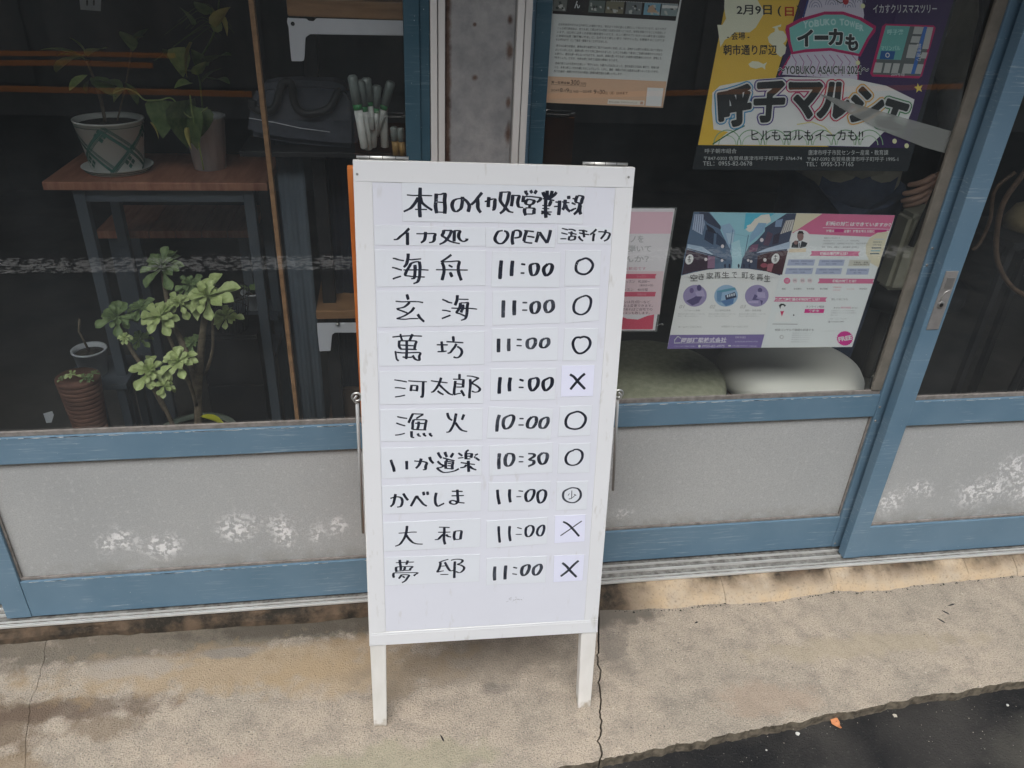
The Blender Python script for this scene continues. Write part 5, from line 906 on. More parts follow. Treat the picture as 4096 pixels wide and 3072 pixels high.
t3 = lambda x, y: (3080 + x * .3616, 820 + y * .3616)
D = Poster('pink topped flyer with ribbon headings, a man in a suit and a magenta FREE badge', 'flyer',
           [(292, 90), (1385, 114), (908, 1570), (-98, 1578), (110, 770)], S(218, 221, 228), t3, 'flyers taped inside the glass', y=PY - .0008)
PK = S(205, 112, 148); BEI = S(214, 206, 182)
D.poly([(575, 96), (1385, 114), (1318, 285), (1230, 285), (1150, 330), (1110, 352), (440, 322), (240, 310), (300, 275), (430, 190)], PK)
D.poly([(292, 92), (575, 98), (430, 190), (300, 275), (240, 308)], BEI)
D.text('相続の対策はできていますか？', [(622, 178), (1345, 198), (1330, 240), (612, 230)], S(236, 226, 232), .035); D.line([(582, 250), (1335, 268)], 6, S(225, 200, 212))
D.rect(712, 265, 815, 300, S(190, 60, 128)); D.rect(1160, 272, 1290, 305, S(190, 60, 128)); D.text('対策は', (622, 272, 708, 302), S(238, 225, 232), .02); D.text('必要？ 対策を考える前に', (818, 274, 1155, 306), S(238, 225, 232), .02)
D.poly([(1180, 310), (1312, 290), (1200, 690), (1110, 640), (1060, 540), (1060, 440), (1100, 370)], BEI)
for k, (t, c) in enumerate((('', S(190, 200, 205)), ('相続診断士', S(90, 110, 120)), ('小冊子進呈', S(90, 110, 120)), ('', S(70, 85, 105)), ('', S(120, 170, 185)), ('', S(70, 90, 105)))):
    if t: D.text(t, (1150 - k * 9, 370 + k * 30, 1250 - k * 9, 390 + k * 30), c)
    else: D.rect(1150 - k * 9, 372 + k * 32, 1262 - k * 11, 384 + k * 32, c)
D.ell(342, 372, 106, 98, S(222, 224, 226), 30)
D.poly([(270, 400), (330, 390), (415, 420), (395, 460), (340, 475), (235, 470), (245, 420)], S(52, 56, 62)); D.ell(335, 345, 36, 52, S(140, 110, 108), 18); D.poly([(300, 320), (318, 285), (360, 288), (378, 325), (345, 312)], S(45, 40, 40)); D.poly([(312, 400), (350, 395), (330, 472), (315, 472)], S(210, 212, 216)); D.poly([(320, 420), (330, 420), (328, 470), (320, 468)], S(50, 55, 75)); D.ell(285, 415, 22, 24, S(140, 110, 108), 12)
D.poly([(215, 485), (400, 478), (395, 520), (200, 525)], S(226, 206, 180))
D.text('相続コンサルタント', (598, 356, 775, 374), S(92, 95, 98)); D.text('株式会社アイコンサルティング　代表取締役', (590, 386, 985, 403), S(150, 152, 156)); D.text('上級相続診断士　上級相続アドバイザー　相続対策専門士', (580, 416, 1090, 434), S(150, 152, 156)); D.text('資格　宅建士・建築士　二級建築施工管理技士', (570, 457, 985, 474), S(110, 112, 116))
def ribbon(x0, y0, x1, y1, t, tx0, tx1, full=False):
    D.poly([(x0, y0), (x1, y0 + 5), (x1 - 22, (y0 + y1) / 2), (x1 - 14, y1 + 3), (x0 - 15, y1), (x0 + 6, (y0 + y1) / 2)], PK)
    D.text(t, (tx0, y0 + 11, tx1, y1 - 8), S(238, 226, 232), .03)
ribbon(455, 508, 998, 562, '相続の専門家とは？', 552, 862); ribbon(540, 812, 1158, 866, '相続の対策とは？', 690, 955); ribbon(55, 1016, 635, 1068, '賃貸資産価値の相続対策とは？', 60, 552)
BX = S(172, 180, 205)
for (x0, x1, y0) in ((205, 500, 602), (548, 828, 604), (180, 480, 696), (515, 800, 698), (855, 1100, 702)): D.rect(x0, y0, x1, y0 + 68, BX, -.25); D.text('事業承継・資産運用相談', (x0 + 25, y0 + 10, x1 - 25, y0 + 26), S(105, 108, 130)); D.text('登記・測量', (x0 + 70, y0 + 40, x1 - 95, y0 + 54), S(105, 108, 130))
D.rect(880, 606, 1115, 676, S(200, 198, 188), -.25); D.text('不動産・建築', (925, 625, 1085, 645), S(95, 92, 85)); D.text('相続税専門', (920, 650, 1095, 666), S(95, 92, 85))
D.ell(188, 838, 36, 34, S(215, 110, 150), 18); D.text('相続', (168, 822, 208, 836), WH); D.text('対策', (165, 842, 205, 856), WH)
for x in (275, 360, 440): D.ell(x, 836, 30, 30, S(222, 208, 212), 16); D.text('節税', (x - 18, 822, x + 18, 848), S(120, 105, 110))
for x, t in ((130, '遺言'), (262, '生前贈与'), (405, '生命保険'), (552, '養子縁組'), (988, '家族信託')): D.text(t, (x, 917, x + (45 if len(t) == 2 else 85), 936), S(85, 86, 90))
D.text('不動産活用', (698, 902, 788, 918), S(210, 130, 140)); D.text('土地活用', (694, 932, 776, 948), S(215, 150, 158)); D.text('法人活用', (845, 920, 930, 938), S(205, 175, 170))
D.text('詳しくはこちら', (680, 1030, 858, 1054), S(90, 92, 96))
# woman at a desk, line drawing
D.poly([(98, 1112), (118, 1090), (150, 1092), (176, 1108), (160, 1135), (120, 1130), (112, 1150)], S(50, 52, 56)); D.ell(140, 1140, 24, 32, S(228, 222, 222), 16); D.poly([(112, 1175), (155, 1172), (130, 1235)], S(205, 70, 110)); D.poly([(70, 1200), (112, 1175), (132, 1235), (155, 1172), (210, 1210), (230, 1290), (45, 1290)], S(230, 230, 234)); D.line([(28, 1316), (305, 1318)], 5, S(90, 90, 95)); D.ell(262, 1218, 9, 9, S(60, 60, 65), 8)
D.text('オンライン相談', (398, 1112, 600, 1136), S(70, 72, 76)); D.rect(388, 1150, 603, 1194, S(205, 60, 135), -.25); D.text('実施中', (428, 1156, 542, 1186), WH, .03)
D.text('まずは', (705, 1128, 775, 1146), S(95, 95, 98)); D.text('無料相談', (782, 1124, 898, 1146), S(210, 110, 145)); D.text('から!', (905, 1128, 965, 1146), S(95, 95, 98))
for k, (x0, x1) in enumerate(((678, 945), (672, 955), (668, 750))): D.text('お電話やメールでもお気軽に'[:9 if k == 2 else 13], (x0, 1162 + k * 24, x1, 1176 + k * 24), S(165, 166, 170))
D.text('ご相談ください（平日9時〜）', (652, 1253, 865, 1266), S(165, 166, 170)); D.text('☎ 03-6265-2847', (640, 1280, 818, 1300), S(100, 102, 106))
D.text('相続コンサルで価値を創造する', (55, 1368, 482, 1394), S(80, 82, 86)); D.ell(128, 1460, 24, 22, S(185, 185, 185), 14); D.ell(130, 1460, 14, 13, S(218, 221, 228), 12)
for k in range(5): D.text('株式会社コンサルティング'[:12 - k], (250 - k * 5, 1410 + k * 24, 470 - k * 12, 1423 + k * 24), S(160, 162, 166))
D.text('このチラシはご自由にお持ちください', (552, 1388, 772, 1398), S(180, 182, 186))
D.poly([(828 + (88 + (4 if k % 2 else -4)) * math.cos(k * math.pi / 24), 1475 + (80 + (4 if k % 2 else -4)) * math.sin(k * math.pi / 24)) for k in range(48)], S(200, 50, 140)); D.text('FREE', [(752, 1462), (900, 1438), (908, 1488), (760, 1512)], WH, .04)

# ---- E: pink flyer half hidden by the sign board
t1 = lambda x, y: (2400 + x * .5425, 780 + y * .5425)
E_ = Poster('pink lesson flyer in a clear sleeve, half hidden behind the sign board', 'flyer',
            [(-70, 98), (552, 100), (405, 998), (-120, 1000)], S(222, 218, 222), t1, 'flyers taped inside the glass')
E_.poly([(-60, 122), (540, 124), (520, 285), (-80, 285)], S(222, 188, 200))
LG = S(178, 178, 180)
for t, q in (('ピアノを', (120, 298, 322, 350)), ('弾いて', (205, 370, 378, 420)), ('みませんか？', (-40, 448, 360, 496))): E_.text(t, q, LG, .02)
E_.text('初心者も大歓迎です', (50, 530, 338, 553), S(190, 120, 140)); E_.poly([(-100, 560), (470, 562), (440, 880), (-120, 880)], S(226, 200, 206))
RD = S(205, 95, 118)
for y0, tx in ((582, 'レッスン'), (714, 'お知らせ')): E_.poly([(-100, y0), (428 - y0 * .02, y0), (408, y0 + 16), (420 - y0 * .02, y0 + 34), (-100, y0 + 36)], RD); E_.text(tx, (275, y0 + 9, 340, y0 + 27), S(228, 160, 175))
DT = S(85, 70, 78)
E_.text('レッスン　¥2,000〜', (170, 628, 368, 650), DT); E_.text('（基本月４回）', (292, 657, 392, 674), DT); E_.text('レッスン　40分程', (150, 687, 352, 708), DT)
for k, (t, x1) in enumerate((('レッスンは月2回〜など', 370), ('ご相談の上変更できます。', 392), ('ご希望であればご自宅での', 392), ('出張レッスンも致します。', 375))): E_.text(t, (100 - k * 6, 778 + k * 27, x1 - k * 3, 799 + k * 27), DT)
E_.poly([(-120, 990), (-110, 880), (0, 885), (60, 870), (130, 885), (200, 912), (280, 918), (350, 890), (400, 880), (388, 990)], S(205, 85, 108))
SLV = bpy.data.materials.new('clear_sleeve'); SLV.use_nodes = True
_n = SLV.node_tree; _n.nodes.clear(); _o = N(_n, 'OutputMaterial'); _m = N(_n, 'MixShader'); _t = N(_n, 'BsdfTransparent'); _g = N(_n, 'BsdfPrincipled'); _m.inputs[0].default_value = .22
_g.inputs['Base Color'].default_value = (.5, .52, .52, 1); _g.inputs['Roughness'].default_value = .35
_n.links.new(_t.outputs[0], _m.inputs[1]); _n.links.new(_g.outputs[0], _m.inputs[2]); _n.links.new(_m.outputs[0], _o.inputs[0])
q = [W(*t1(*p), PY + .0008) for p in ((-80, 88), (568, 92), (420, 1008), (-130, 1012))]
prism('clear_sleeve', q, (0, .0003, 0), SLV, E_.o)
# hook sucker beside it
p = W(*t1(440, 950), PY - .001)
tb = tube('suction_hook', spline([p + Vector((-.008, -.001, -.004)), p + Vector((0, -.003, 0)), p + Vector((.006, -.003, .002)), p + Vector((.007, -.001, -.004))], 4), .0013, SLV, None, 6, loc=p)
props(tb, 'tiny clear hook on the glass beside the pink flyer', 'hook')
# translucent strip over the big poster, standing in for a pale reflection
REFL_STRIP = bpy.data.materials.new('reflection_strip'); REFL_STRIP.use_nodes = True
_n = REFL_STRIP.node_tree; _n.nodes.clear(); _o = N(_n, 'OutputMaterial'); _m = N(_n, 'MixShader'); _t = N(_n, 'BsdfTransparent'); _g = N(_n, 'BsdfPrincipled'); _m.inputs[0].default_value = .36
_g.inputs['Base Color'].default_value = (.6, .6, .58, 1); _g.inputs['Roughness'].default_value = .5
_n.links.new(_t.outputs[0], _m.inputs[1]); _n.links.new(_g.outputs[0], _m.inputs[2]); _n.links.new(_m.outputs[0], _o.inputs[0])
q = [W(*p, INN + .0178) for p in ((3270, 372), (3830, 532), (3806, 620), (3700, 590), (3520, 520), (3400, 455))]
tp = prism('reflection_strip', [v for v in q], (0, .0002, 0), REFL_STRIP, None, loc=q[0]); props(tp, 'pale translucent strip standing in for a slanting reflection over the big poster', 'tape')
# ================================================================== things behind the left window
def leafmat(name, c1, c2):
    m = mottled(name, c1, c2, 60, .45, .1, 150); m.node_tree.nodes['Principled BSDF'].inputs['Specular IOR Level'].default_value = .35; return m
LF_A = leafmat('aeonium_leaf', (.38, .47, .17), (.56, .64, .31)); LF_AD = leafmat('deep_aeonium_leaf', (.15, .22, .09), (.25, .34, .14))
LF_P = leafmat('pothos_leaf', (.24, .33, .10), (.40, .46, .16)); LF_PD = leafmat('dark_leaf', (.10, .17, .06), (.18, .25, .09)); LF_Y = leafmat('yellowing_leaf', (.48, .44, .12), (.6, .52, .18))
STEM = mottled('plant_stem', (.10, .075, .05), (.19, .15, .10), 50, .8, .4, 200); SOIL = mottled('potting_soil', (.02, .016, .012), (.07, .055, .04), 90, .95, 1, 120)
def leaf_mesh(name, outline, L, Wd, cup, droop, fold, mat):
    """a leaf along +Y, curved, with a mid rib"""
    n = len(outline); V = []; Fs = []; cols = 5
    for i, (t, wv) in enumerate(outline):
        for j in range(cols):
            s = (j / (cols - 1) - .5) * 2
            x = s * wv * Wd / 2; y = t * L; z = cup * (s * s) * wv * Wd - droop * t * t * L + fold * abs(s) * wv * Wd * .5
            V.append((x, y, z))
    for i in range(n - 1):
        for j in range(cols - 1): Fs.append((i * cols + j, i * cols + j + 1, (i + 1) * cols + j + 1, (i + 1) * cols + j))
    me = bpy.data.meshes.new(name); me.from_pydata(V, [], Fs); me.materials.append(mat)
    for p in me.polygons: p.use_smooth = True
    return me
SPAT = [(0, .16), (.3, .26), (.55, .55), (.74, .96), (.86, 1), (.95, .66), (1.0, .1)]
HEART = [(0, .1), (.05, .75), (.22, 1), (.45, .92), (.7, .6), (.88, .28), (1, .02)]
OVAL = [(0, .05), (.15, .5), (.4, .95), (.6, 1), (.8, .75), (.93, .4), (1, .03)]
def put_leaf(me, par, pos, yaw, pitch, roll, s, name='leaf'):
    o = bpy.data.objects.new(name, me); COL.objects.link(o); o.parent = par
    o.matrix_local = Matrix.Translation(Vector(pos) - rootloc(par)) @ Matrix.Rotation(yaw, 4, 'Z') @ Matrix.Rotation(pitch, 4, 'X') @ Matrix.Rotation(roll, 4, 'Y') @ Matrix.Scale(s, 4)
    return o
aeo = leaf_mesh('aeonium_leaf', SPAT, 1, .47, .28, .22, .1, LF_A); aeod = leaf_mesh('aeonium_leaf', SPAT, 1, .44, .28, .2, .1, LF_AD)
pot_l = leaf_mesh('pothos_leaf', HEART, 1, .8, .0, .3, .25, LF_P); pot_d = leaf_mesh('dark_heart_leaf', HEART, 1, .82, 0, .35, .25, LF_PD); pot_y = leaf_mesh('yellow_leaf', HEART, 1, .7, .05, .3, .2, LF_Y)
ov_l = leaf_mesh('oval_leaf', OVAL, 1, .42, .05, .35, .2, LF_P); ov_d = leaf_mesh('dark_oval_leaf', OVAL, 1, .42, .05, .35, .2, LF_PD)
ZF = .03
def rosette(par, c, r, me, tilt=(0, 0), n=22, seed=0):
    random.seed(seed); c = Vector(c)
    T = Matrix.Rotation(tilt[0], 4, 'X') @ Matrix.Rotation(tilt[1], 4, 'Y')
    for k in range(n):
        t = k / n; yaw = k * 2.39996 + random.uniform(-.3, .3); pitch = R_(14 + 60 * (t ** 1.2) + random.uniform(-16, 16)) - R_(26) * (1 - t); s = r * (1.05 - .62 * t) * random.uniform(.72, 1.15)
        o = bpy.data.objects.new('leaf', me); COL.objects.link(o); o.parent = par
        o.matrix_local = Matrix.Translation(c - rootloc(par)) @ T @ Matrix.Rotation(yaw, 4, 'Z') @ Matrix.Translation((0, 0, .1 * r * t)) @ Matrix.Rotation(pitch, 4, 'X') @ Matrix.Scale(s, 4)
def pot(name, c, rb, rt, h, mat, par, rim=.004, soil=True, seg=36):
    o = lathe(name, c, [(rb * .9, 0), (rb, .002), (rt, h - rim * 2), (rt + rim, h - rim * 2), (rt + rim, h), (rt - .002, h), (rt - .004, h - .012)], mat, par, seg)
    if soil: lathe('soil', c, [(rt - .0045, h - .012), (rt * .5, h - .008), (0, h - .007)], SOIL, par, 20)
    return o
# ---- plant table
ty = 1.80
a = W(163, 721, ty); b = W(1070, 738, ty); topz = (a.z + b.z) / 2
tab = thing('plant_table', ((a.x + b.x) / 2, ty + .14, ZF), 'narrow red-brown wooden table on dark legs carrying the two large potted plants', 'table')
for k in range(1):
    box('tabletop', a.x, b.x, ty, ty + .27, topz - .019, topz, WOODR, tab, .003)
for px in (300, 975):
    x = W(px, 800, ty + .02).x
    for yy in (ty + .015, ty + .225): box('leg', x, x + .024, yy, yy + .024, ZF, topz - .0195, LEG, tab, .002)
box('apron', a.x + .05, b.x - .05, ty + .02, ty + .03, topz - .05, topz - .0195, LEG, tab, .001)
sh = thing('wooden_bench', (-.45, 2.1, ZF), 'low red-brown bench standing behind the plant table', 'bench')
c0 = W(380, 925, 2.05); c1 = W(1012, 925, 2.05)
for k in range(6):
    x0 = c0.x + (c1.x - c0.x) * k / 6; x1 = c0.x + (c1.x - c0.x) * (k + 1) / 6 - .002
    box('plank', x0, x1, 2.05, 2.28, c0.z - .02, c0.z, WOODR, sh, .0015)
for x in (c0.x + .02, c1.x - .045):
    for y in (2.07, 2.24): box('leg', x, x + .025, y, y + .025, ZF, c0.z - .0205, LEG, sh, .001)
# ---- plaid pot with its plant
pc = W(480, 700, 1.90); pc.z = topz
CER = base_mat('white_ceramic', (.84, .85, .82), .3); GRNP = base_mat('green_glaze', (.05, .16, .13), .35)
pl = thing('potted_plant', (pc.x, pc.y, topz), 'broad leaved plant in a white pot with a green plaid pattern, on its striped saucer', 'plant')
sr, rbt, rt, hh = .075, .055, .073, .112
lathe('saucer', pc, [(sr * .8, 0), (sr * .86, .001), (sr, .014), (sr + .002, .014), (sr - .003, .013), (sr * .8, .004), (0, .004)], CER, pl, 40)
for dz in (.006, .0105): 
    r = sr * .86 + (sr * .14) * dz / .014 + .0008
    tube('saucer_band', [pc + Vector((r * math.cos(t), r * math.sin(t), dz)) for t in [k * math.pi / 20 for k in range(40)]], .0007, GRNP, pl, 4, closed=True)
po = pot('pot', pc + Vector((0, 0, .0045)), rbt, rt, hh, CER, pl, .0015)
def onpot(th, v, lift=.0006):
    r = rbt + (rt - rbt) * v + lift; return pc + Vector((r * math.sin(th), -r * math.cos(th), .0045 + (hh - .003) * v))
def potline(th0, v0, th1, v1, wd):
    n = 12; V = []; Fs = []
    ds = math.hypot((th1 - th0) * .06, (v1 - v0) * hh); kx = (v1 - v0) * hh / ds; kv = (th1 - th0) * .06 / ds
    for i in range(n + 1):
        t = i / n; th = th0 + (th1 - th0) * t; v = v0 + (v1 - v0) * t
        for s in (-.5, .5): V.append(onpot(th - s * wd * kx / .06 , min(.99, max(.01, v + s * wd * kv / hh))))
    for i in range(n): Fs.append((2 * i, 2 * i + 1, 2 * i + 3, 2 * i + 2))
    mk('glaze_stripe', V, Fs, GRNP, po)
for base in (-2.2, -.75, .72, 2.1):
    potline(base - .72, .9, base + .85, .05, .0065); potline(base + .80, .9, base - .72, .02, .0065)
    for d in (.06, .11, .16):
        potline(base - .72 + d, .97, base + .85 + d, .12, .0013); potline(base + .80 + d, .9, base - .72 + d, .02, .0013)
    for th, v in ((base + .72, .80), (base + .05, .24)):
        for dx, dv in ((-.085, 0), (.085, 0), (0, .085), (0, -.085)):
            s = .085; dx *= 1.35; dv *= .95; q = [onpot(th + dx - s, v + dv, .0007), onpot(th + dx, v + dv + .062, .0007), onpot(th + dx + s, v + dv, .0007), onpot(th + dx, v + dv - .062, .0007)]
            mk('glaze_square', q, [(0, 1, 2, 3)], GRNP, po)
tube('pot_lip_line', [onpot(t, .93) for t in [k * math.pi / 20 for k in range(40)]], .0006, GRNP, po, 4, closed=True)
top = pc + Vector((0, 0, hh + .0))
s0 = top + Vector((-.008, 0, -.01))
stemtop = W(345, 240, 1.90)
tube('stem', spline([s0, s0.lerp(stemtop, .5) + Vector((.006, 0, 0)), stemtop], 5), [.004] * 6 + [.003] * 5, STEM, pl, 8)
def aim_leaf(me, par, p0, p1, roll=0, w=1.0, name='leaf'):
    """leaf from its base p0 to its tip p1"""
    d = Vector(p1) - Vector(p0); L = d.length; q = d.to_track_quat('Y', 'Z').to_matrix().to_4x4()
    o = bpy.data.objects.new(name, me); COL.objects.link(o); o.parent = par
    o.matrix_local = Matrix.Translation(Vector(p0) - rootloc(par)) @ q @ Matrix.Rotation(roll, 4, 'Y') @ Matrix.Diagonal((L * w, L, L, 1)); return o
def PW(p, y): return W(p[0], p[1], y)
random.seed(11)
for (bx, by, tx, ty2, me, w_) in ((340, 235, 180, 150, ov_l, 1), (342, 225, 205, 225, ov_l, 1.3), (345, 215, 300, 140, ov_l, .9), (350, 225, 400, 155, ov_l, 1.6), (345, 240, 240, 185, ov_l, .8), (350, 300, 268, 330, ov_l, 1.2), (362, 310, 450, 345, ov_d, 1.4), (355, 320, 330, 350, ov_d, 1.2), (350, 250, 300, 200, ov_d, 1.3),
                          (525, 200, 560, 95, ov_d, 1.5), (530, 205, 505, 100, ov_d, 1.3), (522, 170, 560, 130, ov_l, 1.0), (500, 330, 560, 390, ov_d, 1.1), (400, 330, 470, 300, ov_d, 1.2)):
    aim_leaf(me, pl, PW((bx, by), 1.9), PW((tx, ty2), 1.9 + random.uniform(-.05, .05)), random.uniform(-.4, .4), w_)
s2_ = PW((525, 200), 1.9); tube('stem', spline([top + Vector((.012, .01, -.01)), PW((505, 330), 1.91), s2_], 5), .0022, STEM, pl, 6)
# ---- trailing plant in a metal bucket
bc = W(845, 690, 1.93); bc.z = topz
ZINC = mottled('galvanised_bucket', (.5, .52, .53), (.72, .74, .75), 16, .35, .1, 60, metal=.35, stretch=(2, 2, .4))
bk = thing('potted_plant', (bc.x, bc.y, topz), 'trailing heart leaved plant in a shiny metal bucket on the plant table', 'plant')
lathe('bucket', bc, [(.034, 0), (.036, .001), (.047, .115), (.049, .117), (.049, .121), (.046, .121), (.044, .1)], ZINC, bk, 36)
lathe('soil', bc + Vector((0, 0, .1)), [(.0445, 0), (.02, .006), (0, .007)], SOIL, bk, 20)
vine = [PW(p, 1.86) for p in ((830, 430), (760, 470), (690, 395), (640, 400), (580, 400), (545, 370), (500, 355), (455, 375))]
tube('vine', spline(vine, 4), .0016, LF_P, bk, 6)
tube('vine', spline([PW(p, 1.86) for p in ((760, 380), (770, 460), (790, 540), (800, 600), (815, 680))], 4), .0018, LF_P, bk, 6)
tube('vine', spline([bc + Vector((0, 0, .1)), PW((800, 330), 1.9), PW((790, 260), 1.9), PW((860, 120), 1.9), PW((880, -60), 1.9)], 5), .0022, LF_PD, bk, 6)
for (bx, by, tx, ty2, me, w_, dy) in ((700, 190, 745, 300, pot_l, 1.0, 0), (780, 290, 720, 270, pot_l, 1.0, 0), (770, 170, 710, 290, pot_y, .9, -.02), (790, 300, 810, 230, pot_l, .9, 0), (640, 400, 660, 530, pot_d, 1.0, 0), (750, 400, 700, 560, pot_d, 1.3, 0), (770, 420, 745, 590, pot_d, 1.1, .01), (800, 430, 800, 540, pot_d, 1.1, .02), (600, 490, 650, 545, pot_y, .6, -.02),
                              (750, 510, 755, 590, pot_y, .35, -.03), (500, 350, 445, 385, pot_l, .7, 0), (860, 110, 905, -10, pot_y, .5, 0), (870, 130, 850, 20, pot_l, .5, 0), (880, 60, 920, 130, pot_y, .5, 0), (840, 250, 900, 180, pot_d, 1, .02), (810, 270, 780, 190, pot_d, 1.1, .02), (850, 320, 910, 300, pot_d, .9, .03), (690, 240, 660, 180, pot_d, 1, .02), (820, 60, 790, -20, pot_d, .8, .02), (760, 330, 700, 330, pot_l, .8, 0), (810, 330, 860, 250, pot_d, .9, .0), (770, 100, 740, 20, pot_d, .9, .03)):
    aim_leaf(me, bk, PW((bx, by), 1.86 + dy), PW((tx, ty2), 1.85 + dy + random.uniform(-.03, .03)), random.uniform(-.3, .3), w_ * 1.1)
for k in range(9):
    a0 = PW((880 + random.uniform(-20, 60), 60 + random.uniform(-40, 100)), 1.9); tube('tendril', spline([a0, a0 + Vector((-.03, 0, .02)), a0 + Vector((-.06 - .01 * k, .01, .0 - .006 * k))], 4), .0005, LF_PD, bk, 4)
# ---- branching aeonium
AY = 1.68
ae = thing('aeonium', (W(780, 1690, AY).x, AY, ZF), 'tall branching succulent with bright green rosettes low behind the left window', 'plant')
ros = [((650, 1075), 112, aeod, 1.80, 1), ((470, 1270), 88, aeod, 1.72, 2), ((645, 1268), 92, aeo, 1.68, 3), ((835, 1190), 125, aeo, 1.62, 4), ((600, 1485), 84, aeo, 1.66, 5), ((715, 1450), 86, aeo, 1.60, 6), ((760, 1140), 62, aeod, 1.75, 7), ((560, 1360), 55, aeod, 1.76, 8), ((500, 1350), 34, aeo, 1.66, 9), ((720, 1215), 70, aeo, 1.70, 10), ((560, 1235), 66, aeod, 1.74, 11), ((905, 1270), 70, aeo, 1.66, 12), ((655, 1545), 52, aeo, 1.64, 13), ((770, 1370), 48, aeod, 1.70, 14)]
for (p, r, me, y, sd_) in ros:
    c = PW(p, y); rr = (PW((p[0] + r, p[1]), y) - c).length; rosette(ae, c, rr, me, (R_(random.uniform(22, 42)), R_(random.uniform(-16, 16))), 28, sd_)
def br(pts, rs): 
    P = spline([PW((x, y), d) for x, y, d in pts], 4); n = len(P); tube('branch', P, [rs[0] + (rs[1] - rs[0]) * i / (n - 1) for i in range(n)], STEM, ae, 9)
br(((650, 1085, 1.80), (665, 1180, 1.77), (690, 1290, 1.73), (740, 1400, 1.69), (790, 1560, 1.66), (790, 1760, 1.66)), (.0045, .010))
br(((835, 1205, 1.62), (815, 1300, 1.63), (800, 1450, 1.65), (790, 1600, 1.66)), (.006, .010))
br(((850, 1260, 1.63), (850, 1400, 1.65), (820, 1500, 1.67)), (.003, .004))
br(((645, 1280, 1.68), (690, 1380, 1.68), (745, 1500, 1.67), (790, 1620, 1.66)), (.004, .006))
br(((600, 1495, 1.66), (640, 1590, 1.67), (690, 1700, 1.68), (700, 1760, 1.68)), (.0045, .006)); br(((715, 1460, 1.60), (760, 1540, 1.62), (785, 1620, 1.65)), (.004, .005))
br(((470, 1275, 1.72), (520, 1390, 1.72), (570, 1470, 1.70), (660, 1640, 1.69)), (.004, .006))
q = PW((790, 1760), 1.68); pot('pot', (q.x, q.y, ZF), .07, .095, max(.12, q.z - ZF + .02), mottled('dull_green_pot', (.12, .15, .12), (.16, .19, .15), 10, .6), ae)
aim_leaf(leaf_mesh('fallen_yellow_leaf', OVAL, 1, .6, .1, .2, .2, base_mat('bright_yellow_leaf', (.50, .50, .03), .5)), ae, PW((905, 1710), 1.60), PW((815, 1650), 1.60), .3, 1.2)
# ---- small pots
WP = base_mat('white_plastic', (.55, .57, .60), .5); TERR = mottled('ribbed_terracotta', (.13, .06, .042), (.20, .095, .065), 20, .8)
def small_pot(px, py, y, rpx, h, mat, label, plant=None, rbk=.75):
    c = PW((px, py), y); r = (PW((px + rpx, py), y) - c).length
    t = thing('plant_pot', (c.x, y, c.z - h), label, 'plant pot'); pot('pot', (c.x, y, c.z - h), r * rbk, r, h, mat, t, .002); return t, c, r
t, c, r = small_pot(355, 1395, 1.83, 68, .07, WP, 'small white pot with gritty soil and a thin bare stick, left of the table leg')
tube('stick', [c + Vector((0, 0, -.01)), c + Vector((-.012, 0, .05)), PW((318, 1275), 1.83)], .003, STEM, t, 6)
stand = thing('pot_stand', (c.x, 1.85, ZF), 'dark low stand under the small white pot', 'stand')
box('top', c.x - .06, c.x + .09, 1.77, 1.93, c.z - .086, c.z - .0705, LEG, stand, .002); box('leg', c.x - .05, c.x - .03, 1.78, 1.80, ZF, c.z - .0865, LEG, stand); box('leg', c.x + .06, c.x + .08, 1.78, 1.80, ZF, c.z - .0865, LEG, stand); box('leg', c.x - .05, c.x - .03, 1.9, 1.92, ZF, c.z - .0865, LEG, stand); box('leg', c.x + .06, c.x + .08, 1.9, 1.92, ZF, c.z - .0865, LEG, stand)
# ribbed terracotta trough with small succulents and a broken tag
c = PW((300, 1560), 1.68); tr = thing('planter', (c.x, 1.70, ZF), 'ribbed terracotta planter with tiny succulents at its top, lower left behind the glass', 'planter')
w1 = (PW((390, 1560), 1.68) - c).length; H0 = PW((300, 1530), 1.68).z
for k in range(11):
    z0 = H0 - .012 * (k + 1); wv = w1 * (1 - .02 * k)
    lathe('rib', (c.x, 1.71, z0), [(wv * .985, .0002), (wv, .0035), (wv, .008), (wv * .985, .0116), (0, .0116)], TERR, tr, 28, sx=1, sy=.95)
lathe('body', (c.x, 1.71, ZF), [(w1 * .7, 0), (w1 * .78, H0 - .1325 - ZF), (0, H0 - .1325 - ZF)], TERR, tr, 28, sy=.95)
for k, (px, py, r) in enumerate(((290, 1500, 34), (340, 1510, 30), (375, 1495, 28), (250, 1515, 24), (360, 1520, 22))):
    p = PW((px, py), 1.68); rosette(tr, p, (PW((px + r, py), 1.68) - p).length, aeo if k == 0 else aeod, (.2, 0), 12, 40 + k)
q = [PW(p, 1.63) for p in ((173, 1655), (208, 1645), (215, 1660), (206, 1690), (185, 1692), (180, 1675))]
tg = prism('plant_tag', q, (0, .0008, 0), WP, None, loc=q[3]); props(tg, 'torn white plant tag at the lower left of the window', 'tag')
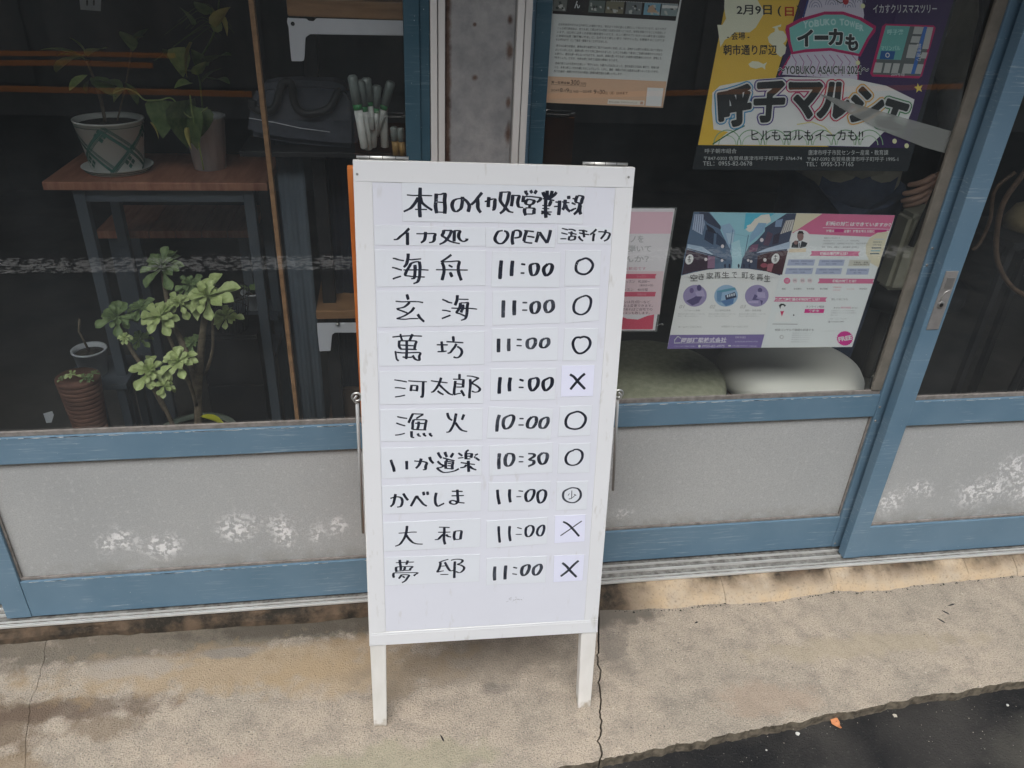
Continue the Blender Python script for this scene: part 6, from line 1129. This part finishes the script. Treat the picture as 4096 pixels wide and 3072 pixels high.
# more pots in the gloom right of the aeonium
for px, py, y, rp, h, mt, lb in ((1000, 1310, 1.95, 52, .05, WP, 'white banded pot half hidden behind the table leg, lower of the two'), (1010, 1165, 2.05, 45, .05, WP, 'white banded pot half hidden behind the table leg, upper of the two')):
    t, c, r = small_pot(px, py, y, rp, h, mt, lb, rbk=.8)
    random.seed(px)
    for k in range(10):
        a_ = random.random() * 6.28; p0 = c + Vector((0, 0, -.008)); aim_leaf(ov_d, t, p0, p0 + Vector((math.cos(a_) * r * .9, math.sin(a_) * r * .6, .03)), 0, 1.4)
    sx_ = thing('pot_shelf', (c.x, y, ZF), 'dark shelf post carrying the ' + ('lower' if py > 1200 else 'upper') + ' white banded pot', 'shelf')
    box('board', c.x - .07, c.x + .07, y - .06, y + .06, c.z - h - .012, c.z - h - .0005, LEG, sx_, .001); box('leg', c.x - .01, c.x + .01, y - .01, y + .01, ZF, c.z - h - .0125, LEG, sx_, .001)
# basket rim behind the rosette
c = PW((905, 1165), 1.85); wb = thing('wire_basket', (c.x, 1.85, c.z - .1), 'dark wire basket behind the largest rosette', 'basket')
for dz, rr in ((0, .055), (-.008, .054), (-.05, .046), (-.1, .038)):
    tube('wire_ring', [Vector((c.x + rr * math.cos(t_), 1.85 + rr * math.sin(t_), c.z + dz)) for t_ in [k * math.pi / 14 for k in range(28)]], .0013, BLACK, wb, 5, closed=True)
for k in range(28):
    t_ = k * math.pi / 14; tube('wire', [Vector((c.x + .055 * math.cos(t_), 1.85 + .055 * math.sin(t_), c.z)), Vector((c.x + .038 * math.cos(t_), 1.85 + .038 * math.sin(t_), c.z - .1))], .0009, BLACK, wb, 4)
bs = thing('dark_crate', (c.x, 1.87, ZF), 'dark crate under the wire basket', 'crate')
for k in range(4): box('slat', c.x - .07, c.x + .07, 1.8, 1.806, ZF + .01 + k * (c.z - .11 - ZF) / 4, ZF + (k + 1) * (c.z - .11 - ZF) / 4, BLACK, bs, .001)
box('body', c.x - .068, c.x + .068, 1.8065, 1.93, ZF, c.z - .101, BLACK, bs, .001)
# price card at the top left
q = [PW(p, 1.9) for p in ((316, -20), (405, -18), (402, 45), (322, 38))]
pcd = prism('price_card', q, (0, .001, 0), WP, None, loc=q[3]); props(pcd, 'small white card with dark print hanging at the top left of the window', 'card')
for x0, x1 in ((345, 352), (372, 379)):
    qq = [PW(p, 1.8993) for p in ((x0, 0), (x1, 0), (x1, 22), (x0, 22))]; mk('print', qq, [(0, 1, 2, 3)], BLACK, pcd)

# ---- timber slat just inside the glass, and the unit at its right
y = 1.475; P0 = W(1000, -40, y); P1 = W(1190, 1700, y); xm = (P0.x + P1.x) / 2
sl = box('timber_slat', xm - .0042, xm + .0042, y, y + .02, ZF, 1.95, WOODT, None, .001, loc=(xm, y, ZF)); props(sl, 'thin upright tan timber slat just inside the left window glass', 'slat')
CURT = mottled('blue_grey_curtain', (.055, .072, .092), (.08, .10, .12), 5, .9, .2, 60, stretch=(6, 1, .3))
def curtain(px0, px1, y, z0, z1, mat, label, amp=.003):
    x0 = W(px0, 900, y).x; x1 = W(px1, 900, y).x; n = 40; V = []; Fs = []
    for i in range(n + 1):
        x = x0 + (x1 - x0) * i / n; dy = amp * math.sin(i * .31) + amp * .4 * math.sin(i * .83)
        V += [(x, y + dy, z0), (x, y + dy * .6, z1), (x, y + dy + .002, z0), (x, y + dy * .6 + .002, z1)]
    for i in range(n):
        b = i * 4; Fs += [(b, b + 4, b + 5, b + 1), (b + 2, b + 3, b + 7, b + 6), (b, b + 2, b + 6, b + 4), (b + 1, b + 5, b + 7, b + 3)]
    o = mk('curtain', V, Fs, mat, None, True, loc=((x0 + x1) / 2, y, z0)); props(o, label, 'curtain')
curtain(1130, 1235, 1.72, .05, 1.15, CURT, 'dark blue-grey hanging cloth right of the timber slat')
curtain(1290, 1400, 1.8, .05, 1.05, mottled('navy_cloth', (.012, .016, .028), (.02, .027, .042), 5, .9, 0), 'dark navy hanging cloth beside the sign board edge')
# desk with steel bracket legs (upper) and bench (lower)
WSTEEL = mottled('white_enamelled_bracket', (.68, .69, .75), (.78, .79, .84), 7, .4, .1, 50)
dk = thing('wall_desk', (W(1380, 60, 1.62).x, 1.7, ZF), 'wooden desk top on a pale steel bracket behind the upper right of the left window', 'desk')
y = 1.54
q = [(1150, 70), (1155, 72), (1225, 75), (1235, 84), (1255, 85), (1265, 73), (1612, 83), (1680, 85), (1680, 146), (1612, 143), (1240, 137), (1222, 150), (1218, 225), (1215, 243), (1205, 246), (1166, 245), (1160, 190), (1154, 110), (1148, 88)]
prism('bracket', [PW(p, y) for p in q], (0, .003, 0), WSTEEL, dk, .0008)
p = PW((1171, 95), y); disc_xz('bolt_hole', (p.x, y - .0002, p.z), .0035, .0006, BLACK, dk)
pa = PW((1150, 62), y); pb = PW((1700, 70), y)
box('desktop', pa.x, pb.x, y, y + .35, pa.z - .001, pa.z + .028, WOODT, dk, .003)
box('leg', pa.x + .0, pa.x + .03, y + .2, y + .23, ZF, pa.z - .0015, BLACK, dk, .002); box('leg', pb.x - .03, pb.x, y + .2, y + .23, ZF, pa.z - .0015, BLACK, dk, .002)
bn = thing('low_bench', (W(1350, 1250, 1.75).x, 1.8, ZF), 'tan wooden bench seat on a pale steel bracket, low beside the sign board', 'bench')
y = 1.70
q = [(1268, 1293), (1700, 1289), (1700, 1330), (1340, 1331), (1328, 1340), (1322, 1404), (1278, 1406), (1270, 1330)]
prism('bracket', [PW(p, y) for p in q], (0, .003, 0), WSTEEL, bn, .0008)
pa = PW((1266, 1272), y); pb = PW((1720, 1272), y)
box('seat', pa.x, pb.x, y - .004, y + .3, pa.z - .002, pa.z + .02, WOODT, bn, .003)
lathe('bolt', PW((1350, 1292), y) + Vector((0, -.004, -.003)), [(.005, 0), (.005, .003), (.003, .005), (0, .006)], STEEL, bn, 12)
for x in (pa.x + .01, pb.x - .05): box('leg', x, x + .03, y + .15, y + .18, ZF, pa.z - .0025, BLACK, bn, .002)
prism('side_board', [PW(p, 1.78) for p in ((1330, 1560), (1500, 1560), (1480, 1760), (1305, 1760))], (0, .02, 0), mottled('brown_floor_board', (.10, .065, .045), (.14, .09, .06), 6, .6), bn)
# soft bag with two looped handles
BAG = mottled('dark_grey_bag_cloth', (.055, .062, .08), (.085, .092, .115), 25, .75, .3, 200); BAGD = base_mat('black_bag_handle', (.014, .015, .017), .5)
y = 1.68; q = [(1005, 405), (1030, 345), (1100, 330), (1200, 325), (1330, 330), (1395, 350), (1425, 400), (1432, 560), (1425, 600), (1300, 590), (1150, 575), (985, 545), (990, 500)]
bgp = [PW(p, y) for p in q]; bz = min(p.z for p in bgp)
bag = thing('handbag', (bgp[3].x, y, bz), 'dark grey cloth bag with black looped handles behind the left window glass', 'bag')
prism('body', bgp, (0, .08, 0), BAG, bag, .012)
tube('handle', spline([PW(p, y - .008) for p in ((1010, 400), (1015, 430), (1060, 445), (1100, 430), (1120, 360), (1135, 330), (1165, 335), (1175, 400), (1200, 445), (1250, 455), (1320, 430), (1350, 375), (1365, 365))], 4), .0085, BAGD, bag, 8)
tube('seam', [PW(p, y - .002) for p in ((995, 472), (1100, 490), (1200, 512), (1320, 528))], .0009, WSTEEL, bag, 5)
box('bag_table', bgp[12].x - .02, bgp[7].x + .12, 1.66, 1.80, bz - .012, bz - .0005, BLACK, None, .002, loc=(bgp[3].x, 1.7, bz - .02))
props(bpy.data.objects['bag_table'], 'dark ledge that carries the cloth bag and the white tubes', 'ledge')
# white tubes with green bands in a clear bin
TUB = base_mat('white_tube_plastic', (.8, .82, .79), .4); GB = base_mat('green_band', (.05, .32, .10), .45); OB = base_mat('ochre_band', (.45, .28, .10), .5)
for k, (x0, y0, x1, y1, g) in enumerate(((1408, 300, 1460, 595, .38), (1440, 320, 1475, 600, .36), (1465, 310, 1485, 520, .45), (1508, 340, 1490, 590, .35), (1565, 325, 1498, 545, .42), (1532, 420, 1540, 590, 9))):
    y = 1.60 + .012 * k; a0 = PW((x0, y0), y); a1 = PW((x1, y1), y)
    t = thing('marker_tube', a1, ['leftmost green banded white tube, standing next to the cloth bag', 'short green banded white tube, second from the left', 'middle green banded white tube of the bundle', 'green banded white tube sloping beside the rightmost one', 'green banded white tube leaning far to the left', 'plain white tube without a band, low in the bundle'][k], 'tube', 'white tubes standing in a bundle')
    cc = .0085; d = a1 - a0
    tube('barrel', [a0 + d * (g + .08 if g < 1 else .0), a1 - d * .02, a1], [cc, cc, cc * .6], TUB, t, 12)
    if g < 1:
        tube('cap', [a0, a0 + d * .03, a0 + d * g], [cc * .7, cc * 1.12, cc * 1.12], base_mat('clear_cap_grey', (.24, .28, .27), .35) if k == 0 else MATS['clear_cap_grey'], t, 12); tube('green_band', [a0 + d * (g + .001), a0 + d * (g + .079)], cc * 1.03, GB, t, 12)
for k, (x0, y0, x1, y1) in enumerate(((1575, 505, 1585, 620), (1600, 510, 1612, 620))):
    a0 = PW((x0, y0), 1.59); a1 = PW((x1, y1), 1.59); d = a1 - a0
    t = thing('brush', a1, ('left' if k == 0 else 'right') + ' of the two short ochre banded tubes close to the window stile', 'brush', 'short ochre banded tubes')
    tube('cap', [a0, a0 + d * .05, a0 + d * .5], [.004, .0075, .0075], MATS['clear_cap_grey'], t, 10); tube('barrel', [a0 + d * .51, a1], .0068, OB, t, 10)

# ================================================================== behind the right hand doors
def stool(px0, px1, ytop, ybot, y, mat, label, seed):
    c = PW(((px0 + px1) / 2, (ytop + ybot) / 2), y); r = (PW((px1, (ytop + ybot) / 2), y) - PW((px0, (ytop + ybot) / 2), y)).length / 2
    zt = c.z + .028; t = thing('round_stool', (c.x, y, ZF), label, 'stool', 'round cushioned stools behind the door')
    lathe('cushion', (c.x, y, zt - .085), [(r * .86, 0), (r * .97, .012), (r, .035), (r * .985, .055), (r * .93, .072), (r * .8, .082), (r * .5, .087), (0, .088)], mat, t, 48)
    lathe('seat_base', (c.x, y, zt - .105), [(r * .8, 0), (r * .84, .002), (r * .84, .0195), (r * .3, .0195)], WOODR, t, 30)
    for k in range(4):
        a_ = math.pi / 4 + k * math.pi / 2; tube('leg', [(c.x + r * .6 * math.cos(a_), y + r * .6 * math.sin(a_), zt - .106), (c.x + r * .85 * math.cos(a_), y + r * .85 * math.sin(a_), ZF)], .014, WOODR, t, 10)
    return t
stool(2330, 2892, 1355, 1650, 1.685, mottled('green_grey_velvet', (.29, .29, .20), (.38, .38, .27), 60, .95, .3, 220), 'round stool with a moss green velvet cushion beside the sign board', 1)
stool(2898, 3425, 1345, 1595, 1.685, mottled('cream_vinyl', (.80, .78, .71), (.84, .82, .76), 4, .5, .05, 60), 'round stool with a cream white cushion right of the green one', 2)
# wicker hoop chair and brass vessel behind the right door
WICK = mottled('brown_rattan', (.09, .05, .03), (.14, .085, .05), 40, .6, .3, 200)
y = 1.75
ch = thing('rattan_chair', (PW((4050, 900), y).x, y, ZF), 'curved brown rattan chair back behind the right hand door', 'chair')
tube('hoop', spline([PW(p, y) for p in ((4200, 560), (4090, 700), (4010, 820), (3985, 960), (3995, 1060), (4050, 1150), (4150, 1210))], 5), .007, WICK, ch, 8)
tube('hoop', spline([PW(p, y + .06) for p in ((4060, 690), (3980, 760), (3960, 880), (3920, 970), (3890, 1000))], 5), .005, WICK, ch, 8)
c = PW((4120, 1210), y); lathe('seat', (c.x + .3, y, c.z - .03), [(.0, 0), (.2, 0), (.21, .015), (.2, .03), (0, .03)], BLACK, ch, 30)
for k in range(4):
    a_ = math.pi / 4 + k * math.pi / 2; tube('leg', [(c.x + .3 + .15 * math.cos(a_), y + .15 * math.sin(a_), c.z - .03), (c.x + .3 + .18 * math.cos(a_), y + .18 * math.sin(a_), ZF)], .012, BLACK, ch, 8)
bv = PW((4085, 860), 1.95); br_ = thing('cloth_bundle', (bv.x + .05, 1.95, bv.z - .05), 'folded ochre cloth bundle at the right edge behind the door glass', 'cloth')
lathe('cloth', (bv.x + .05, 1.95, bv.z - .05), [(.05, 0), (.085, .01), (.09, .04), (.07, .075), (.03, .09), (0, .092)], mottled('ochre_cloth', (.2, .15, .075), (.28, .21, .11), 30, .8, .3, 100), br_, 24, sy=.7)
cb = thing('side_table', (bv.x + .05, 1.95, ZF), 'dark side table under the ochre cloth bundle', 'table'); box('top', bv.x - .08, bv.x + .2, 1.85, 2.1, bv.z - .07, bv.z - .0505, BLACK, cb, .002)
for dx in (-.07, .17):
    for yy in (1.87, 2.06): box('leg', bv.x + dx, bv.x + dx + .02, yy, yy + .02, ZF, bv.z - .0705, BLACK, cb, .001)
# office chair base
y = 2.25; c = PW((3595, 1085), y); oc = thing('office_chair', (c.x, y, ZF), 'office chair with a star base of pale arms, deep behind the sliding door', 'chair')
GRM = base_mat('pale_chair_metal', (.16, .15, .13), .4)
for k in range(5):
    a_ = k * 2 * math.pi / 5 + .4; tube('base_arm', [(c.x, y, ZF + .09), (c.x + .26 * math.cos(a_), y + .26 * math.sin(a_), ZF + .05)], [.02, .011], GRM, oc, 8); lathe('castor', (c.x + .26 * math.cos(a_), y + .26 * math.sin(a_), ZF), [(0, 0), (.022, .004), (.022, .04), (0, .044)], BLACK, oc, 10)
tube('column', [(c.x, y, ZF + .08), (c.x, y, .46)], .02, GRM, oc, 10)
lathe('seat', (c.x, y, .46), [(0, 0), (.2, 0), (.225, .02), (.22, .06), (.15, .075), (0, .08)], BLACK, oc, 24)

# ================================================================== litter on the road and pavement
def flat_bit(name, px, py, z, outline, mat, label, cat, t=.0008, curl=0):
    c = G(px, py, z); P = [Vector((c.x + x, c.y + y_, z + curl * (x * x + y_ * y_) * 20)) for x, y_ in outline]
    o = prism(name, P, (0, 0, t), mat, None, loc=c); props(o, label, cat); return o
LEAFO = mottled('dry_orange_leaf', (.52, .19, .075), (.62, .27, .12), 90, .7, .2, 200)
flat_bit('fallen_leaf', 3341, 2893, -.0255, [(-.008, .010), (.002, .015), (.009, .010), (.010, .0), (.006, -.008), (.005, -.017), (.001, -.018), (-.003, -.009), (-.010, -.002)], LEAFO, 'small orange fallen leaf on the dark asphalt near the pavement edge', 'leaf', curl=1)
for k, (px, py, s, tone) in enumerate(((3190, 2935, .0055, 'white scrap of litter left of the orange leaf'), (3580, 2864, .006, 'cream scrap of litter right of the orange leaf'), (3065, 3001, .0022, 'tiny white speck near the bottom of the asphalt'), (4030, 2821, .004, 'pale sliver of litter at the right of the asphalt'))):
    random.seed(k); flat_bit('litter', px, py, -.0262, [(s * math.cos(a_) * random.uniform(.5, 1.1), s * math.sin(a_) * random.uniform(.5, 1.1)) for a_ in [j * math.pi / 4 for j in range(8)]], base_mat('litter_white_%d' % k, (.6, .6, .56) if k != 1 else (.5, .46, .38), .7), tone, 'litter', .0015)
random.seed(77)
def crumbs(name, n, mat, fn, s0, s1, label):
    V = []; Fs = []
    for i in range(n):
        c = fn(); s = random.uniform(s0, s1); b = len(V); a0 = random.random() * 6
        for k in range(4):
            a_ = a0 + k * math.pi / 2; V.append(c + Vector((s * math.cos(a_) * random.uniform(.5, 1.2), s * math.sin(a_) * random.uniform(.5, 1.2), 0)))
        V.append(c + Vector((0, 0, s * .7)))
        Fs += [(b, b + 1, b + 4), (b + 1, b + 2, b + 4), (b + 2, b + 3, b + 4), (b + 3, b, b + 4)]
    o = mk(name, V, Fs, mat); o['kind'] = 'stuff'; o['label'] = label
crumbs('grit', 500, base_mat('grit_pale', (.40, .36, .3), .9), lambda: Vector((random.uniform(-1.1, 1.9), random.uniform(.9, 1.345), .0)), .0006, .0018, 'pale grit lying on the pavement')
crumbs('dark_grit', 260, base_mat('grit_dark', (.05, .045, .04), .9), lambda: Vector((random.uniform(-1.1, 1.9), random.uniform(.9, 1.345), .0)), .0006, .002, 'dark crumbs lying on the pavement')
crumbs('road_grit', 420, base_mat('grit_road', (.24, .23, .2), .9), lambda: Vector((random.uniform(.2, 1.9), random.uniform(.6, 1.02), -.0275)), .0005, .0016, 'pale grit on the asphalt')
crumbs('curb_moss', 120, base_mat('moss_black', (.018, .02, .012), .95), lambda: Vector((lambda x: (x, seg(rb, x, x + .001)[0].y - random.uniform(0, .006), 0))(random.uniform(.5, 1.7))), .001, .0035, 'black moss crumbs along the foot of the curb')
# insect-like dark scraps
for k, (px, py, L, an, lb) in enumerate(((3806, 2420, .012, .2, 'dark scrap at the top of the three near the right window'), (3782, 2450, .010, -.9, 'dark scrap in the middle of the three near the right window'), (3765, 2483, .011, -1.0, 'dark scrap lowest of the three near the right window'), (2785, 2491, .006, .3, 'dark speck on the pavement right of the sign board'), (1768, 2953, .010, -1.2, 'dark twig on the pavement under the sign board'))):
    ca, sa = math.cos(an), math.sin(an); q = [(-L, 0), (-L * .3, .0018), (L * .4, .0022), (L, .0003), (L * .4, -.0016), (-L * .4, -.001)]
    flat_bit('scrap', px, py, .0003, [(x * ca - y_ * sa, x * sa + y_ * ca) for x, y_ in q], BLACK, lb, 'scrap', .0012)
# ================================================================== a person standing inside, seen from chest to thigh between the posters
SHIRT = mottled('khaki_shirt_cloth', (.20, .185, .14), (.26, .24, .19), 18, .9, .3, 200); JEAN = mottled('navy_trouser_cloth', (.03, .045, .085), (.05, .07, .12), 22, .9, .3, 240)
SKIN = mottled('skin', (.44, .25, .18), (.50, .30, .22), 25, .5, .1, 150); HAIR = mottled('dark_hair', (.02, .016, .013), (.035, .028, .022), 60, .6, .4, 200, stretch=(4, 4, .6)); CUFF = mottled('grey_sleeve_cloth', (.30, .31, .32), (.38, .39, .40), 20, .85, .3, 180)
SHOE = base_mat('dark_shoe_leather', (.03, .025, .02), .5)
def skin_body(name, verts, edges, rad, mat, par, sub=2, root=0):
    off = rootloc(par)
    me = bpy.data.meshes.new(name); me.from_pydata([tuple(Vector(v) - off) for v in verts], edges, [])
    o = bpy.data.objects.new(name, me); COL.objects.link(o)
    md = o.modifiers.new('skin', 'SKIN'); md.use_smooth_shade = True
    for i, r in enumerate(rad):
        sv = me.skin_vertices[0].data[i]; sv.radius = r if isinstance(r, tuple) else (r, r); sv.use_root = (i == root)
    sb = o.modifiers.new('sub', 'SUBSURF'); sb.levels = sub; sb.render_levels = sub
    bpy.context.view_layer.update()
    m2 = bpy.data.meshes.new_from_object(o.evaluated_get(bpy.context.evaluated_depsgraph_get()))
    bpy.data.objects.remove(o); m2.name = name; m2.materials.clear(); m2.materials.append(mat)
    for p in m2.polygons: p.use_smooth = True
    o = bpy.data.objects.new(name, m2); COL.objects.link(o); o.parent = par; return o
px_, py_ = 1.27, 2.02
person = thing('person', (px_, py_, ZF), 'person in khaki shirt and navy trousers standing inside the shop, hand at the hip', 'person')
def q_(x, y, z): return (px_ + x, py_ + y, ZF + z)
V = [q_(0, 0, .93), q_(0, -.01, 1.08), q_(0, 0, 1.25), q_(0, .01, 1.38), q_(0, .005, 1.47), q_(0, -.01, 1.55), q_(0, -.02, 1.62), q_(0, -.015, 1.68),
     q_(-.17, .01, 1.36), q_(-.22, .07, 1.12), q_(-.13, .15, .98), q_(-.09, .16, .96),
     q_(.17, .01, 1.36), q_(.27, .02, 1.13), q_(.25, -.11, .97), q_(.225, -.135, .945),
     q_(-.09, 0, .86), q_(-.10, -.01, .48), q_(-.10, .01, .10), q_(-.10, -.11, .035), q_(.09, 0, .86), q_(.10, -.01, .48), q_(.10, .01, .10), q_(.10, -.11, .035)]
Eg = [(0, 1), (1, 2), (2, 3), (3, 4), (4, 5), (5, 6), (6, 7), (3, 8), (8, 9), (9, 10), (10, 11), (3, 12), (12, 13), (13, 14), (14, 15), (0, 16), (16, 17), (17, 18), (18, 19), (0, 20), (20, 21), (21, 22), (22, 23)]
Rd = [(.13, .10), (.125, .095), (.14, .10), (.12, .08), .052, (.072, .085), (.078, .092), (.06, .07), .055, .042, .030, .028, .055, .042, .030, .028, .085, .055, .040, .035, .085, .055, .040, .035]
body = skin_body('body', V, Eg, Rd, SKIN, person)
body.data.materials.append(SHIRT); body.data.materials.append(JEAN)
for p in body.data.polygons:
    z = p.center.z
    if z < .9 and abs(p.center.x) < .2: p.material_index = 2
    elif z < 1.43 and (abs(p.center.x) < .2 or z > 1.1): p.material_index = 1
# shirt: torso and sleeves, a finger wider than the body; hem hanging in a curve
J = [q_(0, 0, .86), q_(0, -.01, 1.06), q_(0, 0, 1.25), q_(0, .01, 1.385), q_(-.17, .01, 1.37), q_(-.225, .07, 1.13), q_(.17, .01, 1.37), q_(.272, .02, 1.14)]
skin_body('shirt', J, [(0, 1), (1, 2), (2, 3), (3, 4), (4, 5), (3, 6), (6, 7)], [(.168, .125), (.15, .115), (.155, .115), (.13, .092), .07, .058, .07, .058], SHIRT, person)
skin_body('sleeve', [q_(.272, .02, 1.15), q_(.262, -.05, 1.05), q_(.252, -.105, .98)], [(0, 1), (1, 2)], [.056, .048, .044], CUFF, person)
skin_body('sleeve', [q_(-.225, .07, 1.14), q_(-.18, .115, 1.05), q_(-.14, .148, .99)], [(0, 1), (1, 2)], [.056, .046, .042], CUFF, person)
skin_body('trousers', [q_(0, 0, .94), q_(-.09, 0, .84), q_(-.10, -.01, .48), q_(-.10, .01, .10), q_(.09, 0, .84), q_(.10, -.01, .48), q_(.10, .01, .10)], [(0, 1), (1, 2), (2, 3), (0, 4), (4, 5), (5, 6)], [(.15, .115), .105, .078, .065, .105, .078, .065], JEAN, person)
for s in (-1, 1): skin_body('shoe', [q_(s * .10, .03, .05), q_(s * .10, -.06, .045), q_(s * .10, -.16, .03)], [(0, 1), (1, 2)], [.048, .045, .034], SHOE, person)
# hands: palm and five separate fingers each
def hand(base, fwd, side, up, s=1):
    b = Vector(base); f = Vector(fwd).normalized(); sd_ = Vector(side).normalized(); u = Vector(up).normalized()
    skin_body('palm', [b, b + f * .04, b + f * .085], [(0, 1), (1, 2)], [(.030, .017), (.040, .016), (.038, .013)], SKIN, body, 2)
    for k, (o_, L) in enumerate(((-.03, .066), (-.011, .076), (.010, .072), (.029, .056))):
        p0 = b + f * .075 + sd_ * o_; p1 = p0 + f * L * .5 - u * .004; p2 = p1 + f * L * .3 - u * .014; p3 = p2 + f * L * .22 - u * .022
        skin_body('finger', [p0 - f * .012, p1, p2, p3], [(0, 1), (1, 2), (2, 3)], [.0095, .0088, .008, .0068], SKIN, body, 1)
    p0 = b + f * .025 - sd_ * .03; skin_body('thumb', [p0, p0 - sd_ * .026 + f * .026, p0 - sd_ * .03 + f * .055 - u * .01], [(0, 1), (1, 2)], [.013, .0105, .0085], SKIN, body, 1)
hand(q_(.222, -.14, .94), (-.75, -.25, -.35), (-.3, -.2, .85), (0, -1, .1)); hand(q_(-.095, .16, .96), (1, .05, -.1), (0, .2, 1), (0, 1, .1))
# head details
lathe('hair', q_(0, .002, 1.60), [(.088, -.03), (.094, .02), (.09, .07), (.07, .105), (.03, .125), (0, .128)], HAIR, person, 24, sx=.92, sy=1.08)
for s in (-1, 1):
    lathe('eye', q_(s * .03, -.098, 1.6), [(0, -.008), (.011, 0), (0, .008)], BLACK, body, 10); skin_body('ear', [q_(s * .078, 0, 1.57), q_(s * .084, .004, 1.60)], [(0, 1)], [.013, .016], SKIN, body, 1)
skin_body('nose', [q_(0, -.098, 1.6), q_(0, -.112, 1.565)], [(0, 1)], [.009, .014], SKIN, body, 1); skin_body('mouth', [q_(-.02, -.093, 1.53), q_(0, -.10, 1.53), q_(.02, -.093, 1.53)], [(0, 1), (1, 2)], [.004, .006, .004], mottled('lips', (.35, .13, .11), (.4, .16, .13), 30, .5, 0), body, 1)
# shoulder bag strap and bag at the hip
STR = base_mat('black_bag_strap', (.02, .02, .02), .6)
sb_ = thing('shoulder_bag', q_(.16, -.1, .62), 'cream cloth shoulder bag on a black strap at the hip of the person inside', 'bag')
prism('bag_body', [q_(.10, -.19, .62), q_(.22, -.19, .62), q_(.225, -.19, .80), q_(.18, -.20, .86), q_(.10, -.20, .84)], (0, .07, 0), mottled('cream_bag_cloth', (.34, .32, .24), (.4, .38, .3), 15, .9, .3, 200), sb_, .012)
tube('strap', spline([q_(.12, -.205, .76), q_(.13, -.21, .86), q_(.16, -.19, .98), q_(.20, -.13, 1.12), q_(.25, .0, 1.36), q_(.14, .03, 1.455)], 5), .009, STR, sb_, 6)
